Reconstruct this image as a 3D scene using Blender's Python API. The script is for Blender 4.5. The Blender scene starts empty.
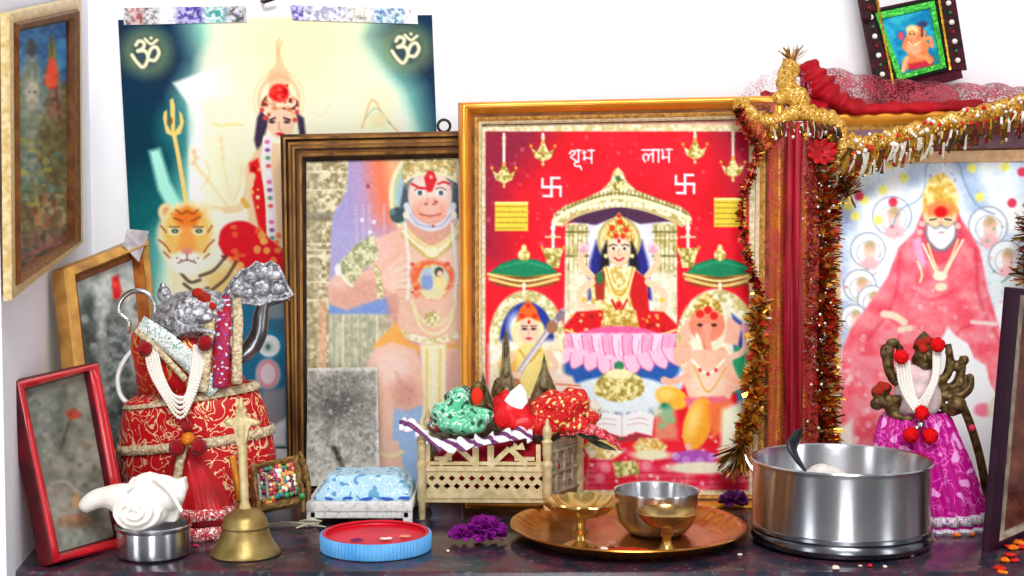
import bpy, bmesh, math, random
import numpy as np
from mathutils import Vector, Matrix

SC = bpy.context.scene
COL = SC.collection
RND = random.Random(7)
NR = np.random.default_rng(11)
R = math.radians

# ------------------------------------------------------------------ camera
FPX, CAM_H, PITCH = 1400.0, 0.33, R(3.1)
_f = np.array([0, math.cos(PITCH), -math.sin(PITCH)])
_u = np.array([0, math.sin(PITCH), math.cos(PITCH)])
_r = np.array([1.0, 0, 0])
CAM = np.array([0, 0, CAM_H])

def ray(px, py):
    return _r * ((px - 512) / FPX) - _u * ((py - 288) / FPX) + _f

def P(px, py, Y):
    d = ray(px, py)
    return CAM + d * (Y / d[1])

def G(px, py, z=0.0):
    d = ray(px, py)
    return CAM + d * ((z - CAM_H) / d[2])

class Plane:
    def __init__(self, a, b, c):
        a, b, c = map(np.asarray, (a, b, c))
        n = np.cross(b - a, c - a); n = n / np.linalg.norm(n)
        if np.dot(n, CAM - a) < 0: n = -n
        self.n, self.o = n, a
    def at(self, px, py, h=0.0):
        d = ray(px, py)
        t = np.dot(self.o + self.n * h - CAM, self.n) / np.dot(d, self.n)
        return CAM + d * t

def lean_plane(y0, k, skew=0.0):
    return Plane((0, y0, 0), (1, y0 + skew, 0), (0, y0 + k, 1))

def proj(p):
    q = p - CAM
    d = q @ _f
    return 512 + FPX * (q @ _r) / d, 288 - FPX * (q @ _u) / d

cam_d = bpy.data.cameras.new('camera')
cam_o = bpy.data.objects.new('camera', cam_d)
COL.objects.link(cam_o)
cam_o.location = CAM
cam_o.rotation_euler = (math.pi / 2 - PITCH, 0, 0)
cam_d.sensor_width = 36.0
cam_d.lens = 36.0 * FPX / 1024
cam_d.clip_start = 0.01
SC.camera = cam_o

# ------------------------------------------------------------------ colour
def s2l(c):
    c = np.asarray(c, float)
    return np.where(c <= 0.04045, c / 12.92, ((c + 0.055) / 1.055) ** 2.4)

def hx(h):
    if not isinstance(h, str): return np.asarray(h, float)
    h = h.lstrip('#')
    return np.array([int(h[i:i + 2], 16) / 255 for i in (0, 2, 4)])

def lin(h):
    return tuple(float(x) for x in s2l(hx(h))) + (1.0,)

# ------------------------------------------------------------------ materials
def new_mat(name):
    m = bpy.data.materials.new(name); m.use_nodes = True
    nt = m.node_tree
    return m, nt, nt.nodes['Principled BSDF']

def mat(name, col, rough=0.5, metal=0.0, col2=None, scale=40.0, bump=0.0, bscale=None, coat=0.0, alpha=1.0, sheen=0.0,
        lo=0.35, hi=0.65, spec=None, detail=3.0, stretch=(1, 1, 1), emit=None, trans=0.0):
    m, nt, b = new_mat(name)
    b.inputs['Base Color'].default_value = lin(col)
    b.inputs['Roughness'].default_value = rough
    b.inputs['Metallic'].default_value = metal
    b.inputs['Coat Weight'].default_value = coat
    b.inputs['Alpha'].default_value = alpha
    b.inputs['Sheen Weight'].default_value = sheen * 0.3
    if spec is None: spec = 0.15 if rough >= 0.5 else (0.25 if rough >= 0.34 else 0.45)
    b.inputs['Specular IOR Level'].default_value = spec
    if trans: b.inputs['Transmission Weight'].default_value = trans
    L = nt.links.new
    if col2 is not None or bump:
        tc = nt.nodes.new('ShaderNodeTexCoord')
        mp = nt.nodes.new('ShaderNodeMapping'); mp.inputs['Scale'].default_value = stretch
        L(tc.outputs['Object'], mp.inputs['Vector'])
        no = nt.nodes.new('ShaderNodeTexNoise'); no.inputs['Scale'].default_value = scale
        no.inputs['Detail'].default_value = detail
        L(mp.outputs[0], no.inputs['Vector'])
        if col2 is not None:
            cr = nt.nodes.new('ShaderNodeValToRGB')
            cr.color_ramp.elements[0].position = lo; cr.color_ramp.elements[0].color = lin(col)
            cr.color_ramp.elements[1].position = hi; cr.color_ramp.elements[1].color = lin(col2)
            L(no.outputs['Fac'], cr.inputs['Fac']); L(cr.outputs['Color'], b.inputs['Base Color'])
        if bump:
            if bscale:
                n2 = nt.nodes.new('ShaderNodeTexNoise'); n2.inputs['Scale'].default_value = bscale
                n2.inputs['Detail'].default_value = detail
                L(mp.outputs[0], n2.inputs['Vector'])
            else: n2 = no
            bp = nt.nodes.new('ShaderNodeBump'); bp.inputs['Strength'].default_value = bump
            bp.inputs['Distance'].default_value = 0.004
            L(n2.outputs['Fac'], bp.inputs['Height']); L(bp.outputs['Normal'], b.inputs['Normal'])
    return m

def mat_spun(name, col, rough=0.3, aniso=0.85, col2=None):
    """lathe-spun metal: rings round the axis stretch highlights along it"""
    m = mat(name, col, rough, 1.0, col2, 25, 0.0)
    nt = m.node_tree; b = nt.nodes['Principled BSDF']
    t = nt.nodes.new('ShaderNodeTangent'); t.direction_type = 'RADIAL'; t.axis = 'Z'
    b.inputs['Anisotropic'].default_value = aniso
    b.inputs['Anisotropic Rotation'].default_value = 0.25
    nt.links.new(t.outputs[0], b.inputs['Tangent'])
    return m

def mat_art(name, rough=0.5, coat=0.0):
    m, nt, b = new_mat(name)
    a = nt.nodes.new('ShaderNodeAttribute'); a.attribute_name = 'art'
    nt.links.new(a.outputs['Color'], b.inputs['Base Color'])
    b.inputs['Roughness'].default_value = rough
    b.inputs['Specular IOR Level'].default_value = 0.12
    b.inputs['Coat Weight'].default_value = coat
    return m

def mat_pane(name, tint=(1, 1, 1, 1), rough=0.02):
    m = bpy.data.materials.new(name); m.use_nodes = True
    nt = m.node_tree; nt.nodes.clear(); L = nt.links.new
    out = nt.nodes.new('ShaderNodeOutputMaterial'); mx = nt.nodes.new('ShaderNodeMixShader')
    t = nt.nodes.new('ShaderNodeBsdfTransparent'); t.inputs['Color'].default_value = tint
    g = nt.nodes.new('ShaderNodeBsdfGlossy'); g.inputs['Roughness'].default_value = rough
    fr = nt.nodes.new('ShaderNodeFresnel'); ge = nt.nodes.new('ShaderNodeNewGeometry')
    io = nt.nodes.new('ShaderNodeMapRange'); io.inputs[3].default_value = 1.18; io.inputs[4].default_value = 1 / 1.18
    L(ge.outputs['Backfacing'], io.inputs[0]); L(io.outputs[0], fr.inputs['IOR'])
    L(fr.outputs[0], mx.inputs['Fac']); L(t.outputs[0], mx.inputs[1]); L(g.outputs[0], mx.inputs[2])
    L(mx.outputs[0], out.inputs['Surface'])
    return m

def mat_net(name, col, cover=0.5, scale=260.0, col2=None):
    """woven see-through fabric: threads opaque, gaps clear"""
    m, nt, b = new_mat(name); L = nt.links.new
    b.inputs['Base Color'].default_value = lin(col); b.inputs['Roughness'].default_value = 0.55
    b.inputs['Sheen Weight'].default_value = 0.3
    tc = nt.nodes.new('ShaderNodeTexCoord')
    no = nt.nodes.new('ShaderNodeTexNoise'); no.inputs['Scale'].default_value = scale; no.inputs['Detail'].default_value = 1.0
    L(tc.outputs['Object'], no.inputs['Vector'])
    n2 = nt.nodes.new('ShaderNodeTexNoise'); n2.inputs['Scale'].default_value = scale / 9
    L(tc.outputs['Object'], n2.inputs['Vector'])
    ad = nt.nodes.new('ShaderNodeMath'); ad.operation = 'MULTIPLY_ADD'; ad.inputs[1].default_value = 0.7
    L(n2.outputs['Fac'], ad.inputs[0]); L(no.outputs['Fac'], ad.inputs[2])
    cr = nt.nodes.new('ShaderNodeMapRange')
    c = 0.85 + (0.5 - cover) * 0.5
    cr.inputs[1].default_value = c - 0.08; cr.inputs[2].default_value = c + 0.08
    cr.inputs[3].default_value = max(0.0, cover - 0.35); cr.inputs[4].default_value = min(1.0, cover + 0.35)
    L(ad.outputs[0], cr.inputs[0]); L(cr.outputs[0], b.inputs['Alpha'])
    return m

def mat_pattern(name, base, fig, fig2=None, scale=60.0, th=0.52, rough=0.45, metal_fig=0.6, sheen=0.2, bump=0.2):
    """brocade: woven figures of a second and third colour on a ground"""
    m, nt, b = new_mat(name); L = nt.links.new
    tc = nt.nodes.new('ShaderNodeTexCoord')
    no = nt.nodes.new('ShaderNodeTexNoise'); no.inputs['Scale'].default_value = scale; no.inputs['Detail'].default_value = 1.0
    no.inputs['Distortion'].default_value = 2.0
    L(tc.outputs['Object'], no.inputs['Vector'])
    # thin contour lines of the noise make scrolls
    sb = nt.nodes.new('ShaderNodeMath'); sb.operation = 'SUBTRACT'; sb.inputs[1].default_value = th
    ab = nt.nodes.new('ShaderNodeMath'); ab.operation = 'ABSOLUTE'
    mr = nt.nodes.new('ShaderNodeMapRange'); mr.inputs[1].default_value = 0.018; mr.inputs[2].default_value = 0.032
    mr.inputs[3].default_value = 1.0; mr.inputs[4].default_value = 0.0
    L(no.outputs['Fac'], sb.inputs[0]); L(sb.outputs[0], ab.inputs[0]); L(ab.outputs[0], mr.inputs[0])
    mx = nt.nodes.new('ShaderNodeMix'); mx.data_type = 'RGBA'
    mx.inputs[6].default_value = lin(base); mx.inputs[7].default_value = lin(fig)
    L(mr.outputs[0], mx.inputs[0])
    last = mx.outputs[2]
    if fig2:
        n2 = nt.nodes.new('ShaderNodeTexNoise'); n2.inputs['Scale'].default_value = scale * 2.1; n2.inputs['Detail'].default_value = 0.0
        L(tc.outputs['Object'], n2.inputs['Vector'])
        m2 = nt.nodes.new('ShaderNodeMapRange'); m2.inputs[1].default_value = 0.64; m2.inputs[2].default_value = 0.68
        L(n2.outputs['Fac'], m2.inputs[0])
        x2 = nt.nodes.new('ShaderNodeMix'); x2.data_type = 'RGBA'; x2.inputs[7].default_value = lin(fig2)
        L(last, x2.inputs[6]); L(m2.outputs[0], x2.inputs[0]); last = x2.outputs[2]
    L(last, b.inputs['Base Color'])
    mm = nt.nodes.new('ShaderNodeMath'); mm.operation = 'MULTIPLY'; mm.inputs[1].default_value = metal_fig
    L(mr.outputs[0], mm.inputs[0]); L(mm.outputs[0], b.inputs['Metallic'])
    b.inputs['Roughness'].default_value = rough; b.inputs['Sheen Weight'].default_value = sheen * 0.3; b.inputs['Specular IOR Level'].default_value = 0.2
    if bump:
        bp = nt.nodes.new('ShaderNodeBump'); bp.inputs['Strength'].default_value = bump; bp.inputs['Distance'].default_value = 0.002
        L(mr.outputs[0], bp.inputs['Height']); L(bp.outputs['Normal'], b.inputs['Normal'])
    return m

# ------------------------------------------------------------------ mesh building
class MB:
    def __init__(self): self.v, self.f, self.m = [], [], []
    def add(self, vs, fs, mi=0):
        o = len(self.v)
        self.v += [tuple(map(float, p)) for p in vs]
        for f in fs: self.f.append([i + o for i in f]); self.m.append(mi)
        return self
    def lathe(self, prof, c=(0, 0, 0), n=48, mi=0, sx=1.0, sy=1.0, wob=None, M=None):
        vs, fs = [], []
        k = len(prof)
        for j in range(n):
            a = 2 * math.pi * j / n
            for i, (r, z) in enumerate(prof):
                rr, zz = (r, z) if wob is None else wob(r, z, a, i / max(1, k - 1))
                p = Vector((rr * math.cos(a) * sx, rr * math.sin(a) * sy, zz))
                if M is not None: p = M @ p
                vs.append((p.x + c[0], p.y + c[1], p.z + c[2]))
        for j in range(n):
            j2 = (j + 1) % n
            for i in range(k - 1):
                fs.append([j * k + i, j2 * k + i, j2 * k + i + 1, j * k + i + 1])
        return self.add(vs, fs, mi)
    def tube(self, pts, r, n=8, mi=0, closed=False, flat=1.0):
        pts = [Vector(p) for p in pts]; K = len(pts)
        rs = r if hasattr(r, '__len__') else [r] * K
        vs, fs = [], []
        nrm = None
        for i, p in enumerate(pts):
            if closed: t = pts[(i + 1) % K] - pts[i - 1]
            else: t = pts[min(i + 1, K - 1)] - pts[max(i - 1, 0)]
            if t.length < 1e-9: t = Vector((0, 0, 1))
            t.normalize()
            if nrm is None:
                nrm = t.orthogonal().normalized()
            nrm = (nrm - t * nrm.dot(t))
            if nrm.length < 1e-6: nrm = t.orthogonal()
            nrm.normalize()
            b = t.cross(nrm)
            for j in range(n):
                a = 2 * math.pi * j / n
                vs.append(p + (nrm * math.cos(a) + b * math.sin(a) * flat) * rs[i])
        for i in range(K if closed else K - 1):
            i2 = (i + 1) % K
            for j in range(n):
                j2 = (j + 1) % n
                fs.append([i * n + j, i * n + j2, i2 * n + j2, i2 * n + j])
        if not closed:
            fs.append(list(range(n))[::-1]); fs.append([(K - 1) * n + j for j in range(n)])
        return self.add(vs, fs, mi)
    def ell(self, c, r, M=None, nu=16, nv=10, mi=0, fn=None):
        if not hasattr(r, '__len__'): r = (r, r, r)
        vs, fs = [], []
        for i in range(nv + 1):
            th = math.pi * i / nv
            for j in range(nu):
                a = 2 * math.pi * j / nu
                d = Vector((math.sin(th) * math.cos(a), math.sin(th) * math.sin(a), math.cos(th)))
                s = 1.0 if fn is None else fn(d)
                p = Vector((d.x * r[0] * s, d.y * r[1] * s, d.z * r[2] * s))
                if M is not None: p = M @ p
                vs.append((p.x + c[0], p.y + c[1], p.z + c[2]))
        for i in range(nv):
            for j in range(nu):
                j2 = (j + 1) % nu
                fs.append([i * nu + j, (i + 1) * nu + j, (i + 1) * nu + j2, i * nu + j2])
        return self.add(vs, fs, mi)
    def box(self, c, s, M=None, bev=0.0, mi=0):
        bm = bmesh.new(); bmesh.ops.create_cube(bm, size=1.0)
        for v in bm.verts: v.co = Vector((v.co.x * s[0], v.co.y * s[1], v.co.z * s[2]))
        if bev: bmesh.ops.bevel(bm, geom=bm.edges[:], offset=bev, segments=2, affect='EDGES', profile=0.6)
        bm.verts.index_update()
        vs = [(M @ v.co if M is not None else v.co) + Vector(c) for v in bm.verts]
        fs = [[v.index for v in f.verts] for f in bm.faces]
        bm.free()
        return self.add(vs, fs, mi)
    def prism(self, front, n, t, mi=0):
        """closed outline `front` (3D) extruded by t against direction n"""
        k = len(front); n = np.asarray(n)
        a = [np.asarray(p) for p in front]; b = [p - n * t for p in a]
        fs = [list(range(k)), list(range(2 * k - 1, k - 1, -1))]
        fs += [[i, i + k, (i + 1) % k + k, (i + 1) % k] for i in range(k)]
        return self.add(a + b, fs, mi)
    def sheet(self, g, mi=0, wrap=False):
        g = np.asarray(g); a, b = g.shape[:2]
        fs = [[i * b + j, i * b + j + 1, (i + 1) * b + j + 1, (i + 1) * b + j] for i in range(a - 1) for j in range(b - 1)]
        return self.add(g.reshape(-1, 3), fs, mi)
    def build(self, name, mats, parent=None, smooth=40, mods=()):
        if not isinstance(mats, (list, tuple)): mats = [mats]
        me = bpy.data.meshes.new(name)
        off = parent_origin(parent)
        me.from_pydata([(x - off[0], y - off[1], z - off[2]) for x, y, z in self.v], [], self.f)
        for m in mats: me.materials.append(m)
        me.polygons.foreach_set('material_index', self.m)
        bm = bmesh.new(); bm.from_mesh(me); bmesh.ops.recalc_face_normals(bm, faces=bm.faces); bm.to_mesh(me); bm.free()
        if smooth:
            me.polygons.foreach_set('use_smooth', [True] * len(me.polygons))
            me.set_sharp_from_angle(angle=R(smooth))
        me.update()
        o = bpy.data.objects.new(name, me); COL.objects.link(o)
        if parent is not None: o.parent = parent
        for md in mods:
            k = o.modifiers.new(md[0].lower(), md[0])
            for a, v in md[1].items(): setattr(k, a, v)
        return o

def parent_origin(p):
    o = Vector((0, 0, 0))
    while p is not None:
        o += Vector(p.location); p = p.parent
    return o

def tag(o, label=None, cat=None, group=None, kind=None):
    if label: o['label'] = label
    if cat: o['category'] = cat
    if group: o['group'] = group
    if kind: o['kind'] = kind
    return o

def thing(name, label, cat, loc, group=None):
    o = bpy.data.objects.new(name, None); COL.objects.link(o)
    o.location = tuple(float(x) for x in loc); o.empty_display_size = 0.02
    return tag(o, label, cat, group)

def single(name, mb, mats, label, cat, loc, group=None, smooth=40, mods=()):
    """a thing that is one mesh: its origin at loc"""
    mb.v = [(x - loc[0], y - loc[1], z - loc[2]) for x, y, z in mb.v]
    o = mb.build(name, mats, None, smooth, mods)
    o.location = tuple(float(x) for x in loc)
    return tag(o, label, cat, group)

def cat_rom(pts, n=8):
    pts = [np.asarray(p, float) for p in pts]
    if len(pts) < 3: return [pts[0] + (pts[-1] - pts[0]) * i / n for i in range(n + 1)]
    q = [2 * pts[0] - pts[1]] + pts + [2 * pts[-1] - pts[-2]]
    out = []
    for i in range(1, len(q) - 2):
        p0, p1, p2, p3 = q[i - 1:i + 3]
        for j in range(n):
            t = j / n
            out.append(0.5 * (2 * p1 + (p2 - p0) * t + (2 * p0 - 5 * p1 + 4 * p2 - p3) * t * t + (3 * p1 - p0 - 3 * p2 + p3) * t ** 3))
    out.append(pts[-1])
    return out

def lerp(a, b, t): return np.asarray(a) + (np.asarray(b) - np.asarray(a)) * t

REM = lambda v=0.0018: ('REMESH', dict(mode='VOXEL', voxel_size=v, use_smooth_shade=True))
SMO = lambda n=6, f=0.5: ('SMOOTH', dict(iterations=n, factor=f))
SOL = lambda t=0.001: ('SOLIDIFY', dict(thickness=t, offset=0.0))

# ------------------------------------------------------------------ printed pictures: a fine grid of coloured points
class Art:
    """paint surface; shapes are laid out in image pixels, projected through the camera onto the print"""
    def __init__(self, c4, step=1.0):
        c4 = [np.asarray(c) for c in c4]; self.c4 = c4
        a = np.array(proj(np.array(c4))).T
        nx = max(8, int(max(np.linalg.norm(a[1] - a[0]), np.linalg.norm(a[2] - a[3])) / step))
        ny = max(8, int(max(np.linalg.norm(a[3] - a[0]), np.linalg.norm(a[2] - a[1])) / step))
        s, t = np.meshgrid(np.linspace(0, 1, nx), np.linspace(0, 1, ny))
        s = s[..., None]; t = t[..., None]
        self.pts = (c4[0] * (1 - s) + c4[1] * s) * (1 - t) + (c4[3] * (1 - s) + c4[2] * s) * t
        self.X, self.Y = proj(self.pts)  # image pixel coordinates of each grid point as the camera sees it
        self.c = np.ones((ny, nx, 3)) * 0.8
    def win(self, x0, y0, x1, y1):
        k = (self.X >= x0) & (self.X <= x1) & (self.Y >= y0) & (self.Y <= y1)
        r = np.where(k.any(1))[0]; c = np.where(k.any(0))[0]
        if len(r) == 0: return None
        return slice(r[0], r[-1] + 1), slice(c[0], c[-1] + 1)
    def put(self, w, a, col, alpha=1.0):
        if callable(col): col = col(self.X[w], self.Y[w])
        else: col = hx(col)
        a = (np.clip(a, 0, 1) * alpha)[..., None]
        self.c[w] = self.c[w] * (1 - a) + col * a
    def fill(self, col): self.put((slice(None), slice(None)), np.ones_like(self.X), col); return self
    def ell(self, cx, cy, rx, ry, col, rot=0, soft=0.8, alpha=1.0, ring=None):
        m = max(rx, ry) + soft * 2 + 2
        w = self.win(cx - m, cy - m, cx + m, cy + m)
        if w is None: return self
        x, y = self.X[w] - cx, self.Y[w] - cy
        if rot:
            c, s = math.cos(R(rot)), math.sin(R(rot)); x, y = x * c + y * s, -x * s + y * c
        q = np.sqrt((x / rx) ** 2 + (y / ry) ** 2)
        d = (q - 1) * min(rx, ry)
        if ring: d = np.abs(d) - ring / 2
        self.put(w, 0.5 - d / (2 * soft), col, alpha); return self
    def sdf(self, w, pts):
        x, y = self.X[w], self.Y[w]
        d = np.full(x.shape, 1e9); ins = np.zeros(x.shape, bool)
        n = len(pts)
        for i in range(n):
            ax, ay = pts[i]; bx, by = pts[(i + 1) % n]
            ex, ey = bx - ax, by - ay
            l2 = ex * ex + ey * ey + 1e-9
            t = np.clip(((x - ax) * ex + (y - ay) * ey) / l2, 0, 1)
            d = np.minimum(d, (x - ax - t * ex) ** 2 + (y - ay - t * ey) ** 2)
            if ey != 0:
                k = ((ay > y) != (by > y)) & (x < ex * (y - ay) / ey + ax)
                ins ^= k
        d = np.sqrt(d)
        return np.where(ins, -d, d)
    def poly(self, pts, col, soft=0.8, alpha=1.0, smooth=False):
        if smooth:
            q = cat_rom([np.array(p) for p in pts] + [np.array(pts[0])], 5)
            pts = [tuple(p) for p in q[:-1]]
        xs = [p[0] for p in pts]; ys = [p[1] for p in pts]; m = soft * 2 + 2
        w = self.win(min(xs) - m, min(ys) - m, max(xs) + m, max(ys) + m)
        if w is None: return self
        self.put(w, 0.5 - self.sdf(w, pts) / (2 * soft), col, alpha); return self
    def line(self, pts, wd, col, soft=0.7, alpha=1.0, smooth=True):
        if smooth and len(pts) > 2: pts = [tuple(p) for p in cat_rom([np.array(p) for p in pts], 5)]
        xs = [p[0] for p in pts]; ys = [p[1] for p in pts]; m = wd + soft * 2 + 2
        w = self.win(min(xs) - m, min(ys) - m, max(xs) + m, max(ys) + m)
        if w is None: return self
        x, y = self.X[w], self.Y[w]; d = np.full(x.shape, 1e9)
        for (ax, ay), (bx, by) in zip(pts[:-1], pts[1:]):
            ex, ey = bx - ax, by - ay
            t = np.clip(((x - ax) * ex + (y - ay) * ey) / (ex * ex + ey * ey + 1e-9), 0, 1)
            d = np.minimum(d, (x - ax - t * ex) ** 2 + (y - ay - t * ey) ** 2)
        self.put(w, 0.5 - (np.sqrt(d) - wd / 2) / (2 * soft), col, alpha); return self
    def dots(self, pts, r, col, alpha=1.0, soft=0.8):
        for x, y in pts: self.ell(x, y, r, r, col, alpha=alpha, soft=soft)
        return self
    def scatter(self, box, n, r, cols, seed=1, alpha=0.9):
        g = random.Random(seed)
        for _ in range(n):
            rr = r * g.uniform(0.6, 1.4)
            self.ell(g.uniform(box[0], box[2]), g.uniform(box[1], box[3]), rr, rr * g.uniform(0.6, 1.3), g.choice(cols), alpha=alpha)
        return self
    def grain(self, amp, scale=3.0, seed=3):
        self.c = np.clip(self.c + (vnoise(self.X, self.Y, scale, seed)[..., None] - 0.5) * amp, 0, 1); return self
    def sheet(self, name, material, parent, gain=0.86, contrast=1.16):
        ny, nx = self.X.shape
        me = bpy.data.meshes.new(name)
        off = parent_origin(parent)
        v = (self.pts.reshape(-1, 3) - np.array(off)).astype(np.float32)
        i = np.arange(ny * nx).reshape(ny, nx)
        f = np.stack([i[:-1, :-1], i[1:, :-1], i[1:, 1:], i[:-1, 1:]], -1).reshape(-1, 4)
        me.vertices.add(len(v)); me.vertices.foreach_set('co', v.ravel())
        me.loops.add(f.size); me.loops.foreach_set('vertex_index', f.ravel().astype(np.int32))
        me.polygons.add(len(f)); me.polygons.foreach_set('loop_start', (np.arange(len(f)) * 4).astype(np.int32))
        me.update(calc_edges=True)
        at = me.color_attributes.new('art', 'FLOAT_COLOR', 'POINT')
        c = s2l(np.clip(0.52 + (self.c - 0.52) * contrast, 0, 1)).reshape(-1, 3) * gain
        at.data.foreach_set('color', np.concatenate([c, np.ones((len(c), 1))], 1).astype(np.float32).ravel())
        me.materials.append(material)
        o = bpy.data.objects.new(name, me); COL.objects.link(o); o.parent = parent
        return o

def vnoise(x, y, scale, seed=0):
    g = np.random.default_rng(seed).random((64, 64))
    u, v = np.asarray(x) / scale, np.asarray(y) / scale
    i, j = np.floor(u).astype(int), np.floor(v).astype(int)
    a, b = u - i, v - j
    a = a * a * (3 - 2 * a); b = b * b * (3 - 2 * b)
    i0, i1, j0, j1 = i % 64, (i + 1) % 64, j % 64, (j + 1) % 64
    return (g[j0, i0] * (1 - a) + g[j0, i1] * a) * (1 - b) + (g[j1, i0] * (1 - a) + g[j1, i1] * a) * b

def mottle(c1, c2, scale, seed=0, lo=0.3, hi=0.7, c3=None):
    c1, c2 = hx(c1), hx(c2)
    def f(x, y):
        n = 0.65 * vnoise(x, y, scale, seed) + 0.35 * vnoise(x, y, scale * 0.45, seed + 9)
        t = np.clip((n - lo) / (hi - lo), 0, 1)[..., None]
        o = c1 * (1 - t) + c2 * t
        if c3 is not None:
            k = (vnoise(x, y, scale * 0.7, seed + 21) > 0.72)[..., None]
            o = np.where(k, hx(c3), o)
        return o
    return f

def gradx(x0, c0, x1, c1):
    c0, c1 = hx(c0), hx(c1)
    return lambda x, y: c0 + (c1 - c0) * np.clip((x - x0) / (x1 - x0), 0, 1)[..., None]
def grady(y0, c0, y1, c1):
    c0, c1 = hx(c0), hx(c1)
    return lambda x, y: c0 + (c1 - c0) * np.clip((y - y0) / (y1 - y0), 0, 1)[..., None]

# picture frame: moulding swept round the four corners with mitres
def moulding(outer, inner, n, prof, t):
    """prof: (s from outer 0 to inner 1, height, material index of the band that follows)"""
    mb = MB(); n = np.asarray(n)
    rings = [([np.asarray(o) - n * t for o in outer], prof[0][2])]
    for s, h, mi in prof:
        rings.append(([lerp(o, i, s) + n * h for o, i in zip(outer, inner)], mi))
    rings.append(([np.asarray(i) - n * t for i in inner], 0))
    vs, fs, ms = [], [], []
    SEG = 12
    def ring(r):
        out = []
        for k in range(4):
            for j in range(SEG): out.append(lerp(r[k], r[(k + 1) % 4], j / SEG))
        return out
    K = 4 * SEG
    for r, _ in rings: vs += ring(r)
    for q in range(len(rings)):
        q2 = (q + 1) % len(rings)
        for k in range(K):
            fs.append([q * K + k, q * K + (k + 1) % K, q2 * K + (k + 1) % K, q2 * K + k]); ms.append(rings[q][1])
    o = len(mb.v)
    mb.add(vs, fs); mb.m = ms
    return mb
# ------------------------------------------------------------------ light
SC.view_settings.view_transform = 'Standard'
try: SC.view_settings.look = 'None'
except TypeError: pass
SC.view_settings.gamma = 1.0
SC.view_settings.use_curve_mapping = False
SC.view_settings.exposure = 0.0

wd = bpy.data.worlds.new('room_light'); SC.world = wd; wd.use_nodes = True
nt = wd.node_tree; L = nt.links.new
bg = nt.nodes['Background']
tc = nt.nodes.new('ShaderNodeTexCoord'); sx = nt.nodes.new('ShaderNodeSeparateXYZ')
L(tc.outputs['Generated'], sx.inputs[0])
cr = nt.nodes.new('ShaderNodeValToRGB'); e = cr.color_ramp.elements
mr = nt.nodes.new('ShaderNodeMapRange'); mr.inputs[1].default_value = -1; mr.inputs[2].default_value = 1
L(sx.outputs['Z'], mr.inputs[0]); L(mr.outputs[0], cr.inputs[0])
e[0].position = 0.30; e[0].color = (0.36, 0.35, 0.35, 1)
e[1].position = 0.62; e[1].color = (0.62, 0.62, 0.64, 1)
L(cr.outputs[0], bg.inputs[0]); bg.inputs[1].default_value = 0.50

def area(name, loc, aim, sx_, sy_, watts, col=(1, 1, 1)):
    l = bpy.data.lights.new(name, 'AREA'); l.shape = 'RECTANGLE'; l.size = sx_; l.size_y = sy_; l.energy = watts; l.color = col
    o = bpy.data.objects.new(name, l); COL.objects.link(o); o.location = loc
    d = Vector(aim) - Vector(loc); o.rotation_euler = d.to_track_quat('-Z', 'Y').to_euler()
    return o
area('overhead_key', (0.15, -0.1, 1.85), (0.05, 1.6, 0.1), 0.9, 0.5, 24)  # unseen overhead area light aimed at the frames
area('high_key_panel', (0.1, -1.6, 2.65), (0.05, 1.6, 0.2), 1.6, 0.9, 60, (1, 0.99, 0.97))  # added key panel, unseen, set high to stay out of the glass
area('low_streak_panel', (0.05, -1.2, -0.35), (0.15, 1.5, 0.1), 0.55, 1.35, 18)  # added low panel: bright streak on the steel pot and frontal fill
area('left_streak_panel', (-1.7, -0.2, 0.2), (-0.1, 1.5, 0.1), 0.45, 1.6, 11, (0.95, 0.97, 1))  # added panel for the left streak on the steel pot
area('right_streak_panel', (1.9, -0.1, 0.5), (0.2, 1.5, 0.1), 0.4, 1.3, 10)  # added panel for the right streak on the steel pot

# ------------------------------------------------------------------ setting
M_wall = mat('whitewashed_plaster', '#f4f3f6', 0.8, col2='#fbfafc', scale=6, bump=0.12, bscale=50)
M_wallL = mat('whitewashed_plaster_cool', '#eeeff6', 0.8, col2='#f6f5fa', scale=7, bump=0.25, bscale=30)
M_stone, nt, b = new_mat('polished_dark_stone')
L = nt.links.new
tc = nt.nodes.new('ShaderNodeTexCoord')
n1 = nt.nodes.new('ShaderNodeTexNoise'); n1.inputs['Scale'].default_value = 42; n1.inputs['Detail'].default_value = 4
n2 = nt.nodes.new('ShaderNodeTexNoise'); n2.inputs['Scale'].default_value = 130; n2.inputs['Detail'].default_value = 2
for n in (n1, n2): L(tc.outputs['Object'], n.inputs['Vector'])
cr = nt.nodes.new('ShaderNodeValToRGB'); el = cr.color_ramp.elements
el[0].position = 0.36; el[0].color = lin('#1d2030')
el[1].position = 0.66; el[1].color = lin('#3c3a40')
x = el.new(0.47); x.color = lin('#2a2a34')
x = el.new(0.55); x.color = lin('#4c2030')
L(n1.outputs['Fac'], cr.inputs[0]); 
mx = nt.nodes.new('ShaderNodeMix'); mx.data_type = 'RGBA'; mx.inputs[7].default_value = lin('#7b7680')
mr = nt.nodes.new('ShaderNodeMapRange'); mr.inputs[1].default_value = 0.6; mr.inputs[2].default_value = 0.72; mr.inputs[4].default_value = 0.35
L(n2.outputs['Fac'], mr.inputs[0]); L(mr.outputs[0], mx.inputs[0]); L(cr.outputs[0], mx.inputs[6])
L(mx.outputs[2], b.inputs['Base Color']); b.inputs['Roughness'].default_value = 0.22
bp = nt.nodes.new('ShaderNodeBump'); bp.inputs['Strength'].default_value = 0.15; bp.inputs['Distance'].default_value = 0.002
L(n1.outputs['Fac'], bp.inputs['Height']); L(bp.outputs['Normal'], b.inputs['Normal'])
M_edge = mat('dark_stone_edge', '#23333a', 0.5, col2='#3a4448', scale=30)

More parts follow.
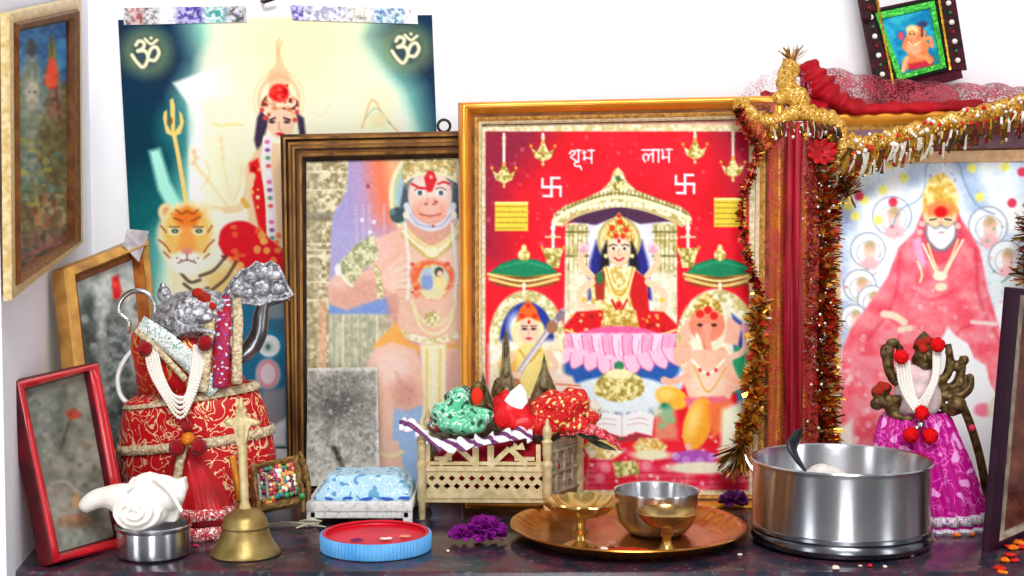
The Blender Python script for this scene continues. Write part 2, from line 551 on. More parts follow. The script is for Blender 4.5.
WY = 1.75
mb = MB().box((0.1, WY + 0.05, 0.55), (2.6, 0.1, 1.9)); tag(mb.build('wall_back', M_wall), kind='structure')
fp = [(-0.4515, 1.235), (-0.528, WY + 0.02), (-1.2, WY + 0.02), (-1.2, 1.235)]
mb = MB().prism([(x, y, 1.5) for x, y in fp], (0, 0, 1), 2.0); tag(mb.build('wall_left', M_wallL, smooth=0), kind='structure')
fp = [(0.80, 1.235), (0.80, WY + 0.02), (1.4, WY + 0.02), (1.4, 1.235)]
mb = MB().prism([(x, y, 1.5) for x, y in fp], (0, 0, 1), 2.0); tag(mb.build('wall_right', M_wallL, smooth=0), kind='structure')
mb = MB().box((0.14, 1.515, -0.008), (1.36, 0.486, 0.016), bev=0.002)
mb.box((0.14, 1.525, -0.26), (1.34, 0.45, 0.488), mi=1)
tag(mb.build('floor', [M_stone, M_edge]), kind='structure')

# ------------------------------------------------------------------ shared materials
M_gold = mat('gilt_moulding', '#e08c22', 0.3, 0.55, '#ea9e34', 18, 0.02, coat=0.35)
M_gold_dk = mat('dull_gilt', '#a06a2a', 0.45, 0.4, '#c9954a', 160, 0.4)
M_cream = mat('cream_slip', '#e6d3ae', 0.6, 0, '#cbb287', 220, 0.3)
M_brownline = mat('brown_slip', '#5a3218', 0.5, 0, '#7a4a22', 60)
M_wood = mat('dark_carved_wood', '#3a2415', 0.5, 0, '#7d5128', 26, 0.5, bscale=70, stretch=(1, 1, 0.25))
M_wood_h = mat('dark_carved_wood_rail', '#4a2f1b', 0.5, 0, '#8a5c30', 26, 0.5, bscale=70, stretch=(0.25, 1, 1))
M_wood_lt = mat('gilded_brown_wood', '#6a4322', 0.42, 0.1, '#a87838', 55, 0.4, stretch=(1, 1, 0.3))
M_wood_dk = mat('blackened_wood', '#231a14', 0.6, 0, '#40301f', 60, 0.4)
M_board = mat('hardboard', '#5a4030', 0.8, 0, '#6d5140', 90, 0.2)
M_pane = mat_pane('picture_glass')
M_print = mat_art('printed_paper', 0.55)
M_poster = mat_art('glossy_poster', 0.45)
M_steel = mat_spun('stainless_steel', '#d4d7da', 0.27, 0.88, '#c6c9ce')
M_steel_dk = mat('worn_steel', '#9a9da2', 0.28, 1.0, '#7d8086', 40, 0.08)
M_silver = mat('embossed_silver', '#c8c8cc', 0.36, 0.6, '#808086', 190, 0.8, bscale=210, lo=0.40, hi=0.60)
M_silver_p = mat('plain_silver', '#cfcfd2', 0.25, 1.0)
M_brass = mat('aged_brass', '#8a7340', 0.42, 0.75, '#a08a56', 60, 0.15)
M_lampbrass = mat('polished_lamp_brass', '#d2b06a', 0.27, 0.9, '#b8924a', 50, 0.05)
M_brass_p = mat('pale_brass', '#dccb9c', 0.42, 0.3, '#bfa874', 110, 0.3)
M_thali = mat('copper_brass_plate', '#b0692a', 0.27, 0.95, '#cf8d3c', 35, 0.1)
M_red_satin = mat('red_satin', '#c4101c', 0.35, 0, '#a00812', 40, 0.2, sheen=0.3, coat=0.15)
M_white_cloth = mat('white_lace', '#efe9e0', 0.7, 0, '#d9cfc4', 260, 0.6)
M_pearl = mat('white_beads', '#efe9df', 0.3, 0, coat=0.4)
M_pom = mat('red_wool', '#d80f18', 0.9, 0, '#b00810', 300, 0.8, sheen=0.5)
M_pom_dk = mat('dark_red_wool', '#a80c18', 0.9, 0, '#7c0610', 300, 0.8, sheen=0.5)
M_tins_g = mat('gold_foil', '#d8a83c', 0.22, 0.9, '#a8741c', 90)
M_tins_r = mat('red_foil', '#a81c14', 0.28, 0.6, '#6a100c', 90)
M_tins_b = mat('brown_foil', '#6a4418', 0.35, 0.6, '#3a2810', 90)
M_tins_w = mat('silver_foil', '#f2ead8', 0.2, 0.6)
M_bronze = mat('dark_bronze', '#3c2e1a', 0.45, 0.5, '#7c643c', 120, 0.6)
M_vermil = mat('vermilion_powder', '#b5261a', 0.9, 0, '#8a2a18', 120)
# ================================================================== POSTER on the back wall
pl = Plane((0, WY - 0.003, 0), (1, WY - 0.003, 0), (0, WY - 0.003, 1))
pc = [pl.at(118, 20), pl.at(432, 15), pl.at(449, 446), pl.at(142, 448)]
poster = thing('poster', 'large dark teal poster of a goddess with a tiger taped to the back wall', 'poster', (pc[3] + pc[2]) / 2)
A = Art(pc)
A.fill(mottle('#173450', '#263349', 60, 5))
A.poly([(100, 90), (190, 110), (200, 470), (100, 470)], '#0b3a4a', 30)
A.poly([(110, 200), (200, 150), (220, 470), (110, 470)], '#166a6e', 26, 0.9)
A.poly([(180, 5), (392, 5), (372, 35), (418, 90), (432, 150), (470, 230), (470, 480), (160, 480), (148, 310), (152, 240), (176, 215), (186, 150), (178, 95), (196, 60)], '#8fd6c4', 16)
A.poly([(208, 5), (372, 5), (356, 40), (400, 92), (418, 140), (450, 230), (450, 480), (176, 480), (160, 300), (170, 240), (190, 200), (196, 110), (200, 60), (212, 40)], '#f8f8dc', 9)
A.poly([(173, 83), (232, 61), (262, 50), (262, 92), (200, 100), (188, 104)], '#fbfdf2', 2.0)
A.poly([(187, 98), (202, 96), (204, 200), (190, 200)], '#f4fdf2', 2.5)
A.poly([(222, 10), (352, 10), (340, 60), (380, 120), (372, 170), (240, 190), (226, 110)], '#fdf9cc', 22, 0.85)
A.ell(300, 40, 70, 45, '#fdf6b4', soft=26, alpha=0.6)
A.poly([(205, 100), (262, 95), (255, 200), (205, 205)], '#fdf6d0', 9, 0.8)
# sword of light, trident
A.poly([(149, 151), (160, 148), (170, 182), (186, 212), (172, 216), (158, 190)], '#a9f0dc', 2.5)
A.ell(173, 128, 16, 24, '#2f7f80', soft=8, alpha=0.7)
A.line([(174, 134), (179, 160), (187, 208)], 4.2, '#eccb72')
A.poly([(163, 118), (164, 112), (167, 110), (167, 124), (171, 131), (170, 100), (173, 98), (175, 106), (175, 131), (180, 124), (179, 111), (182, 114), (184, 122), (181, 133), (174, 137), (166, 133)], '#f0cf74', 0.8)
A.ell(170.5, 121, 2.0, 4, '#7a5a2c'); A.ell(178, 119, 1.5, 4, '#4d7f6e')
# om signs
for ox, oy in ((147, 52), (407, 48)):
    A.ell(ox, oy, 24, 23, '#8aa06c', soft=9, alpha=0.75)
    A.ell(ox, oy, 15, 15, '#33485a', soft=4, alpha=0.9)
    for wdt, cc in ((4.6, '#8f8a52'), (3.0, '#faf4d0')):
        A.line([(ox - 11, oy - 7), (ox - 8, oy - 11), (ox - 3, oy - 9), (ox - 4, oy - 4), (ox - 9, oy - 1)], wdt, cc)
        A.line([(ox - 9, oy - 1), (ox - 2, oy - 1), (ox + 1, oy + 5), (ox - 1, oy + 12), (ox - 5, oy + 15), (ox - 11, oy + 9), (ox - 15, oy + 3)], wdt, cc)
        A.line([(ox + 1, oy + 4), (ox + 4, oy - 3), (ox + 9, oy - 5), (ox + 12, oy + 1), (ox + 8, oy + 8), (ox + 3, oy + 8)], wdt, cc)
        A.line([(ox - 2, oy - 13), (ox + 4, oy - 8), (ox + 10, oy - 12)], wdt * 0.8, cc)
        A.ell(ox + 4, oy - 14, wdt * 0.45, wdt * 0.45, cc)
# pale companion figures and hands
for pts, w in (([(193, 150), (195, 165), (206, 178), (218, 195), (226, 205)], 5), ([(220, 138), (221, 152), (222, 165), (226, 182), (229, 196)], 5),
               ([(205, 205), (226, 208), (244, 204)], 6), ([(240, 166), (238, 185), (232, 200)], 4)):
    A.line(pts, w + 2, '#f8e6bc', 2.4, 0.8); A.line([(x + 1.8, y + 1) for x, y in pts], 1.6, '#e0b080', 1.4, 0.55)
A.dots([(194, 152), (197, 158), (193, 163), (221, 139), (222, 149), (223, 158)], 2.4, '#e4b088', 0.6, 1.6)
A.poly([(212, 132), (240, 130), (246, 160), (236, 196), (214, 200), (206, 170)], '#fbecc4', 7, 0.5)
A.line([(213, 124), (222, 126), (232, 124), (242, 125)], 3, '#e8dc94', 1.2, 0.9)
A.line([(205, 160), (210, 175), (200, 190)], 1.2, '#e0b483', 1, 0.6)
# goddess
for dx in (-3, 0, 3): A.line([(279 + dx, 38 + abs(dx)), (278 + dx * 0.4, 52), (280 + dx, 66)], 1.3, '#eea070', 0.9, 0.75)
A.ell(279, 80, 11, 16, '#f3b48a', soft=2, alpha=0.7)
A.ell(279, 100, 20, 24, '#eba27c', soft=1.5, alpha=0.55, ring=4)
A.ell(279, 100, 25, 29, '#f0b68a', soft=1.2, alpha=0.5, ring=2)
A.poly([(257, 118), (262, 108), (272, 112), (264, 138), (258, 156), (254, 140)], '#41324a', 1.5)
A.poly([(296, 112), (304, 118), (306, 136), (300, 140)], '#41324a', 1.5)
A.ell(280, 106, 19, 15, mottle('#d8845c', '#f6dcb8', 5, 3, c3='#8a3a34'))
A.ell(281, 124, 13.5, 15, '#f5c6a8')
A.line([(270, 120), (275, 118)], 2, '#4a2a30'); A.line([(284, 118), (290, 120)], 2, '#4a2a30')
A.ell(272, 122, 3, 1.5, '#3a2a34'); A.ell(287, 122, 3, 1.5, '#3a2a34')
A.line([(279, 122), (279, 129), (281, 130)], 1.2, '#cf8468'); A.ell(280, 134, 4, 1.6, '#c81f2c')
A.ell(279, 93, 10, 9, '#e81f22', soft=1.5); A.scatter((270, 85, 288, 102), 16, 1.6, ['#ff5a4a', '#b80d18', '#f04038'], 4)
A.dots([(262, 110), (265, 118), (297, 112), (295, 120)], 2.4, '#cf4a4c')
A.poly([(244, 168), (256, 150), (268, 142), (298, 146), (330, 160), (350, 210), (340, 300), (262, 300), (250, 240)], '#f1c9a0', 2)
A.poly([(249, 163), (258, 158), (263, 180), (272, 205), (276, 240), (268, 252), (258, 224), (251, 190)], '#dd1d26', 1.5)
A.scatter((250, 165, 272, 245), 24, 1.5, ['#f4c060', '#fbe7b0', '#a80d18'], 5)
for o, cc in ((0, '#f2ebe2'), (4, '#efe0e6')):
    A.line([(266 + o, 138), (264 + o, 165), (268 + o, 200), (270 + o, 240), (276 + o, 292)], 6, cc)
for i in range(19):
    y = 142 + i * 8; A.ell(267 + (y - 140) * 0.055, y, 2.6, 2.0, ['#d64f9a', '#7a3a8c', '#4c8a5c', '#e0452f', '#f7f2ea'][i % 5], alpha=0.85)
A.line([(252, 176), (246, 196), (240, 208), (226, 210)], 7, '#f4cfa6', 1.2); A.line([(243, 200), (247, 206)], 5, '#e0b14c')
# red knee and cloth
A.poly([(218, 244), (221, 230), (232, 222), (248, 222), (264, 234), (284, 250), (300, 262), (300, 292), (262, 284), (243, 274), (228, 262)], '#dd2030', 1.2, smooth=True)
A.scatter((222, 226, 290, 276), 26, 3.0, ['#f09a4c', '#f4b45a', '#ee6a3a'], 6, 0.8)
A.line([(222, 256), (240, 273), (262, 284)], 2, '#b0101e')
# tiger
A.poly([(168, 262), (190, 276), (228, 258), (248, 280), (262, 330), (262, 450), (190, 450), (176, 330)], '#f6e6bc', 3)
A.poly([(205, 275), (236, 262), (240, 300), (214, 330)], '#f1c26c', 5, 0.7)
for pts in ([(180, 272), (190, 282), (200, 280)], [(184, 284), (196, 292), (208, 288)], [(226, 256), (214, 270), (200, 276)], [(236, 262), (226, 278), (212, 290)],
            [(244, 272), (236, 288), (222, 300)], [(250, 288), (242, 302), (228, 314)], [(214, 298), (206, 306), (200, 312)], [(190, 300), (200, 310), (212, 318)], [(244, 310), (234, 322), (222, 330)]):
    A.line(pts, 3.2, '#4c3f36', 1.0, 0.85)
A.ell(166, 212, 8, 9, '#f2d8a0', soft=1.4); A.ell(167, 213, 4, 5, '#d08a48', soft=1.5)
A.ell(205, 211, 8, 8, '#f5e2b4', soft=1.4); A.ell(204, 212, 4, 4, '#e2b070', soft=1.5)
A.ell(187, 236, 30, 33, '#f8e9c4', soft=3); A.ell(187, 233, 24, 28, '#f4c064', soft=4)
A.poly([(172, 214), (187, 206), (202, 214), (196, 226), (187, 232), (178, 226)], '#e8792c', 3)
A.poly([(181, 226), (193, 226), (197, 250), (187, 256), (177, 250)], '#f0a050', 3)
for pts in ([(176, 210), (182, 214), (187, 211), (192, 214), (198, 210)], [(174, 218), (182, 221)], [(200, 217), (192, 221)], [(161, 226), (166, 232)], [(159, 240), (166, 246), (170, 252)], [(164, 252), (170, 258)],
            [(212, 226), (208, 232)], [(214, 240), (208, 246), (204, 252)], [(209, 254), (203, 259)]):
    A.line(pts, 1.8, '#8a4620', 0.9, 0.8)
A.ell(174, 231, 6, 4, '#fbf0d4', soft=1.5); A.ell(199, 231, 6, 4, '#fbf0d4', soft=1.5)
for x in (175, 199):
    A.ell(x, 231, 3.6, 2.4, '#3a4038'); A.ell(x, 231, 1.6, 1.6, '#8aa06a'); A.line([(x - 5, 227), (x + 4, 227)], 1.3, '#7a4a28')
A.ell(187, 262, 17, 11, '#fcf6e6', soft=2.5); A.ell(187, 251, 6, 3.6, '#e0907a', soft=1.2)
A.line([(187, 254), (187, 260)], 1.3, '#7a4a40'); A.line([(178, 263), (187, 260), (196, 263)], 1.4, '#7a5044')
A.ell(180, 270, 6, 3, '#fbf4e0'); A.dots([(177, 258), (181, 260), (194, 260), (198, 258)], 0.8, '#6a4a38')
# second attendant at the right, lower edge
A.ell(376, 112, 20, 30, '#fdf3c8', soft=6); A.line([(362, 128), (372, 100), (384, 116), (398, 132)], 2, '#e0a070', 1, 0.7)
A.line([(366, 118), (376, 108), (390, 124)], 1.6, '#7fb4a4', 1, 0.7); A.ell(378, 120, 9, 8, '#f0e0b0', soft=2)
A.line([(310, 112), (322, 116), (330, 104)], 1.5, '#c8c8a0', 1, 0.6)
A.poly([(240, 298), (450, 298), (452, 450), (240, 450)], '#2f6f92', 2)
A.poly([(258, 300), (285, 300), (285, 320), (258, 318)], '#7c8a92', 3); A.poly([(258, 322), (290, 318), (290, 330), (256, 334)], '#3c6d8c', 2)
A.ell(270, 345, 15, 15, '#2a7ba2', soft=1.2); A.ell(269, 346, 11, 11, '#eef2ee', soft=1); A.ell(268, 347, 6, 6, '#bcd0cc', soft=1.5); A.ell(268, 347, 2.5, 3, '#55707a', soft=1)
A.ell(268, 374, 12, 15, '#e4cfd6', soft=2); A.ell(268, 374, 9, 12, '#e06a80', soft=1, ring=2.5, alpha=0.7)
A.poly([(262, 390), (285, 388), (286, 430), (256, 430)], '#8c8a90', 3); A.poly([(266, 430), (286, 418), (286, 446), (262, 446)], '#e6e6ea', 2)
A.c = np.clip(A.c ** 0.9, 0, 1)
A.grain(0.025, 2.2)
A.sheet('printed_sheet', M_poster, poster, 0.84)

# ================================================================== helper for framed pictures
def framed(name, label, cat, plane, outer, inner, prof, mats, t, draw=None, step=1.0, pane=True, group=None, railname='frame', gain=0.80, art_mat=None, sink=-0.003):
    o3 = [plane.at(*p) for p in outer]; i3 = [plane.at(*p) for p in inner]
    root = thing(name, label, cat, (o3[3] + o3[2]) / 2 - plane.n * t / 2, group)
    mb = moulding(o3, i3, plane.n, prof, t)
    mb.build(railname, mats, root, smooth=50)
    MB().prism([lerp(a, b, 0.25) - plane.n * max(0.0045, t - 0.004) for a, b in zip(o3, i3)], plane.n, 0.0025).build('backboard', M_board, root, smooth=0)
    if draw:
        big = [lerp(b, a, 0.12) + plane.n * sink for a, b in zip(o3, i3)]
        A = Art(big, step); draw(A); A.sheet('picture_print', art_mat or M_print, root, gain)
    if pane:
        g = [lerp(b, a, 0.10) + plane.n * (sink + 0.002) for a, b in zip(o3, i3)]
        MB().prism(g, plane.n, 0.0012).build('glass_pane', M_pane if pane is True else pane, root, smooth=0)
    return root

# ================================================================== HANUMAN picture
def draw_hanuman(A):
    A.fill(gradx(345, '#9c95cc', 378, '#c98aa8'))
    A.poly([(366, 150), (410, 150), (410, 250), (380, 250)], '#ee7450', 9)
    A.poly([(384, 150), (470, 150), (470, 250), (396, 235)], '#f2a878', 6)
    A.poly([(325, 225), (400, 225), (400, 330), (325, 330)], '#a7a0cf', 14, 0.7)
    for x in (356, 363, 369, 384): A.line([(x, 205), (x + 1, 262)], 2, '#c6bbe2', 1.5, 0.6, False)
    A.dots([(362, 220), (370, 232), (362, 243), (354, 250), (374, 222)], 2.2, '#f2eef8', 0.8)
    A.ell(368, 186, 2, 2.4, '#a83a5a')
    # lower background: parapet and sky
    A.poly([(320, 298), (400, 298), (400, 320), (320, 320)], '#6f8ecf', 3)
    A.poly([(322, 314), (400, 314), (400, 385), (322, 385)], mottle('#a39a80', '#c9c2a4', 5, 3), 1.5)
    for x in (334, 343, 352, 360, 368, 377): A.line([(x, 316), (x, 384)], 2.2, '#d9dcc2' if x % 2 else '#8fa88c', 0.8, 0.8, False)
    A.poly([(374, 400), (430, 380), (440, 500), (370, 500)], '#8fb0dc', 4); A.poly([(300, 385), (376, 385), (376, 500), (300, 500)], '#c4b69a', 3)
    # carved pillar
    A.poly([(300, 150), (349, 150), (347, 190), (342, 200), (334, 212), (331, 230), (329, 300), (328, 420), (300, 420)], mottle('#8b7a52', '#e6dbb4', 4, 7), 1.2)
    A.poly([(300, 150), (318, 150), (318, 420), (300, 420)], mottle('#8a7c5a', '#cfc29a', 3.5, 8), 2, 0.8)
    for y in (172, 190, 214, 219, 244, 250, 256, 282, 300): A.line([(302, y), (344 if y < 200 else 331, y)], 1.6, '#7a6844' if y % 2 else '#f2e9c8', 0.7, 0.7, False)
    A.poly([(303, 212), (334, 212), (332, 220), (303, 220)], '#6f6858', 1.5, 0.7)
    A.poly([(318, 300), (327, 300), (326, 372), (318, 372)], '#d9a078', 2, 0.7)
    # halo
    for r, c in ((47, '#e9e2b4'), (43, '#b9c79c'), (39, '#8fbfd6'), (35, '#dceaf0')): A.ell(436, 196, r, r + 6, c, soft=1.2)
    A.ell(436, 196, 32, 38, '#b8cfe0', soft=2)
    # body
    sk, sd, sl = '#e8b49c', '#c98a78', '#f4d2c0'
    A.poly([(372, 242), (400, 228), (430, 222), (462, 228), (500, 244), (512, 290), (480, 330), (455, 345), (402, 340), (388, 300), (376, 272)], sk, 1.5)
    A.poly([(386, 288), (400, 300), (404, 338), (396, 338), (388, 312)], sd, 4, 0.8)
    A.ell(452, 262, 40, 22, sl, soft=9, alpha=0.5)
    A.poly([(372, 240), (392, 234), (390, 258), (372, 270), (360, 262)], '#efb8aa', 3)
    # upper arm, armlet, forearm
    A.poly([(376, 236), (352, 252), (335, 274), (327, 290), (330, 304), (346, 310), (398, 292), (400, 266), (352, 272), (378, 262)], sk, 1.4, smooth=False)
    A.poly([(328, 286), (336, 280), (380, 278), (400, 284), (398, 292), (348, 310), (332, 304)], sd, 4, 0.55)
    A.ell(340, 284, 10, 6, sl, soft=4, alpha=0.6)
    A.poly([(374, 234), (356, 244), (340, 262), (340, 276), (352, 284), (366, 268), (380, 258)], mottle('#8f966c', '#e2dcae', 3.5, 12), 1.2)
    A.line([(336, 268), (345, 280), (352, 286)], 3, '#efe8c4'); A.ell(338, 270, 3, 6, '#f4f2ee')
    A.line([(376, 268), (379, 280), (380, 296)], 6, mottle('#a89a60', '#efe4b4', 3, 4))
    # hand on the chest with fingers
    A.ell(396, 280, 14, 13, '#eec0ab', soft=1.2)
    for i, (x1, y1) in enumerate(((408, 266), (412, 272), (412, 279), (410, 286))):
        A.line([(394, 272 + i * 5), (402, 268 + i * 6), (x1, y1)], 4.4, '#f3cbb8'); A.line([(396, 275 + i * 5), (x1, y1 + 3)], 1.0, '#b97a68', 0.6, 0.8)
    A.line([(390, 268), (396, 262), (402, 258)], 4, '#f0c4b0')
    A.ell(462, 274, 10, 12, '#eec0ab')
    for i in range(4): A.line([(464, 268 + i * 5), (456, 267 + i * 5), (450, 268 + i * 5)], 4, '#f3cbb8'); A.line([(460, 271 + i * 5), (450, 271 + i * 5)], 1, '#b97a68', 0.6, 0.8)
    # neck, hair, face
    A.poly([(408, 212), (452, 212), (462, 236), (440, 246), (414, 244), (402, 234)], '#d99c86', 2)
    A.poly([(404, 178), (414, 172), (416, 214), (406, 218), (400, 206)], '#3a4a52', 1.5); A.poly([(446, 174), (458, 178), (460, 210), (450, 216)], '#3a4a52', 1.5)
    A.ell(398, 215, 8, 8, '#2c4648', soft=1.2); A.ell(392, 212, 3, 3, '#5a7a78', soft=1.5); A.ell(462, 212, 7, 8, '#2c4648', soft=1.2)
    A.ell(430, 196, 22, 25, '#f2c6b4', soft=1.2); A.ell(430, 186, 19, 10, '#f7dccc', soft=4)
    A.ell(430, 211, 17, 11, '#f09c84', soft=3); A.ell(430, 208, 10, 8, '#f6b4a0', soft=2)
    A.line([(415, 190), (420, 187.6), (425, 189)], 1.2, '#7a5a52'); A.line([(436, 189), (441, 187.6), (446, 190)], 1.2, '#7a5a52')
    for x in (420, 441): A.ell(x, 193, 4.6, 2.6, '#e9eef0'); A.ell(x, 193, 2.4, 2.4, '#3b4a58')
    A.ell(426, 204, 2, 1.3, '#b25a50'); A.ell(434, 204, 2, 1.3, '#b25a50'); A.line([(420, 214), (430, 216), (441, 214)], 1.6, '#b0503f')
    A.line([(428, 198), (427, 203)], 1.2, '#cc8a78'); A.line([(434, 198), (434, 203)], 1.2, '#cc8a78')
    A.line([(407, 206), (413, 220), (430, 228), (447, 221), (453, 206)], 7, '#d6d6e4', 1.2); A.line([(410, 214), (420, 225), (440, 226), (451, 214)], 1.6, '#a9abc4')
    A.ell(406, 215, 3, 4, '#ece6d2'); A.ell(454, 215, 3, 4, '#ece6d2')
    A.poly([(404, 150), (456, 150), (458, 184), (450, 178), (440, 174), (430, 173), (420, 174), (411, 178), (404, 186), (402, 176)], mottle('#a8914e', '#f0e3b0', 3.4, 14), 1)
    A.line([(405, 181), (416, 175), (430, 173), (444, 175), (456, 181)], 2.6, '#efe4bc'); A.dots([(412, 168), (422, 165), (432, 164), (442, 165), (450, 169)], 2, '#d8ad50')
    A.poly([(424, 178), (428, 170), (434, 172), (437, 180), (432, 192), (427, 192)], '#d8161f', 1); A.line([(412, 184), (420, 188), (428, 188)], 2.6, '#d8202a'); A.line([(438, 184), (444, 182), (449, 184)], 2.4, '#d8202a'); A.ell(431, 177, 1.8, 1.8, '#f2a0a0')
    A.dots([(436, 202), (433, 226)], 1.4, '#b5303a')
    # necklaces and cords
    for o, c in ((0, '#e6d28c'), (5, '#f2e6b8'), (10, '#cdb46a')):
        A.line([(404 - o * 0.2, 226 + o), (418, 240 + o), (432, 247 + o * 1.2), (446, 240 + o), (458, 226 + o)], 3.4, c)
    A.ell(432, 252, 7, 5, '#f6ecc0'); 
    for x in (408, 455): A.line([(x - 3, 224), (x + 1, 270), (x - 2, 320)], 3, '#f0ebe6', 1, 0.9)
    # heart with the couple
    A.poly([(432, 304), (416, 290), (410, 274), (416, 264), (428, 260), (440, 262), (452, 268), (454, 280), (446, 294)], '#e8603a', 2, smooth=True)
    A.scatter((412, 262, 452, 300), 40, 2.2, ['#ee7a4a', '#d8452c', '#f29a5a'], 9)
    A.ell(434, 279, 15, 14, '#c5d4b8', soft=1.5); A.ell(427, 282, 6, 9, '#7f98d0'); A.ell(427, 271, 4, 4.6, '#a9c0dc'); A.ell(440, 283, 6, 9, '#efd890'); A.ell(439, 272, 4.5, 5, '#3a3c3c'); A.ell(440, 274, 3, 3.4, '#f0c8a8'); A.line([(424, 267), (430, 267)], 2, '#e0b84a')
    A.poly([(418, 290), (448, 290), (440, 300), (426, 300)], '#e2d8a4', 1.5)
    # waist, girdle, dhoti
    A.poly([(400, 300), (456, 300), (458, 332), (396, 334)], '#e7b79e', 2)
    for o in (0, 8): A.line([(412, 302), (420, 318 + o), (434, 326 + o), (448, 318 + o), (456, 302)], 2.8, '#e6d9a6')
    A.ell(432, 318, 8, 8, mottle('#b0a060', '#f4e8bc', 3, 6)); A.line([(402, 334), (430, 341), (460, 334)], 7, mottle('#cdb676', '#f4ead0', 3, 5))
    A.poly([(396, 322), (406, 340), (420, 346), (418, 358), (390, 346), (372, 348), (382, 336)], '#f0a24a', 1.5)
    A.poly([(440, 346), (470, 338), (470, 366), (446, 362)], '#f0a860', 2)
    A.poly([(364, 372), (372, 352), (392, 342), (416, 350), (424, 372), (424, 404), (408, 410), (394, 408), (392, 440), (396, 462), (382, 466), (374, 440), (370, 410)], sk, 1.6, smooth=False)
    A.ell(392, 366, 20, 17, '#f3cfc4', soft=8, alpha=0.7); A.ell(405, 394, 13, 15, sd, soft=6, alpha=0.75); A.line([(376, 370), (382, 396), (380, 430)], 4, '#d3a08e', 3, 0.6)
    A.line([(396, 372), (402, 384), (412, 390)], 3, '#c58a78', 2, 0.6)
    A.poly([(374, 440), (398, 440), (404, 470), (424, 492), (376, 492), (378, 466)], '#e9b8a4', 2); A.line([(376, 452), (390, 456), (402, 452)], 4, '#ead9a0')
    A.poly([(446, 350), (480, 346), (480, 440), (452, 440)], '#efc0ac', 2); A.poly([(446, 352), (456, 352), (456, 420), (448, 420)], sd, 3, 0.5)
    A.poly([(420, 344), (446, 344), (446, 400), (450, 452), (418, 452), (424, 398)], '#f0e4b6', 1.5)
    for x in (427, 434, 440): A.line([(x, 350), (x - 1, 446)], 2.2, '#e2b85a' if x != 434 else '#fbf4da', 1, 0.8)
    # right part of the sheet behind the next frame
    A.poly([(470, 150), (620, 150), (620, 500), (490, 500)], gradx(470, '#e8a070', 560, '#9c95cc'), 6)
    A.poly([(480, 240), (530, 280), (520, 305), (470, 290)], sk, 2); A.poly([(560, 150), (620, 150), (620, 500), (575, 500)], mottle('#8b7a52', '#e6dbb4', 4, 17), 2)
    A.c[:] = np.clip(A.c * 0.95 + 0.05, 0, 1)
    A.c = np.clip(A.c ** 0.85, 0, 1)
    A.grain(0.05, 2.0, 5)
pH = lean_plane(1.615, 0.2)
H_prof = [(0.0, 0.0, 1), (0.03, 0.011, 0), (0.16, 0.014, 3), (0.24, 0.013, 1), (0.28, 0.009, 0), (0.34, 0.010, 3), (0.44, 0.012, 0), (0.52, 0.012, 3), (0.60, 0.010, 1), (0.66, 0.008, 0), (0.76, 0.007, 3), (0.86, 0.005, 1), (1.0, 0.001, 1)]
hanuman = framed('framed_picture', 'dark carved wood framed picture of a monkey-faced deity baring his chest', 'picture', pH,
    [(281, 136), (590, 130), (590, 505), (289, 503)], [(306, 161), (566, 155), (564, 484), (307, 486)], H_prof, [M_wood, M_wood_dk, M_gold_dk, M_wood_lt], 0.020, draw_hanuman)
mb = MB(); c = pH.at(444, 126, -0.006)
mb.tube([c + np.array([math.cos(a), 0, math.sin(a)]) * 0.0075 for a in np.linspace(0, 2 * math.pi, 20, endpoint=False)], 0.0017, 6, closed=True)
mb.tube([c + np.array([0, 0, -0.007]), c + np.array([0, 0, -0.018])], 0.002, 6)
mb.build('hanging_ring', mat('dark_iron', '#3a3638', 0.4, 0.8), hanuman)

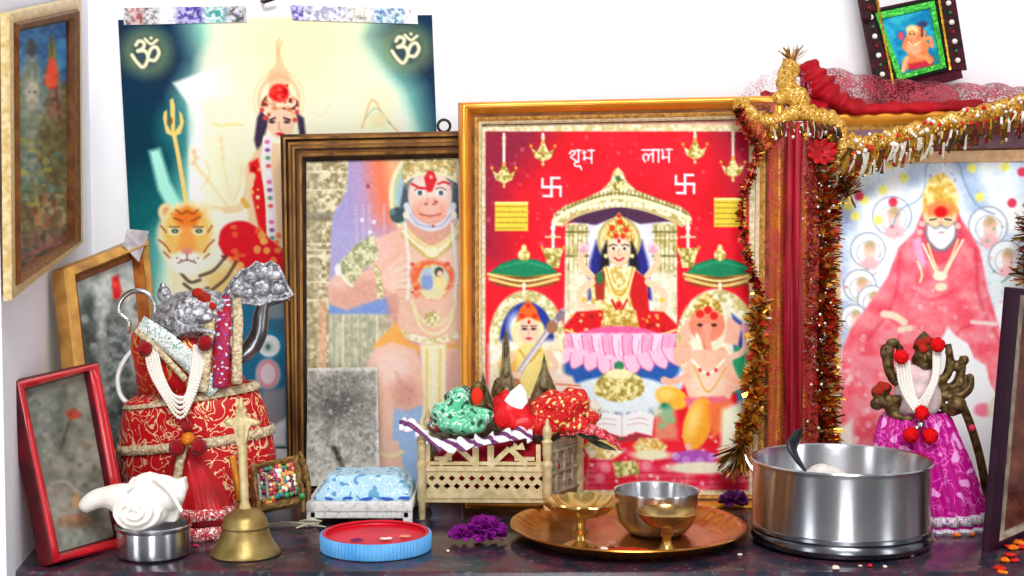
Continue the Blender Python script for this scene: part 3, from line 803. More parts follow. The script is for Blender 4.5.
# ================================================================== LAKSHMI picture
def draw_lakshmi(A):
    G1, G2, G3 = '#a08f4c', '#efe6b8', '#f6f0d4'
    A.fill(mottle('#dd0f2a', '#ee2138', 40, 2))
    A.poly([(470, 110), (560, 110), (540, 150), (505, 185), (500, 260), (470, 260)], '#8c2648', 18, 0.85)
    A.poly([(690, 110), (770, 110), (770, 230), (735, 200), (725, 150)], '#97203f', 16, 0.8)
    A.scatter((488, 132, 560, 260), 40, 1.8, ['#f0a0b0', '#c85a74', '#e87a8c'], 21, 0.35); A.scatter((560, 135, 748, 230), 45, 1.6, ['#f58a98', '#f06070', '#fbb8c0'], 22, 0.4)
    A.poly([(480, 450), (770, 450), (770, 510), (480, 510)], mottle('#e0274a', '#f07f92', 14, 6), 4, 0.9)
    for y in (462, 474, 480, 486): A.line([(486, y), (750, y - 2)], 1.3, '#f7b0b8' if y % 3 else '#c41030', 0.8, 0.7, False)
    for x in (540, 590, 640, 690): A.line([(x, 452), (x - 4, 492)], 1.4, '#f09a6a', 0.8, 0.7, False)
    A.scatter((560, 430, 740, 486), 50, 1.8, ['#fbe6c0', '#f6c8d0', '#fff4ec', '#f28aa0'], 25, 0.8)
    # hanging lamps
    for x, y0, y1 in ((504, 134, 182), (543, 134, 160), (695, 132, 158), (733, 130, 176)):
        A.line([(x, y0), (x, y1 - 14)], 2.6, '#f4ece0', 0.8, 1, False); A.dots([(x, y0 + 4), (x, y0 + 10)], 1.8, '#e8d8b0')
        A.poly([(x - 12, y1 - 12), (x - 6, y1 - 8), (x - 2, y1 - 16), (x + 2, y1 - 16), (x + 6, y1 - 8), (x + 12, y1 - 12), (x + 8, y1 - 2), (x, y1 + 2), (x - 8, y1 - 2)], mottle('#a8933c', '#f4ecb0', 3, 4), 0.8)
        A.dots([(x - 12, y1 - 14), (x + 12, y1 - 14), (x, y1 - 18)], 1.6, '#f4a030'); A.ell(x, y1 + 4, 1.4, 2, '#e8d890')
    # shubh / labh
    W = '#fdeef2'
    def bar(x0, x1, y): A.line([(x0, y), (x1, y)], 1.6, W, 0.6, 1, False)
    def stem(x, y0, y1): A.line([(x, y0), (x, y1)], 1.7, W, 0.6, 1, False)
    # श + ु
    bar(575.5, 581, 150.5); stem(578.5, 150, 161.5)
    A.line([(569.5, 153.5), (572.5, 150.8), (575, 153.2), (571, 156.8), (573.5, 159), (577, 161.5)], 1.8, W, 0.6)
    A.line([(578.5, 161.5), (575.2, 162.6), (574.6, 165.2), (577.4, 166.4), (580, 166), (581.4, 169.4)], 1.7, W, 0.6)
    # भ
    stem(591.5, 150, 163); bar(588, 594, 150.5); A.line([(584, 151), (584.5, 157)], 1.7, W, 0.6); A.line([(582.5, 153), (586, 152)], 1.5, W, 0.6)
    A.line([(584.5, 157.5), (591, 158.5)], 1.6, W, 0.6); A.ell(584.3, 158.8, 1.6, 1.6, W)
    # ल
    A.line([(642, 150), (656, 150)], 1.6, W, 0.6, 1, False); A.line([(645, 161.5), (643, 157.5), (645.5, 154), (648.6, 156), (647.8, 160)], 1.8, W, 0.6); A.line([(648.6, 156.5), (650.5, 154), (653, 155)], 1.6, W, 0.6); stem(653, 150, 162)
    # ा
    bar(655, 660, 150); stem(658.5, 150, 162)
    # भ
    bar(666, 672, 149.5); stem(669, 149, 162); A.line([(662.5, 149.5), (663, 156)], 1.7, W, 0.6); A.line([(663, 157), (669, 157.5)], 1.6, W, 0.6); A.ell(663, 157.8, 1.6, 1.6, W)
    # auspicious cross signs
    for x, y in ((551.5, 187), (685, 184)):
        A.line([(x, y - 9), (x, y + 9)], 2.6, W, 0.6, 1, False); A.line([(x - 9, y), (x + 9, y)], 2.6, W, 0.6, 1, False)
        for p in ([(x, y - 9), (x + 8, y - 9)], [(x + 9, y), (x + 9, y + 9)], [(x, y + 9), (x - 8, y + 9)], [(x - 9, y), (x - 9, y - 8)]): A.line(p, 2.4, W, 0.6, 1, False)
    # yellow tablets
    for x0, y0, x1, y1 in ((495, 202, 528, 231), (714, 198, 746, 227)):
        A.poly([(x0, y0), (x1, y0), (x1, y1), (x0, y1)], '#ecd34a', 0.8)
        A.poly([(x0, y0), (x1, y0), (x1, y0 + 2), (x0, y0 + 2)], '#f8ec9a', 0.6)
        g = random.Random(int(x0))
        for k in range(5):
            y = y0 + 4.5 + k * 5.4; x = x0 + 2
            while x < x1 - 4:
                w = g.uniform(2, 5); A.line([(x, y), (x + w, y)], 1.4, '#a8842c', 0.6, 0.75, False); x += w + 1.6
    # throne arch: white ground, columns, canopy
    A.poly([(566, 226), (590, 212), (618, 207), (648, 211), (676, 224), (677, 326), (564, 326)], '#f2efe6', 1.5)
    A.ell(619, 245, 42, 44, '#dcd8ee', soft=10); A.ell(619, 246, 28, 32, '#f8f7fb', soft=6)
    A.poly([(568, 222), (580, 214), (618, 206), (658, 212), (674, 221), (640, 224), (619, 216), (596, 225)], '#5a3454', 1.2)
    for x0, x1 in ((566, 588), (653, 677)):
        A.poly([(x0, 224), (x1, 224), (x1 - 1, 322), (x0 + 1, 322)], mottle('#b8ac68', '#f8f2d0', 4, int(x0)), 1.2)
        for y in (232, 238, 256, 262): A.line([(x0, y), (x1, y)], 2.4, '#f4ecc8' if y % 4 else '#7c7038', 0.8, 0.8, False)
        for k in range(5): A.line([(x0 + 3 + k * 4.4, 226), (x0 + 3 + k * 4.4, 270)], 1.1, '#7c7038', 0.6, 0.55, False)
        A.poly([(x0 + 2, 272), (x1 - 2, 272), (x1 - 2, 322), (x0 + 2, 322)], '#efe9d8', 3, 0.75)
    A.poly([(552, 226), (554, 214), (564, 206), (586, 198), (602, 190), (611, 180), (613, 172), (618, 167), (623, 172), (626, 180), (636, 190), (656, 198), (680, 206), (690, 214), (692, 224), (684, 226), (664, 216), (640, 208), (618, 205), (596, 208), (572, 217), (562, 226)], mottle('#bfae6c', '#f8f2cc', 3.4, 31), 1)
    A.line([(554, 220), (572, 209), (596, 200), (618, 197), (640, 200), (668, 208), (690, 219)], 3.6, '#f3ecc2', 0.8); A.line([(556, 216), (580, 203), (618, 193), (656, 202), (688, 214)], 1.6, '#8a7c40', 0.7, 0.8)
    A.line([(562, 226), (574, 217), (598, 209), (618, 206), (640, 209), (664, 217), (682, 226)], 2.4, '#cfc184', 0.8)
    for i in range(34):
        t = i / 33; x = 556 + 130 * t; y = 216 - 20 * math.sin(math.pi * t) ** 0.9
        A.line([(x, y - 1), (x + 0.4, y - 5)], 1.3, '#7a6c34', 0.6, 0.75, False)
    for i in range(22):
        t = i / 21; x = 562 + 118 * t; y = 204.5 + 8.5 * (2 * t - 1) ** 2
        A.ell(x, y, 2.2, 2.6, '#fbf7dc', alpha=0.85)
    A.ell(618, 184, 6, 7, mottle('#8f8038', '#efe4a4', 3, 3)); A.ell(618, 173, 3, 4, '#e9dfa2'); A.ell(618, 178, 2.4, 2.4, '#4a7a5a')
    for x in (553, 688):                                       # hanging bell lamps
        A.line([(x, 222), (x, 252)], 3, '#f4efe4', 0.8, 1, False); A.dots([(x, 228), (x, 236)], 2.4, '#fbf7ea'); A.line([(x - 7, 237), (x + 7, 237)], 2, '#e8cfa0', 0.8, 1, False)
        A.poly([(x - 12, 248), (x + 12, 248), (x + 8, 256), (x + 6, 268), (x - 6, 268), (x - 8, 256)], mottle('#a08c3c', '#f2e8a8', 3, 7), 0.8); A.dots([(x - 11, 247), (x + 11, 247)], 1.6, '#f39a30')
    # goddess
    A.poly([(590, 262), (596, 240), (608, 262), (604, 300), (588, 300)], '#2f2f88', 2); A.poly([(648, 262), (642, 240), (632, 262), (634, 300), (652, 300)], '#2f2f88', 2)
    A.ell(619, 241, 22, 24, '#c2ad68', soft=1); A.ell(619, 241, 19, 21, '#f0e2b0', soft=1.5); A.ell(619, 238, 16, 18, mottle('#c98f3c', '#f4dc90', 3, 5))
    A.poly([(602, 250), (607, 240), (610, 270), (603, 284), (597, 282)], '#23222e', 1.5); A.poly([(636, 250), (631, 240), (628, 270), (635, 284), (641, 282)], '#23222e', 1.5)
    A.ell(619, 251, 11.5, 15, '#f4cdae', soft=0.9); A.ell(619, 244, 9, 5, '#f8dcc4', soft=2)
    A.line([(609.5, 246), (613, 244.4), (616.5, 245.4)], 1.2, '#4a3430'); A.line([(622, 245.4), (625.5, 244.4), (629, 246)], 1.2, '#4a3430')
    for x in (613.5, 624.5): A.ell(x, 248.5, 2.8, 1.5, '#fbf6f0'); A.ell(x, 248.5, 1.4, 1.4, '#2a2024')
    A.line([(619, 248), (618.5, 254), (620, 255)], 1.0, '#d09878'); A.line([(614.5, 258), (619, 260.6), (623.5, 258)], 1.8, '#cf2434'); A.ell(619, 241, 1.6, 2.2, '#d01828')
    A.poly([(606, 238), (610, 224), (619, 212), (628, 224), (632, 238), (619, 234)], mottle('#b9862c', '#f6e49a', 2.6, 8), 0.8)
    A.dots([(612, 228), (620, 222), (626, 230), (616, 236), (623, 236)], 2.8, '#e4421e'); A.dots([(619, 216)], 2, '#d8281c')
    A.dots([(606, 256), (632, 256)], 2.2, '#f2e0a0')
    A.poly([(606, 266), (632, 266), (648, 280), (646, 318), (592, 318), (590, 282)], mottle('#d2b45c', '#faf0c4', 3, 14), 1.2)
    A.poly([(632, 268), (646, 278), (650, 316), (636, 318), (630, 296)], '#d21e26', 1.2); A.poly([(606, 268), (594, 278), (596, 300), (604, 300)], '#b33a28', 1.2); A.ell(600, 278, 4, 6, '#3f7a48', soft=1.5)
    for o in (0, 6, 12): A.line([(608 - o * 0.3, 268), (612, 282 + o), (619, 289 + o), (627, 282 + o), (631 + o * 0.3, 268)], 2, ['#f8efc4', '#d8ac3c', '#f4e6a8'][o // 6])
    A.line([(612, 300), (619, 312), (627, 300)], 2, '#c01c28'); A.ell(619, 305, 3, 4, '#e02028')
    A.line([(592, 276), (580, 262), (583, 250)], 6, '#f2cba8'); A.line([(647, 276), (658, 262), (655, 250)], 6, '#f2cba8')
    for x in (584, 653): A.ell(x, 249, 5, 4.6, '#f0a8b8', soft=1); A.dots([(x - 4, 247), (x, 244), (x + 4, 247)], 2.4, '#f7cbd4')
    A.line([(592, 282), (580, 292), (582, 305), (594, 308)], 7, '#f3cfae'); A.line([(648, 282), (662, 292), (664, 305), (658, 316)], 7, '#f3cfae'); A.ell(660, 318, 5, 4, '#f4d2b4')
    A.dots([(584, 300), (662, 300)], 2.6, '#e2c058')
    A.poly([(564, 326), (576, 312), (600, 310), (619, 316), (640, 310), (664, 312), (678, 326), (670, 336), (644, 340), (619, 332), (594, 340), (572, 338)], '#d81f26', 1.2)
    A.scatter((568, 314, 672, 336), 40, 1.6, ['#f0bc4c', '#f7dc94', '#a80f1c'], 33, 0.85); A.poly([(604, 310), (636, 310), (640, 332), (619, 338), (600, 332)], mottle('#b8923a', '#f4e2a0', 3, 24), 1)
    A.line([(566, 330), (590, 338), (619, 332), (648, 338), (676, 330)], 2.4, '#f2d488')
    # lotus, dais
    A.ell(620, 378, 66, 30, '#cfd9e2', soft=1.2); A.ell(620, 372, 63, 26, '#f2f6f8', soft=1.2); A.ell(620, 368, 60, 24, '#2f63ae', soft=1.2)
    A.ell(620, 400, 58, 22, mottle('#8fa0b4', '#dbe6ee', 4, 6), soft=1.5); A.ell(620, 394, 52, 18, '#dfe8ec', soft=1.5)
    A.ell(619, 348, 54, 22, '#e8689f', soft=1.2)
    for k in range(-5, 6):
        x = 619 + k * 9.6; A.poly([(x - 7 + k * 0.6, 334), (x + 7 + k * 0.6, 334), (x + 6, 350), (x - k * 0.9, 362), (x - 6, 350)], '#f7a9cb' if k % 2 else '#f8d0e2', 1.0, smooth=True); A.line([(x - 7 + k * .6, 336), (x - 6, 350), (x - k * .9, 361), (x + 6, 350), (x + 7 + k * .6, 336)], 1.1, '#c8447e', 0.7, 0.75); A.line([(x + k * 0.6, 340), (x - k * .5, 356)], 1.0, '#e070a4', 0.8, 0.6)
    for k in range(-4, 5):
        x = 619 + k * 13; y = 370 - abs(k) * 2.4; A.poly([(x - 9, y - 12), (x + 9, y - 12), (x + 7 + k, y), (x + k * 2.2, y + 6), (x - 7 + k, y)], '#f6c0d8', 1.0, smooth=True); A.line([(x - 9, y - 10), (x - 7 + k, y), (x + k * 2.2, y + 6), (x + 7 + k, y), (x + 9, y - 10)], 1.1, '#d05a92', 0.7, 0.7)
    A.dots([(619, 366)], 5, '#3f8a5a'); A.poly([(603, 374), (635, 374), (644, 386), (640, 396), (619, 402), (598, 396), (594, 386)], mottle('#a08c3c', '#efe2a4', 3.4, 12), 1, smooth=True); A.ell(619, 374, 14, 5, '#efe6b4')
    # umbrellas
    for x in (524, 720):
        A.ell(x, 276, 36, 9, '#c98f3c', soft=1); A.ell(x, 282, 32, 6, '#8a5a2a', soft=1); A.line([(x - 34, 279), (x, 286), (x + 34, 279)], 3, '#f0c880'); A.line([(x - 36, 274), (x, 281), (x + 36, 274)], 2.4, '#f5dc98')
        A.poly([(x - 34, 273), (x - 24, 264), (x - 10, 259), (x + 10, 259), (x + 24, 264), (x + 34, 273), (x, 277)], '#1c8a60', 1); A.line([(x - 24, 268), (x, 262), (x + 24, 268)], 2, '#3fae80', 1, 0.7)
        A.ell(x, 255, 6, 6, mottle('#b8a044', '#f2e8a8', 3, 3)); A.ell(x, 248, 2.6, 3.6, '#efe4a0'); A.line([(x, 284), (x, 300)], 3, '#f6f0e0', 0.8, 1, False)
    # left attendant with the veena
    A.ell(527, 338, 38, 48, mottle('#c4b878', '#f8f3d4', 4, 41), soft=1.2); A.ell(527, 340, 27, 38, '#2d3f9c', soft=1.2); A.ell(516, 326, 8, 12, '#e8eef4', soft=4)
    A.poly([(488, 345), (505, 340), (560, 340), (568, 400), (488, 400)], mottle('#e8d9b4', '#fbf5e4', 6, 4), 3)
    A.ell(528, 332, 17, 17, '#efe0ae', soft=1.5); A.poly([(516, 322), (520, 308), (528, 300), (536, 308), (541, 322), (528, 318)], '#e8702c', 1.2); A.dots([(528, 306), (522, 316), (535, 316)], 2.4, '#e4341e')
    A.ell(529, 331, 10, 13, '#f3cbb0', soft=0.9); 
    for x in (524.5, 533.5): A.ell(x, 329, 2.4, 1.3, '#3a2a2c'); A.line([(x - 3, 326), (x + 3, 326)], 1, '#5a3a34')
    A.line([(529, 330), (528.5, 335)], 1, '#cf957c'); A.ell(529, 338.5, 3, 1.3, '#cf3040'); A.ell(529, 322, 1.4, 1.8, '#d01828')
    A.poly([(512, 352), (524, 344), (536, 344), (548, 352), (556, 396), (502, 396)], '#f4d88a', 1.5); A.ell(508, 366, 9, 14, '#f1b45a', soft=2); A.line([(520, 350), (529, 362), (540, 350)], 2.2, '#d8ac4c')
    A.line([(504, 396), (530, 356), (563, 311)], 6, '#b9aeb4', 1); A.line([(506, 392), (563, 311)], 1.4, '#efe9ec', 0.6, 1, False); A.ell(560, 316, 4, 6, '#8f7f88', 30); A.ell(511, 385, 10, 11, '#b8805a', soft=1.2); A.ell(509, 382, 4, 4, '#d8a878', soft=2); A.ell(552, 327, 6, 6.5, '#a8785c', soft=1.2)
    A.line([(548, 352), (556, 366), (548, 374)], 6, '#f2cbae'); A.line([(512, 354), (508, 372), (520, 376)], 6, '#f2cbae')
    A.poly([(548, 370), (572, 376), (582, 396), (560, 402)], '#f1d9c8', 2); A.line([(556, 384), (580, 386)], 2, '#e08a6a')
    # right attendant: the elephant-headed one
    A.ell(717, 342, 41, 53, mottle('#c4b878', '#faf5da', 4, 51), soft=1.2); A.ell(718, 346, 31, 44, '#ece7cc', soft=1.2); A.poly([(732, 314), (742, 322), (744, 352), (734, 350)], '#2d4aa8', 2)
    A.poly([(736, 345), (746, 350), (748, 392), (734, 394), (730, 370)], '#2f9a6c', 2); A.poly([(744, 368), (752, 372), (750, 396), (740, 402)], '#6a4a9a', 2); A.ell(742, 398, 5, 8, '#3f90b8', soft=2)
    A.poly([(690, 318), (694, 302), (706, 292), (720, 302), (724, 318), (707, 312)], mottle('#b08c34', '#f4e4a0', 3, 5), 1)
    A.poly([(728, 316), (742, 326), (738, 346), (724, 342)], '#f0b8a0', 1.5); A.poly([(688, 318), (680, 330), (684, 346), (692, 340)], '#f0b8a0', 1.5)
    A.ell(707, 325, 18, 17, '#ee8f74', soft=1.2); A.dots([(700, 314), (708, 310), (714, 316)], 4, '#e02c28'); A.ell(700, 325, 2.6, 1.6, '#3a2a2c'); A.ell(714, 325, 2.6, 1.6, '#3a2a2c')
    A.line([(707, 328), (706, 342), (710, 354), (718, 358), (722, 352)], 9, '#f0a48a', 1); A.line([(704, 334), (704, 344), (708, 354)], 1.2, '#c8705a', 0.7, 0.7); A.ell(698, 338, 2, 5, '#fbf4e4', -20)
    A.poly([(690, 350), (726, 350), (738, 376), (730, 400), (690, 402), (682, 378)], '#f4bfa4', 1.5); A.ell(708, 384, 17, 15, '#f7d0b8', soft=4)
    A.ell(684, 350, 8, 9, '#f2b69e', soft=1.5); A.line([(690, 356), (678, 362), (676, 350)], 6, '#f2b69e'); A.line([(730, 358), (744, 350), (746, 332)], 6, '#f4c4b0'); A.ell(746, 328, 5, 5, '#f3a8bc'); A.line([(728, 376), (740, 384), (728, 390)], 7, '#f2b69e'); A.line([(688, 376), (672, 382), (664, 380)], 7, '#f2b69e')
    A.line([(692, 360), (708, 374), (724, 360)], 2.6, '#fbf2d8'); A.dots([(700, 370), (708, 374), (716, 370)], 2, '#d8404a'); A.line([(694, 366), (708, 392), (726, 368)], 1.6, '#e0b050')
    A.ell(672, 398, 17, 11, '#f5b440', soft=1.2, rot=20); A.ell(666, 394, 8, 6, '#f9cf74', soft=3); A.poly([(684, 398), (724, 396), (740, 408), (724, 418), (690, 414)], '#e0708a', 1.5)
    A.ell(698, 424, 14, 27, '#f5a838', soft=1.2, rot=16); A.ell(693, 420, 6, 16, '#fad07a', soft=4, rot=16); A.poly([(708, 404), (732, 400), (728, 428), (712, 440)], '#ef7a4a', 3); A.poly([(722, 410), (744, 400), (742, 452), (720, 450)], '#f7efd4', 3)
    A.line([(688, 446), (690, 452), (682, 456)], 6, '#f2b69e'); A.ell(694, 458, 22, 8, '#b25ab8', soft=1.5); A.dots([(676, 456), (686, 460), (700, 461), (712, 457)], 4, '#c98ad0'); A.ell(700, 468, 34, 6, '#f6e6cc', soft=1.5)
    # book, offerings
    A.ell(667, 414, 6, 10, '#3a9a8a', soft=2); A.dots([(664, 406), (672, 420), (662, 426)], 3.4, '#2f8f6a'); A.poly([(654, 408), (676, 408), (678, 440), (654, 440)], '#d9d096', 3, 0.6)
    A.poly([(590, 416), (606, 412), (622, 416), (638, 411), (654, 416), (652, 436), (636, 432), (622, 437), (606, 432), (588, 436)], '#fbf4f4', 1); A.line([(622, 416), (622, 436)], 1.2, '#d4b8bc')
    for y in (420, 425): A.line([(597, y), (604, y - 1.5), (616, y)], 1.0, '#c79aa4', 0.6, 0.8); A.line([(628, y), (640, y - 2), (648, y)], 1.0, '#c79aa4', 0.6, 0.8)
    A.poly([(590, 436), (606, 433), (622, 438), (636, 433), (653, 437), (653, 440), (622, 442), (590, 440)], '#a83a4a', 1)
    A.poly([(582, 446), (592, 438), (612, 440), (624, 452), (612, 460), (590, 458)], mottle('#d8b86a', '#fbf4d8', 4, 9), 1.5); A.poly([(632, 446), (640, 438), (658, 438), (668, 446), (662, 456), (640, 456)], mottle('#d8a850', '#f8e4b0', 3, 19), 1.5); A.ell(652, 455, 20, 5, '#f4e8c4', soft=1.5)
    A.poly([(612, 462), (636, 460), (640, 474), (616, 478)], mottle('#9a9a50', '#f0e4a8', 3, 29), 1.5); A.dots([(606, 468), (646, 466), (600, 478)], 5, '#f49aa8', 0.8, 2)
    A.poly([(488, 400), (560, 400), (575, 440), (575, 496), (488, 496)], mottle('#d8405a', '#f0b8a0', 8, 6), 3)
    # printed border
    w0, w1, h0, h1 = 485.5, 749, 131.5, 490
    for a, b, c, d, col in ((470, 115, 485.5, 510, None), (749, 115, 775, 510, None), (470, 110, 775, 131.5, None), (470, 490, 775, 520, None)):
        A.poly([(a, b), (c, b), (c, d), (a, d)], mottle('#d8c58a', '#f4ead0', 3, 61), 0.8)
    A.poly([(470, 105), (775, 105), (775, 124), (470, 124)], '#d89a8c', 1.2); A.poly([(470, 115), (481, 115), (481, 510), (470, 510)], '#e6c9a8', 1.2)
    A.poly([(754, 115), (775, 115), (775, 510), (754, 510)], '#efd9c0', 1.2)
    A.grain(0.06, 1.8, 8)
pK = lean_plane(1.565, 0.2)
K_prof = [(0.0, 0.0, 0), (0.02, 0.008, 0), (0.07, 0.0135, 0), (0.15, 0.0170, 0), (0.25, 0.0182, 0), (0.35, 0.0172, 0), (0.44, 0.0145, 0), (0.52, 0.0100, 0), (0.57, 0.0070, 1), (0.62, 0.0072, 1), (0.70, 0.007, 2), (0.88, 0.004, 3), (1.0, 0.001, 1)]
lakshmi = framed('framed_picture', 'large gilt framed red picture of a goddess seated on a pink lotus', 'picture', pK,
    [(458, 104), (785, 97), (784, 512), (461, 512)], [(482, 125), (756, 119), (753, 492), (482, 493)], K_prof, [M_gold, M_brownline, M_gold_dk, M_cream], 0.022, draw_lakshmi)

# ================================================================== seated saint picture
def draw_saint(A):
    A.fill(mottle('#dde8f2', '#f4f8fb', 20, 3))
    A.poly([(828, 150), (880, 150), (870, 190), (852, 240), (850, 300), (870, 340), (828, 420)], mottle('#a9b8d6', '#dfe8f2', 14, 5), 9, 0.9)
    A.poly([(945, 150), (975, 160), (992, 215), (1012, 236), (1000, 240), (972, 214)], '#a8bede', 6, 0.8); A.poly([(905, 152), (940, 152), (925, 180), (905, 196)], '#b8cbe6', 7, 0.7); A.poly([(1010, 150), (1090, 150), (1090, 215), (1020, 195)], '#b6c6e2', 8, 0.7)
    # discs with little faces
    for x, y, r in ((892, 216, 20), (868, 250, 18), (860, 286, 17), (872, 300, 15), (854, 318, 14), (988, 226, 20), (1006, 258, 18), (1020, 290, 18)):
        A.ell(x, y, r, r, '#9aa4b4', soft=1.0); A.ell(x, y, r - 1.4, r - 1.4, '#eef0f2', soft=1.0); A.ell(x + 1, y + 3, r * 0.66, r * 0.66, '#b4b8c2', soft=0.8, ring=1.3, alpha=0.8)
        A.ell(x + 2, y + 4, r * 0.32, r * 0.42, '#f0cfc4', soft=1.2); A.ell(x + 2, y - 3, r * 0.36, r * 0.25, '#e0b8a0', soft=1.2)
        A.ell(x + 2, y + r * 0.8, r * 0.5, r * 0.36, ['#e6909c', '#efb0b4', '#d8e0d0'][int(x) % 3], soft=2, alpha=0.8)
        A.ell(x + 2, y - 6, r * .22, r * .2, '#b8a878', soft=1.4, alpha=.7); A.scatter((x - r, y, x + r, y + r * 1.6), 9, 1.4, ['#c8505a', '#8a94a4', '#e9b4a8', '#8fae9a', '#e8d08a'], int(x + y), 0.6)
    A.poly([(1000, 280), (1090, 270), (1090, 500), (1004, 500)], mottle('#dfe8e4', '#f6f8f6', 9, 7), 5); A.line([(1002, 282), (1014, 274), (1028, 272)], 2, '#6a9a8c', 1, 0.8)
    # aureole lines
    A.line([(893, 226), (900, 210), (918, 200), (925, 186), (926, 168), (932, 160)], 1.8, '#8fa2bc', 1, 0.9); A.line([(958, 160), (966, 186), (978, 206), (994, 214)], 1.8, '#8fa2bc', 1, 0.9)
    A.poly([(930, 158), (954, 158), (960, 190), (924, 190)], '#cdd8e2', 3, 0.8); A.scatter((926, 160, 958, 188), 24, 1.6, ['#8a98ae', '#f8f8fa', '#c9ced8'], 8, 0.7)
    # robe
    A.poly([(922, 214), (914, 232), (898, 248), (888, 276), (872, 300), (850, 330), (842, 350), (838, 500), (1016, 500), (1016, 372), (1000, 330), (988, 290), (980, 250), (966, 226), (958, 214)], mottle('#ef6474', '#f9939c', 14, 12), 1.5)
    for pts in ([(900, 252), (894, 300), (868, 340)], [(976, 250), (980, 300), (1004, 350)], [(912, 290), (930, 300), (952, 292)], [(880, 310), (900, 330), (890, 360)], [(985, 320), (960, 330), (950, 350)]): A.line(pts, 2.4, '#c8344c', 2, 0.5)
    A.scatter((846, 330, 900, 440), 46, 2.4, ['#fbd4d0', '#f8b8bc', '#fff0ec'], 17, 0.45); A.scatter((900, 290, 1010, 345), 26, 2.0, ['#fbd4d0', '#f8b8bc'], 18, 0.5)
    # white throne-arch (blank area of the sheet)
    A.poly([(935, 500), (930, 345), (942, 338), (948, 328), (956, 336), (968, 344), (974, 358), (986, 366), (990, 384), (1000, 400), (998, 500)], '#fbfafa', 1.5)
    A.ell(983, 410, 9, 7, '#f08a9c', soft=2); A.ell(994, 408, 6, 12, '#dfe2c4', soft=2)
    A.poly([(838, 428), (852, 420), (860, 500), (836, 500)], '#efe4d8', 3)
    # head
    A.poly([(922, 214), (918, 226), (926, 258), (940, 266), (954, 258), (964, 236), (958, 210)], '#e0566a', 2)
    A.ell(940, 214, 17, 20, '#f0d2a8', soft=1.5)
    A.poly([(922, 214), (923, 192), (930, 178), (942, 172), (952, 180), (959, 196), (958, 214), (940, 206)], mottle('#d9b04c', '#f2e2a4', 5, 9), 1.5)
    A.poly([(926, 206), (940, 200), (956, 206), (952, 216), (928, 216)], '#ee9058', 2); A.ell(941, 212, 6.5, 5.5, '#d8141c', soft=1.5)
    A.line([(930, 220), (936, 219)], 1.6, '#4a4048'); A.line([(945, 219), (951, 220)], 1.6, '#4a4048'); A.ell(941, 223, 2.4, 3, '#d8a890')
    A.poly([(926, 222), (934, 227), (941, 225), (948, 227), (956, 222), (957, 236), (950, 248), (941, 252), (932, 248), (925, 236)], '#7c8490', 1.4, 0.85, True); A.poly([(928, 225), (935, 229), (941, 227), (947, 229), (954, 225), (954, 236), (948, 245), (941, 249), (934, 245), (928, 236)], '#fbfcfc', 1.4, 1, True); A.line([(933, 230), (941, 228), (949, 230)], 1.4, '#c4c8d0', 0.8, 0.8); A.ell(941, 232.5, 3.4, 1.1, '#c89a94'); A.line([(937, 238), (938, 245)], 1, '#c8ccd4', .8, .7); A.line([(945, 238), (944, 245)], 1, '#c8ccd4', .8, .7)
    A.dots([(922, 224), (920, 232), (958, 226)], 3, '#f4b8b4')
    # chains, hands, ornaments
    for o, c in ((0, '#f2d69c'), (5, '#f7e9cc')): A.line([(928 - o, 244), (934 - o * .5, 262), (941, 274 + o), (950 + o * .4, 260), (958 + o, 240)], 2.2, c)
    A.ell(940, 276, 7, 4.5, '#fbe8d0'); A.ell(941, 287, 6, 4, '#f6dcc0'); A.poly([(912, 240), (920, 238), (926, 262), (920, 270), (916, 256)], '#f0a8c8', 2); A.line([(918, 262), (922, 274), (920, 282)], 2.2, '#f7d8b4')
    A.line([(884, 314), (894, 316), (904, 322)], 7, '#f8dcc0', 1.2); A.line([(900, 330), (910, 328)], 6, '#f8dcc0', 1.2); A.line([(972, 322), (996, 324)], 4, '#f9d6d2', 1.2)
    # falling petals
    A.dots([(866, 172), (888, 164), (883, 190), (864, 200), (878, 220), (855, 216), (848, 206), (972, 168), (1005, 167), (980, 197), (904, 178), (1030, 168)], 4.6, '#eeea78', 0.95, 1.4)
    A.dots([(859, 196), (893, 202), (1012, 203), (851, 175), (1022, 172), (1044, 190)], 4.6, '#d83a58', 0.95, 1.2)
    A.grain(0.06, 2.4, 10)
pS = lean_plane(1.575, 0.2)
S_prof = [(0.0, 0.0, 0), (0.02, 0.008, 0), (0.06, 0.012, 0), (0.12, 0.0145, 0), (0.18, 0.015, 0), (0.25, 0.0138, 0), (0.31, 0.010, 2), (0.40, 0.008, 3), (0.78, 0.006, 1), (0.82, 0.006, 4), (1.0, 0.001, 4)]
M_mauve = mat('mauve_mount', '#8f6d78', 0.7, 0, '#7c5c68', 90)
M_peach = mat('peach_slip', '#ecc79c', 0.6, 0, '#dcae80', 120)
saint = framed('framed_picture', 'gilt framed picture of a bearded saint in red robes behind the magenta-skirted idol', 'picture', pS,
    [(796, 112), (1108, 104), (1108, 508), (797, 510)], [(840, 164), (1070, 160), (1068, 480), (841, 482)], S_prof, [M_gold, M_brownline, M_gold_dk, M_mauve, M_peach], 0.02, draw_saint, gain=0.9)

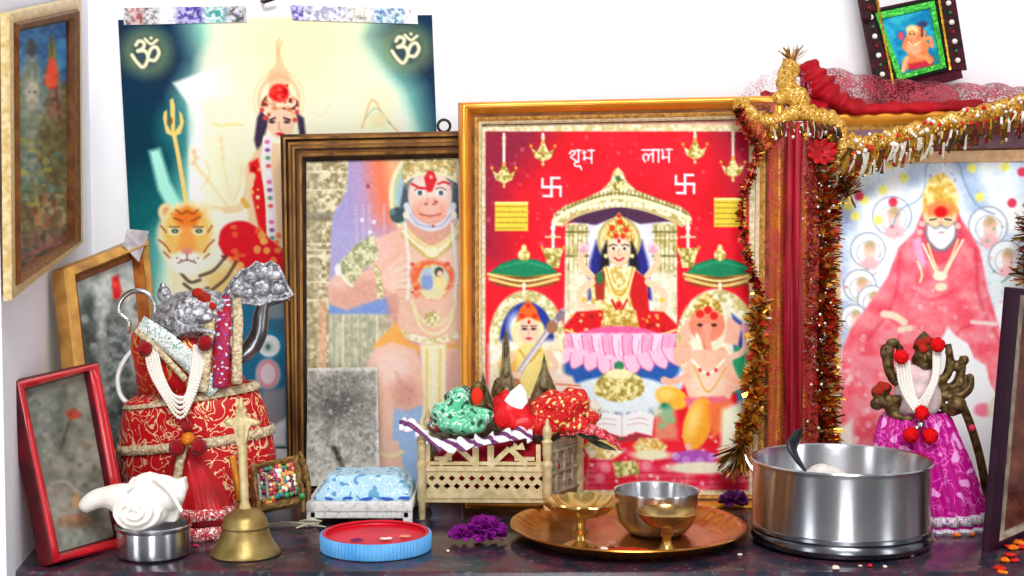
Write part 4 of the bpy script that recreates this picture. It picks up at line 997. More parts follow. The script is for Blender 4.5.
# ================================================================== picture hung on the left wall
def draw_pair(A):
    A.fill(mottle('#6f6648', '#8f8a66', 9, 4))
    A.poly([(0, 10), (90, 0), (90, 88), (60, 110), (0, 110)], mottle('#1f5f9c', '#3a86b8', 9, 5), 7)
    A.poly([(10, 80), (28, 70), (30, 200), (10, 210)], '#5f7f6c', 6); A.poly([(58, 85), (74, 80), (74, 200), (56, 200)], '#7a6a44', 6)
    A.ell(32, 90, 11, 34, '#b8b294', soft=4, alpha=0.7); A.ell(52, 92, 10, 32, '#a89a64', soft=4, alpha=0.6)
    A.ell(31, 48, 5, 9, '#4c4a4a', soft=2); A.ell(52, 55, 4, 16, '#8a7a40', soft=2); A.line([(51, 38), (52, 55)], 2, '#6a5c30')
    A.poly([(27, 58), (36, 58), (40, 130), (38, 180), (22, 180), (22, 120)], '#8a9480', 3); A.ell(32, 94, 7, 14, '#c3bda8', soft=2); A.dots([(29, 92), (35, 92)], 1.3, '#4a4a44', 0.5, 1.2); A.line([(30, 102), (34, 102)], 1.2, '#7a5a50', 1.2, 0.4)
    A.poly([(45, 84), (47, 68), (50, 58), (55, 60), (58, 72), (57, 88), (51, 90)], '#f0481c', 2); A.ell(51, 78, 5, 7, '#ff5a28', soft=2)
    A.ell(52, 105, 7, 13, '#8f6c56', soft=2); A.line([(47, 100), (56, 99)], 3, '#3e302a', 1.4, 0.7); A.line([(50, 112), (54, 112)], 1.4, '#5a3a30', 1.2, 0.5); A.line([(56, 88), (60, 120), (64, 140)], 3, '#8a3a30', 1.5, 0.8)
    A.poly([(38, 128), (64, 122), (66, 180), (40, 190)], '#6c6238', 4)
    A.scatter((14, 140, 70, 210), 60, 3.2, ['#c8b84c', '#5f8a8c', '#8f8450', '#6a7a48', '#b0a878', '#3f6a78'], 11, 0.55)
    A.scatter((14, 195, 70, 240), 60, 3.2, ['#9a5a34', '#b88450', '#6a5a3c', '#a8a080', '#7a4030'], 12, 0.6)
    A.poly([(10, 236), (76, 226), (76, 275), (10, 275)], mottle('#4f5a48', '#8a6a5c', 7, 7), 5); A.line([(12, 262), (70, 236)], 3, '#b0606a', 1.5, 0.7)
    A.grain(0.16, 4, 3)
# plane of the left wall, picture sits 2.2 cm proud of it at the lower edge
w0, w1 = np.array([-0.4515, 1.235, 0]), np.array([-0.528, WY + 0.02, 0])
nW = np.array([w1[1] - w0[1], -(w1[0] - w0[0]), 0]); nW = nW / np.linalg.norm(nW)
q = w0 + nW * 0.012
pW = Plane(q, q + (w1 - w0), q + np.array([0.0, 0, 1.0]))
W_prof = [(0.0, 0.0, 0), (0.05, 0.003, 0), (0.30, 0.004, 0), (0.50, 0.003, 2), (0.60, 0.007, 3), (0.85, 0.004, 2), (1.0, 0.0, 2)]
M_creamgold = mat('pale_gilt', '#e2cc9c', 0.4, 0.2, '#c8a868', 160, 0.2)
M_rope = mat('ribbed_brown_gilt', '#8a5a28', 0.5, 0.3, '#6a3e18', 120, 0.6)
pairpic = framed('framed_picture', 'narrow gilt framed picture of two robed figures hung high on the left wall', 'picture', pW,
    [(5, 13), (79, -3), (81, 243), (8, 301)], [(15, 32), (69, 21), (70, 240), (16, 272)], W_prof, [M_creamgold, M_gold_dk, M_brownline, M_rope], 0.004, draw_pair, step=0.7, pane=False, gain=0.9)

# ================================================================== leaning grey picture (left, behind)
def draw_grey(A):
    A.fill(mottle('#a4aca8', '#c8ccc6', 12, 6))
    A.poly([(80, 285), (92, 300), (95, 540), (70, 540)], mottle('#4a5452', '#7c8684', 6, 5), 5, 0.8)
    A.poly([(84, 300), (92, 288), (98, 330), (104, 420), (84, 420)], '#4c5450', 4, 0.8); A.poly([(104, 320), (112, 296), (122, 300), (130, 330), (134, 420), (106, 420)], mottle('#5a6260', '#8a9290', 5, 8), 4, 0.9)
    A.poly([(112, 278), (118, 274), (122, 292), (119, 300), (113, 298)], '#c8383a', 1.6); A.ell(115, 284, 2.5, 4, '#e04a40', soft=1.4)
    A.scatter((80, 300, 150, 500), 70, 4, ['#59625f', '#a4aca8', '#3f4846', '#8c9492', '#c0c6c2'], 31, 0.45)
    A.poly([(90, 420), (140, 380), (150, 560), (90, 560)], mottle('#3f4644', '#6a726e', 6, 9), 7, 0.8)
    A.grain(0.12, 4, 4)
gBL, gTL, gTR = P(86, 536, 1.425), P(57, 270, 1.452), P(143, 236, 1.575)
pG = Plane(gBL, gTL, gTR)
G_prof = [(0.0, 0.0, 0), (0.04, 0.008, 0), (0.45, 0.013, 0), (0.60, 0.007, 1), (0.72, 0.008, 2), (1.0, 0.0, 2)]
M_greywood = mat('weathered_gilt', '#dba552', 0.4, 0.3, '#9a6a34', 30, 0.2)
M_red_brown = mat('red_brown_slip', '#8f4a20', 0.5, 0.1, '#b0682c', 60)
greypic = framed('framed_picture', 'gilt framed faded grey picture leaning in the corner behind the red-framed one', 'picture', pG,
    [(57, 270), (143, 236), (166, 480), (86, 536)], [(76, 283), (134, 259), (156, 470), (102, 512)], G_prof, [M_greywood, M_brownline, M_red_brown], 0.008, draw_grey, step=0.8, gain=1.0)

# ================================================================== red framed picture
def draw_olive(A):  # faded picture, with glass reflections of room, shell and bowl painted in
    A.fill(mottle('#6f7066', '#8c8a7e', 16, 3))
    A.poly([(20, 385), (50, 375), (62, 430), (40, 470), (24, 440)], '#7c7f78', 9, 0.8)
    A.poly([(52, 400), (62, 388), (66, 420), (70, 450), (58, 458)], '#4f544c', 5, 0.6)
    A.poly([(66, 412), (74, 408), (82, 414), (78, 418), (70, 420)], '#a8402c', 2); A.line([(70, 420), (66, 432), (62, 446)], 2.5, '#50483e', 1.4, 0.8)
    A.scatter((20, 385, 110, 500), 60, 4, ['#5c6058', '#8f8c80', '#75756a', '#6a5a48', '#93958c'], 41, 0.4)
    A.ell(62, 506, 22, 25, '#8b8478', soft=3, alpha=0.85); A.ell(64, 512, 15, 16, '#9a958a', soft=4, alpha=0.7); A.line([(42, 498), (52, 484), (66, 482), (78, 492)], 2, '#a09a90', 1.4, 0.7)  # shell shape mirrored in the glass, drawn as colour
    A.poly([(72, 500), (78, 492), (80, 505), (76, 510)], '#b08a5c', 2); A.ell(76, 522, 17, 7, '#8a6048', soft=2.5, alpha=0.85); A.ell(78, 518, 12, 3, '#b08064', soft=2, alpha=0.7)
    A.poly([(40, 528), (110, 520), (118, 560), (46, 566)], '#9aa094', 8, 0.6); A.poly([(84, 505), (104, 500), (104, 520), (90, 520)], '#4a5048', 4, 0.6)
    A.grain(0.10, 5, 6)
rBL, rTL, rTR = P(46, 566, 1.285), P(9, 381, 1.292), P(94, 362, 1.395)
pR = Plane(rBL, rTL, rTR)
M_redframe = mat('glossy_red_paint', '#b8101e', 0.28, 0, '#d01626', 30, 0.05, coat=0.5)
M_redframe_shade = mat('red_paint_shaded', '#5c0a14', 0.4, 0, '#3a0810', 40)  # shade on the frame's outer side, put into the colour
R_prof = [(0.0, 0.0, 1), (0.08, 0.005, 1), (0.18, 0.0075, 0), (0.4, 0.0095, 0), (0.68, 0.0085, 0), (0.88, 0.003, 1), (1.0, 0.0, 1)]
redpic = framed('framed_picture', 'red framed dull olive picture leaning on the left wall beside the conch bowl', 'picture', pR,
    [(9, 381), (94, 362), (130, 548), (46, 566)], [(21, 391), (86, 373), (116, 536), (57, 553)], R_prof, [M_redframe, M_redframe_shade], 0.008, draw_olive, step=0.7, gain=1.0)

# ================================================================== dark framed picture at the far right edge
fBL, fTL, fBR = P(985, 553, 1.345), P(1008, 288, 1.375), P(1075, 515, 1.46)
pD = Plane(fBL, fTL, fBR)
def draw_brown(A):
    A.fill(mottle('#5a2e20', '#7c4a34', 14, 3)); A.scatter((995, 300, 1090, 560), 60, 5, ['#6a3a28', '#8a5a42', '#4a2418'], 51, 0.4); A.grain(0.1, 4, 2)
M_plum = mat('dark_plum_paint', '#22081a', 0.5, 0, '#2c0c20', 40)
M_greyedge = mat('tarnished_inner_edge', '#b0a08c', 0.5, 0.2, '#7a6a5c', 60, 0.3)
D_prof = [(0.0, 0.0, 0), (0.04, 0.003, 0), (0.54, 0.004, 0), (0.60, 0.003, 1), (1.0, 0.0, 1)]
darkpic = framed('framed_picture', 'plum framed brown picture cut off by the right edge of the view', 'picture', pD,
    [(1008, 287), (1105, 297), (1083, 512), (985, 553)], [(1024, 300), (1092, 306), (1068, 503), (1004, 533)], D_prof, [M_plum, M_greyedge], 0.004, draw_brown, step=0.8)
Z0 = 0.0003
def px(n, Y=1.45): return n * Y / FPX
def wobble(mb, amp, scale=60.0, seed=0):
    from mathutils import noise as nz
    mb.v = [tuple(Vector(v) + nz.noise_vector(Vector(v) * scale + Vector((seed, seed, seed))) * amp) for v in mb.v]
    return mb

# ================================================================== steel pot, its ladle and food
c = np.array([0.329, 1.388, Z0])
pot = thing('steel_pot', 'large round stainless steel pot in front of the magenta-skirted idol', 'pot', c)
MB().lathe([(0.0, 0.012), (0.0835, 0.012), (0.0855, 0.02), (0.0856, 0.078), (0.0872, 0.0835), (0.0888, 0.0845), (0.0898, 0.083), (0.0886, 0.0805), (0.0872, 0.078), (0.0872, 0.022), (0.0868, 0.012)], c, 96).build('body', M_steel, pot, smooth=35)
MB().lathe([(0.0, 0.0), (0.078, 0.0), (0.0865, 0.003), (0.0900, 0.008), (0.0898, 0.0115), (0.0880, 0.014), (0.0892, 0.0165), (0.0886, 0.0195), (0.0868, 0.0205), (0.084, 0.0205)], c, 96).build('base_ring', mat_spun('dull_base_steel', '#8c8f96', 0.25, 0.7, '#64666c'), pot, smooth=35)
mb = MB().ell((0.315, 1.395, 0.046), (0.028, 0.026, 0.030), nu=28, nv=18, fn=lambda d: 1 + 0.08 * math.sin(d.x * 7 + d.y * 9) * math.cos(d.z * 8)).ell((0.330, 1.375, 0.028), (0.03, 0.03, 0.020)).ell((0.325, 1.40, 0.0205), (0.055, 0.055, 0.008))
single('rice_mound', wobble(mb, 0.003, 90), mat('cooked_rice', '#f2efe8', 0.7, 0, '#dcd6cb', 200, 0.9), 'white mound of rice inside the large steel pot', 'food', (0.315, 1.395, 0.0125), mods=(REM(0.0015), SMO(3)))
hp = [P(802, 429, 1.438), P(797, 436, 1.436), P(792, 447, 1.43), P(797, 459, 1.42), P(806, 472, 1.405), P(812, 484, 1.395)]
mb = MB().tube(cat_rom(hp, 6), np.interp(np.linspace(0, 1, 31), [0, .12, .4, .62, .8, 1], [0.0015, .0065, .0095, .0062, .0026, .0022]), 12, flat=0.5)
lad = thing('ladle', 'black handled ladle leaning inside the large steel pot', 'ladle', (0.30, 1.385, 0.0125))
mb.build('handle', mat('black_plastic', '#0c1016', 0.3, 0, '#1a2028', 40), lad)
lb = MB().lathe([(0.0, 0.0), (0.012, 0.002), (0.018, 0.008), (0.0188, 0.0085), (0.013, 0.0032), (0.0, 0.0012)], (0.298, 1.345, 0.0130), 32)
lb.tube([P(812, 484, 1.395), (0.299, 1.372, 0.030), (0.298, 1.357, 0.0205)], 0.002, 8)
lb.build('bowl', M_steel_dk, lad)

# ================================================================== brass plate with its vessels
c = np.array([0.118, 1.405, Z0])
def flute(r, z, a, t):
    k = 0.0019 * math.cos(a * 42) * max(0.0, 1 - abs(r - 0.105) / 0.010)
    return r, z + k
single('brass_plate', MB().lathe([(0.0, 0.0), (0.09, 0.0), (0.097, 0.0013), (0.106, 0.0062), (0.113, 0.0105), (0.1185, 0.0130), (0.1205, 0.0142), (0.1198, 0.0155), (0.1185, 0.0155), (0.112, 0.0138), (0.109, 0.0112), (0.103, 0.0074), (0.096, 0.0039), (0.09, 0.003), (0.05, 0.0028), (0.0, 0.0028)], c, 252, wob=flute),
       M_thali, 'round fluted brass plate carrying the small lamps and steel bowl', 'plate', c, smooth=60)
PZ = Z0 + 0.0032
def wav(r, z, a, t): return r * (1 + (0.045 * math.cos(a * 11) if r > 0.03 else 0)), z + (0.0008 * math.sin(a * 11) if r > 0.03 else 0)
c = np.array([0.067, 1.353, PZ])
d1 = thing('brass_lamp', 'wavy rimmed brass oil lamp on the left of the brass plate', 'lamp', c, 'brass lamps on the plate')
MB().lathe([(0.0, 0.029), (0.012, 0.0285), (0.026, 0.034), (0.0335, 0.0415), (0.036, 0.0440), (0.0368, 0.0448), (0.0360, 0.0462), (0.0345, 0.0452), (0.032, 0.0425), (0.024, 0.0365), (0.010, 0.0325), (0.0, 0.032)], c, 88, wob=wav).build('bowl', M_lampbrass, d1, smooth=50)
MB().lathe([(0.0, 0.0), (0.0165, 0.0), (0.0165, 0.002), (0.012, 0.0045), (0.006, 0.007), (0.0048, 0.011), (0.0075, 0.0145), (0.0078, 0.0165), (0.0045, 0.019), (0.0045, 0.024), (0.009, 0.028), (0.006, 0.0305), (0.0, 0.0305)], c, 40).build('stem', M_lampbrass, d1)
c = np.array([0.147, 1.412, PZ])
sb_ = thing('steel_bowl', 'small steel bowl standing on the brass plate behind the lamps', 'bowl', c)
MB().lathe([(0.0, 0.0), (0.024, 0.0), (0.031, 0.003), (0.038, 0.012), (0.0415, 0.026), (0.0422, 0.040), (0.0436, 0.0435), (0.0432, 0.0450), (0.0415, 0.0440), (0.0408, 0.040), (0.040, 0.026), (0.036, 0.012), (0.029, 0.005), (0.0, 0.0035)], c, 72).build('body', M_steel, sb_)
c = np.array([0.149, 1.332, PZ])
d2 = thing('brass_lamp', 'shallow stemmed brass oil lamp in front of the small steel bowl', 'lamp', c, 'brass lamps on the plate')
MB().lathe([(0.0, 0.0225), (0.008, 0.0225), (0.020, 0.0275), (0.0275, 0.0345), (0.0292, 0.0385), (0.0300, 0.0395), (0.0290, 0.0402), (0.0272, 0.0370), (0.019, 0.0300), (0.008, 0.0262), (0.0, 0.0255)], c, 56).build('bowl', mat('oiled_brass', '#c4a468', 0.25, 0.9, '#8a6434', 40), d2)
MB().lathe([(0.0, 0.0), (0.0105, 0.0), (0.0105, 0.0015), (0.007, 0.004), (0.0048, 0.009), (0.0042, 0.014), (0.0058, 0.0165), (0.0058, 0.0180), (0.004, 0.0195), (0.005, 0.0235), (0.0, 0.0240)], c, 36).build('stem', mat('bright_brass', '#c9a458', 0.3, 0.9), d2)
MB().ell(c + np.array([-0.003, -0.003, 0.0285]), (0.0075, 0.0055, 0.002), nu=14, nv=8).build('wick', M_white_cloth, d2)
mb = MB().lathe([(0.0, 0.0028), (0.008, 0.0024), (0.018, 0.0012), (0.024, 0.0)], (0.112, 1.335, PZ), 30, sx=1.0, sy=0.55)
mb.v = [(x, y, max(PZ, z)) for x, y, z in wobble(mb, 0.0010, 160).v]
single('vermilion_powder', mb, mat('orange_red_powder', '#d8431c', 0.95, 0, '#b8301a', 300, 0.8), 'small patch of orange red powder on the brass plate', 'powder', (0.112, 1.335, PZ))
for i, (x, y, cc, lab) in enumerate([(604, 551, 'w', 'white petal on the brass plate just right of the wavy rimmed lamp'), (612, 545, 'p', 'pinkish crumb on the brass plate between wavy lamp and steel bowl')]):
    g = G(x, y, PZ)
    mb = wobble(MB().ell((g[0], g[1], PZ + 0.0022), (0.004, 0.003, 0.0019), nu=12, nv=8), 0.0007, 300, i)
    mb.v = [(a, b, max(PZ + 0.0002, z)) for a, b, z in mb.v]
    single('petal' if cc == 'w' else 'crumb', mb, mat('petal_white', '#f0e6dc', 0.6) if cc == 'w' else mat('crumb_pink', '#b8806a', 0.8), lab, 'petal' if cc == 'w' else 'crumb', (g[0], g[1], PZ))

# ================================================================== red lid with a ribbed blue side
c = np.array([-0.1335, 1.358, Z0])
tray = thing('plastic_lid', 'round red plastic lid with a ribbed light blue side lying on the ledge', 'lid', c)
rib = lambda r, z, a, t: (r + (0.0005 * math.cos(a * 90) if r > 0.0525 else 0), z)
MB().lathe([(0.0, 0.0), (0.052, 0.0), (0.0536, 0.0008), (0.0540, 0.0022), (0.0542, 0.0150), (0.0536, 0.0163), (0.0522, 0.0165), (0.0520, 0.0115)], c, 270, wob=rib).build('ribbed_side', mat('light_blue_plastic', '#4f9fe0', 0.4, 0, '#6db4ec', 40), tray)
mb = MB().lathe([(0.0, 0.0120), (0.046, 0.0120), (0.0500, 0.0128), (0.0517, 0.0155), (0.0522, 0.0168), (0.0512, 0.0172), (0.049, 0.0160)], c, 96)
mb.build('red_top', mat('red_plastic', '#e0102c', 0.4, 0, '#c80c24', 40), tray)
for i, (x, y, cl, lab) in enumerate([(-0.122, 1.343, '#f0dcd0', 'white petal lying in the red plastic lid'), (-0.150, 1.338, '#7a2060', 'purple petal stuck near the left edge of the red lid'), (-0.104, 1.352, '#f08a6a', 'salmon petal lying in the red plastic lid')]):
    zz = Z0 + 0.0126
    mb = wobble(MB().ell((x, y, zz + 0.0012), (0.0065, 0.0042, 0.0009), nu=14, nv=8), 0.0008, 220, i)
    mb.v = [(a, b, max(zz, q)) for a, b, q in mb.v]
    single('petal', mb, mat('petal_tone', cl, 0.7), lab, 'petal', (x, y, zz))

# ================================================================== brass hand bell
c = np.array([-0.2575, 1.337, Z0])
bell = thing('hand_bell', 'brass hand bell with a winged handle standing on the ledge', 'bell', c)
MB().lathe([(0.0, 0.040), (0.016, 0.036), (0.019, 0.026), (0.024, 0.012), (0.031, 0.001), (0.0325, 0.0), (0.0337, 0.0012), (0.0332, 0.0035), (0.0290, 0.0090), (0.0252, 0.0160), (0.0228, 0.0230), (0.0222, 0.0258), (0.0230, 0.0272), (0.0230, 0.0285), (0.0218, 0.0300), (0.0206, 0.0345), (0.0172, 0.0395), (0.0110, 0.0432), (0.0055, 0.0448), (0.0, 0.0450)], c, 64).build('bell_body', M_brass, bell)
t = np.array([-0.2605, 1.339, 0.0])
hb = MB().tube(cat_rom([c + [0, 0, 0.043], c + [-0.0006, 0, 0.060], (t[0] + .001, t[1], 0.090), (t[0], t[1], 0.122)], 6), np.interp(np.linspace(0, 1, 19), [0, .08, .15, .9, 1], [.0062, .0052, .0040, .0046, .0062]), 14)
hb.build('handle', M_brass_p, bell)
ob = MB()
pts = [(-16, 6), (-13, 10), (-7, 10), (-4.5, 15), (-6, 18), (-3, 21), (-2.4, 25), (0, 28), (2.4, 25), (3, 21), (6, 18), (4.5, 15), (7, 10), (14, 9), (18, 5), (15, 2), (10, 3), (7.5, -2), (6, -12), (4, -19), (-4, -19), (-6, -12), (-7, -2), (-10, 2), (-14, 2)]
f = px(1, 1.34)
ob.prism([(t[0] + x * f, t[1] - 0.0035, 0.1215 + (y + 1) * f) for x, y in pts], (0, -1, 0), 0.007)
ob.ell((t[0], t[1], 0.142), (0.0042, 0.0048, 0.0052), nu=12, nv=8); ob.ell((t[0], t[1], 0.125), (0.0062, 0.0055, 0.011), nu=14, nv=10); ob.ell((t[0], t[1], 0.1495), 0.0024, nu=8, nv=6)
ob.ell((t[0] - 0.0125, t[1], 0.1285), (0.005, 0.0045, 0.0032)); ob.ell((t[0] + 0.0135, t[1], 0.1275), (0.0055, 0.0045, 0.0034))
ob.build('winged_finial', M_brass_p, bell.children[1], mods=(REM(0.0010), SMO(2)))

# ================================================================== conch in a steel bowl
c = np.array([-0.3445, 1.331, Z0])
cb = thing('steel_bowl', 'small straight-sided steel bowl holding the white conch shell', 'bowl', c)
MB().lathe([(0.0, 0.0), (0.029, 0.0), (0.0335, 0.0025), (0.0345, 0.006), (0.0345, 0.0265), (0.0360, 0.0285), (0.0364, 0.0305), (0.0352, 0.0315), (0.0335, 0.0305), (0.0328, 0.0275), (0.0328, 0.005), (0.0, 0.0035)], c, 72).build('body', M_steel, cb, smooth=35)
Yc = 1.325
mb = MB()
q = lambda x, y, Y=Yc: P(x, y, Y)
s = px(1, Yc)
mb.ell(q(142, 506), (30 * s, 0.022, 24 * s), nu=28, nv=18)
mb.ell(q(158, 494), (28 * s, 0.018, 20 * s), nu=24, nv=16)
mb.ell(q(149, 484), (17 * s, 0.014, 12 * s))
mb.tube(cat_rom([q(150, 505), q(118, 498), q(100, 498), q(88, 504), q(84, 511)], 6), np.interp(np.linspace(0, 1, 25), [0, .4, .7, .9, 1], [22 * s, 11 * s, 9 * s, 7.5 * s, 4 * s]), 14)
mb.prism([q(150, 478), q(168, 482), q(184, 478), q(186, 490), q(180, 506), q(176, 522), q(150, 524)], (0, -1, 0), 0.012)
for x, y in ((134, 478), (150, 473), (166, 481)): mb.lathe([(0.009, -0.008), (0.004, 0.002), (0.0, 0.006)], q(x, y + 4), 12)
sp = []
for k in range(46):
    a = k * 0.42; rr = (3 + k * 0.50) * s
    p = q(140, 507); sp.append((p[0] + rr * math.cos(a) * 0.95, p[1] - 0.0225 + 0.010 * (k / 46) ** 2 - 0.002, p[2] + rr * math.sin(a) * 0.8))
mb.tube(sp, [0.0015 + 0.00002 * k for k in range(46)], 8)
for a_, b_, r_ in (((152, 476), (176, 500), .0022), ((162, 480), (182, 512), .0022), ((134, 482), (120, 500), .0018)): mb.tube([q(*a_, 1.309), q((a_[0] + b_[0]) / 2, (a_[1] + b_[1]) / 2 - 2, 1.306), q(*b_, 1.310)], r_, 8)
o = single('conch_shell', mb, mat('white_shell', '#fbfaf6', 0.5, 0, '#efe8de', 50, 0.2, coat=0.1), 'white conch shell lying in the small straight-sided steel bowl', 'shell', (-0.3445, 1.331, 0.004), mods=(REM(0.0012), SMO(3)))

# ================================================================== silver idol in red brocade
YI = 1.452
ib = np.array([-0.326, YI, Z0])
idol = thing('silver_idol', 'silver idol dressed in red brocade with bead strands behind the hand bell', 'idol', ib)
M_broc = mat_pattern('red_brocade', '#b80a16', '#eec89a', None, 52, 0.5, metal_fig=0.3)
M_broc2 = mat_pattern('purple_red_embroidery', '#a8122c', '#6a4a9a', '#dcd6e8', 120, 0.5, metal_fig=0.1)
M_green_w = mat_pattern('green_white_cloth', '#e6ebe6', '#3f8f7a', '#b8c4c4', 110, 0.5, metal_fig=0.2)
M_gota = mat('cream_gold_braid', '#e8dcc0', 0.45, 0.15, '#b89c68', 320, 0.8)
qi = lambda x, y, d=0.0: P(x, y, YI + d)
s = px(1, YI)
def skirt_pt(x0, x1, y, a, dep, pleat=0.0, n=14):
    """ellipse of the garment at image pixel row y"""
    cx = (x0 + x1) / 2; hw = (x1 - x0) / 2 * s
    p = qi(cx, y); k = 1 + pleat * math.cos(a * n)
    return (p[0] + hw * k * math.cos(a), p[1] + dep * k * math.sin(a), p[2])
def garment(rows, dep, pleat, n=14, N=96, slope=0.0):
    g = []
    for j, (y, x0, x1, dk) in enumerate(rows):
        g.append([skirt_pt(x0, x1, y + slope * math.cos(a), a, dep * dk, pleat * (0.4 + 0.6 * j / len(rows)), n) for a in np.linspace(0, 2 * math.pi, N)])
    return g
rows = [(388, 138, 250, .75), (396, 126, 258, .95), (415, 122, 266, 1.0), (440, 120, 272, 1.05), (462, 122, 276, 1.08), (485, 128, 270, 1.05), (510, 136, 262, 1.0), (529, 142, 256, .95)]
skirt_o = MB().sheet(garment(rows, 0.042, 0.012, 15, slope=-6)).build('skirt', M_broc, idol, smooth=80, mods=(SOL(0.001),))
for nm, ya, yb in (('waist_braid', 391, 398), ('skirt_braid', 434, 443)):
    r2 = []
    for y in (ya, (ya + yb) / 2, yb):
        yy = [r[0] for r in rows]; r2.append((y, np.interp(y, yy, [r[1] for r in rows]) - 2.5, np.interp(y, yy, [r[2] for r in rows]) + 2.5, np.interp(y, yy, [r[3] for r in rows]) * 1.06))
    MB().sheet(garment(r2, 0.042, 0.01, 15, slope=-10)).build(nm, M_gota, skirt_o, smooth=80, mods=(SOL(0.0012),))
# bodice
rows_b = [(322, 140, 214, .5), (335, 132, 224, .8), (350, 132, 232, .95), (370, 136, 240, 1.0), (392, 138, 250, .95)]
bod_o = MB().sheet(garment(rows_b, 0.034, 0.01, 9)).build('bodice', mat_pattern('red_gold_silk', '#c4141c', '#e0a850', None, 36, 0.5), idol, smooth=80, mods=(SOL(0.001),))
def ribbon(path, w, name, m, par=None, thick=0.0012):
    """flat band along a path; w = half-width (image pixels)"""
    pp = cat_rom(path, 8); g = []
    for i, p in enumerate(pp):
        t = np.array(pp[min(i + 1, len(pp) - 1)]) - np.array(pp[max(i - 1, 0)]); t = t / (np.linalg.norm(t) + 1e-9)
        sd = np.cross(t, (0, -1, 0)); sd = sd / (np.linalg.norm(sd) + 1e-9)
        g.append([p - sd * w * s * (1 - 2 * k / 4) + np.array([0, -0.0015 * math.sin(k / 4 * math.pi), 0]) for k in range(5)])
    return MB().sheet(g).build(name, m, par or idol, smooth=80, mods=(SOL(thick),))
ribbon([qi(140, 324, -0.030), qi(165, 340, -0.036), qi(190, 362, -0.040), qi(216, 392, -0.040)], 9, 'shawl_band', M_green_w, bod_o)
ribbon([qi(136, 330, -0.031), qi(160, 352, -0.037), qi(186, 380, -0.042)], 3, 'shawl_braid', M_gota, bod_o)
ribbon([qi(222, 296, -0.012), qi(224, 320, -0.030), qi(222, 350, -0.041), qi(220, 388, -0.043)], 7.5, 'embroidered_panel', M_broc2, bod_o)
ribbon([qi(209, 298, -0.012), qi(210, 320, -0.031), qi(207, 350, -0.042), qi(203, 392, -0.044)], 5, 'panel_braid', M_gota, bod_o)
ribbon([qi(236, 298, -0.010), qi(238, 320, -0.028), qi(237, 350, -0.038), qi(237, 384, -0.040)], 5, 'panel_braid', M_gota, bod_o)
# front fall of red satin with lace hem
rowsf = [(440, 184, 206, .4), (455, 180, 216, .7), (475, 176, 228, .95), (498, 171, 238, 1.1), (513, 169, 242, 1.15)]
def fall(rows, dep, y_off):
    g = []
    for y, x0, x1, dk in rows:
        g.append([np.array(skirt_pt(x0, x1, y, a, dep * dk, 0.07, 9)) + np.array([0, -0.040 + y_off, 0]) for a in np.linspace(math.pi * 0.98, 2.02 * math.pi, 56)])
    return g
fall_o = MB().sheet(fall(rowsf, 0.022, 0)).build('satin_fall', M_red_satin, idol, smooth=80, mods=(SOL(0.001),))
M_rlace = mat_pattern('red_white_lace', '#c02030', '#f4ece4', '#f7eee8', 150, 0.5, metal_fig=0.0)
MB().sheet(fall([(497, 171, 238, 1.12), (503, 170, 240, 1.16), (508, 170, 241, 1.18)], 0.022, -0.0006)).build('lace_hem', M_rlace, fall_o, smooth=80, mods=(SOL(0.001),))
MB().sheet(fall([(514, 169, 242, 1.16), (521, 169, 243, 1.2), (528, 169, 243, 1.2)], 0.022, -0.0006)).build('lace_hem', M_rlace, fall_o, smooth=80, mods=(SOL(0.001),))
ribbon([qi(186, 440, -0.060), qi(180, 462, -0.063), qi(176, 490, -0.064)], 4, 'fall_braid', M_gota, fall_o)
ribbon([qi(232, 455, -0.056), qi(236, 478, -0.060), qi(240, 502, -0.058)], 3.2, 'gold_tape', mat('gold_tape', '#d88a2c', 0.35, 0.5), fall_o)
# head
Mh = Matrix.Rotation(R(-18), 3, 'Y')
hb = MB().ell(qi(192, 316, -0.008), (41 * s, 0.030, 26 * s), M=Mh, nu=40, nv=24, fn=lambda d: 1 + 0.05 * math.sin(8 * d.x) * math.cos(9 * d.z))
hb.ell(qi(222, 330, -0.022), (13 * s, 0.012, 9 * s)); hb.ell(qi(226, 322, -0.020), (9 * s, 0.01, 6 * s)); hb.ell(qi(164, 294, -0.01), (7 * s, 0.006, 9 * s)); hb.ell(qi(206, 318, -0.034), (7 * s, 0.005, 5 * s))
hb.tube(cat_rom([qi(172, 336, -0.034), qi(190, 330, -0.038), qi(210, 332, -0.038), qi(226, 340, -0.03)], 6), 3.0 * s, 8)
head_o = hb.build('head', M_silver, idol, mods=(REM(0.0013), SMO(2)))
mb = MB()
for x, y, r in ((204, 298, 7), (211, 306, 6), (198, 293, 6), (216, 313, 5)): mb.ell(qi(x, y, -0.030 + abs(x - 204) * .0004), (r * s, 0.004, r * s * 0.8), nu=14, nv=8)
wobble(mb, 0.0014, 200).build('vermilion_mark', M_vermil, head_o, mods=(REM(0.0008),))
mb = MB().ell(qi(163, 286, -0.010), 3.4 * s, nu=12, nv=8); mb.build('ear_knob', M_silver_p, head_o)
mb = MB().tube(cat_rom([qi(127, 333, -0.01), qi(129, 322, -0.012), qi(119, 312, -0.012), qi(122, 299, -0.012), qi(134, 291, -0.012), qi(148, 294, -0.012), qi(155, 307, -0.012), qi(152, 322, -0.012), qi(146, 331, -0.010)], 6), 2.6 * s, 10); mb.build('hoop', M_silver_p, idol)
mb = MB().tube(cat_rom([qi(140, 344, 0.0), qi(126, 358, 0.0), qi(118, 376, 0.0), qi(120, 394, 0.0), qi(129, 405, 0.0)], 6), 2.6 * s, 10); mb.build('curved_tail', mat('white_enamel', '#eef0f2', 0.3, 0.2), idol)
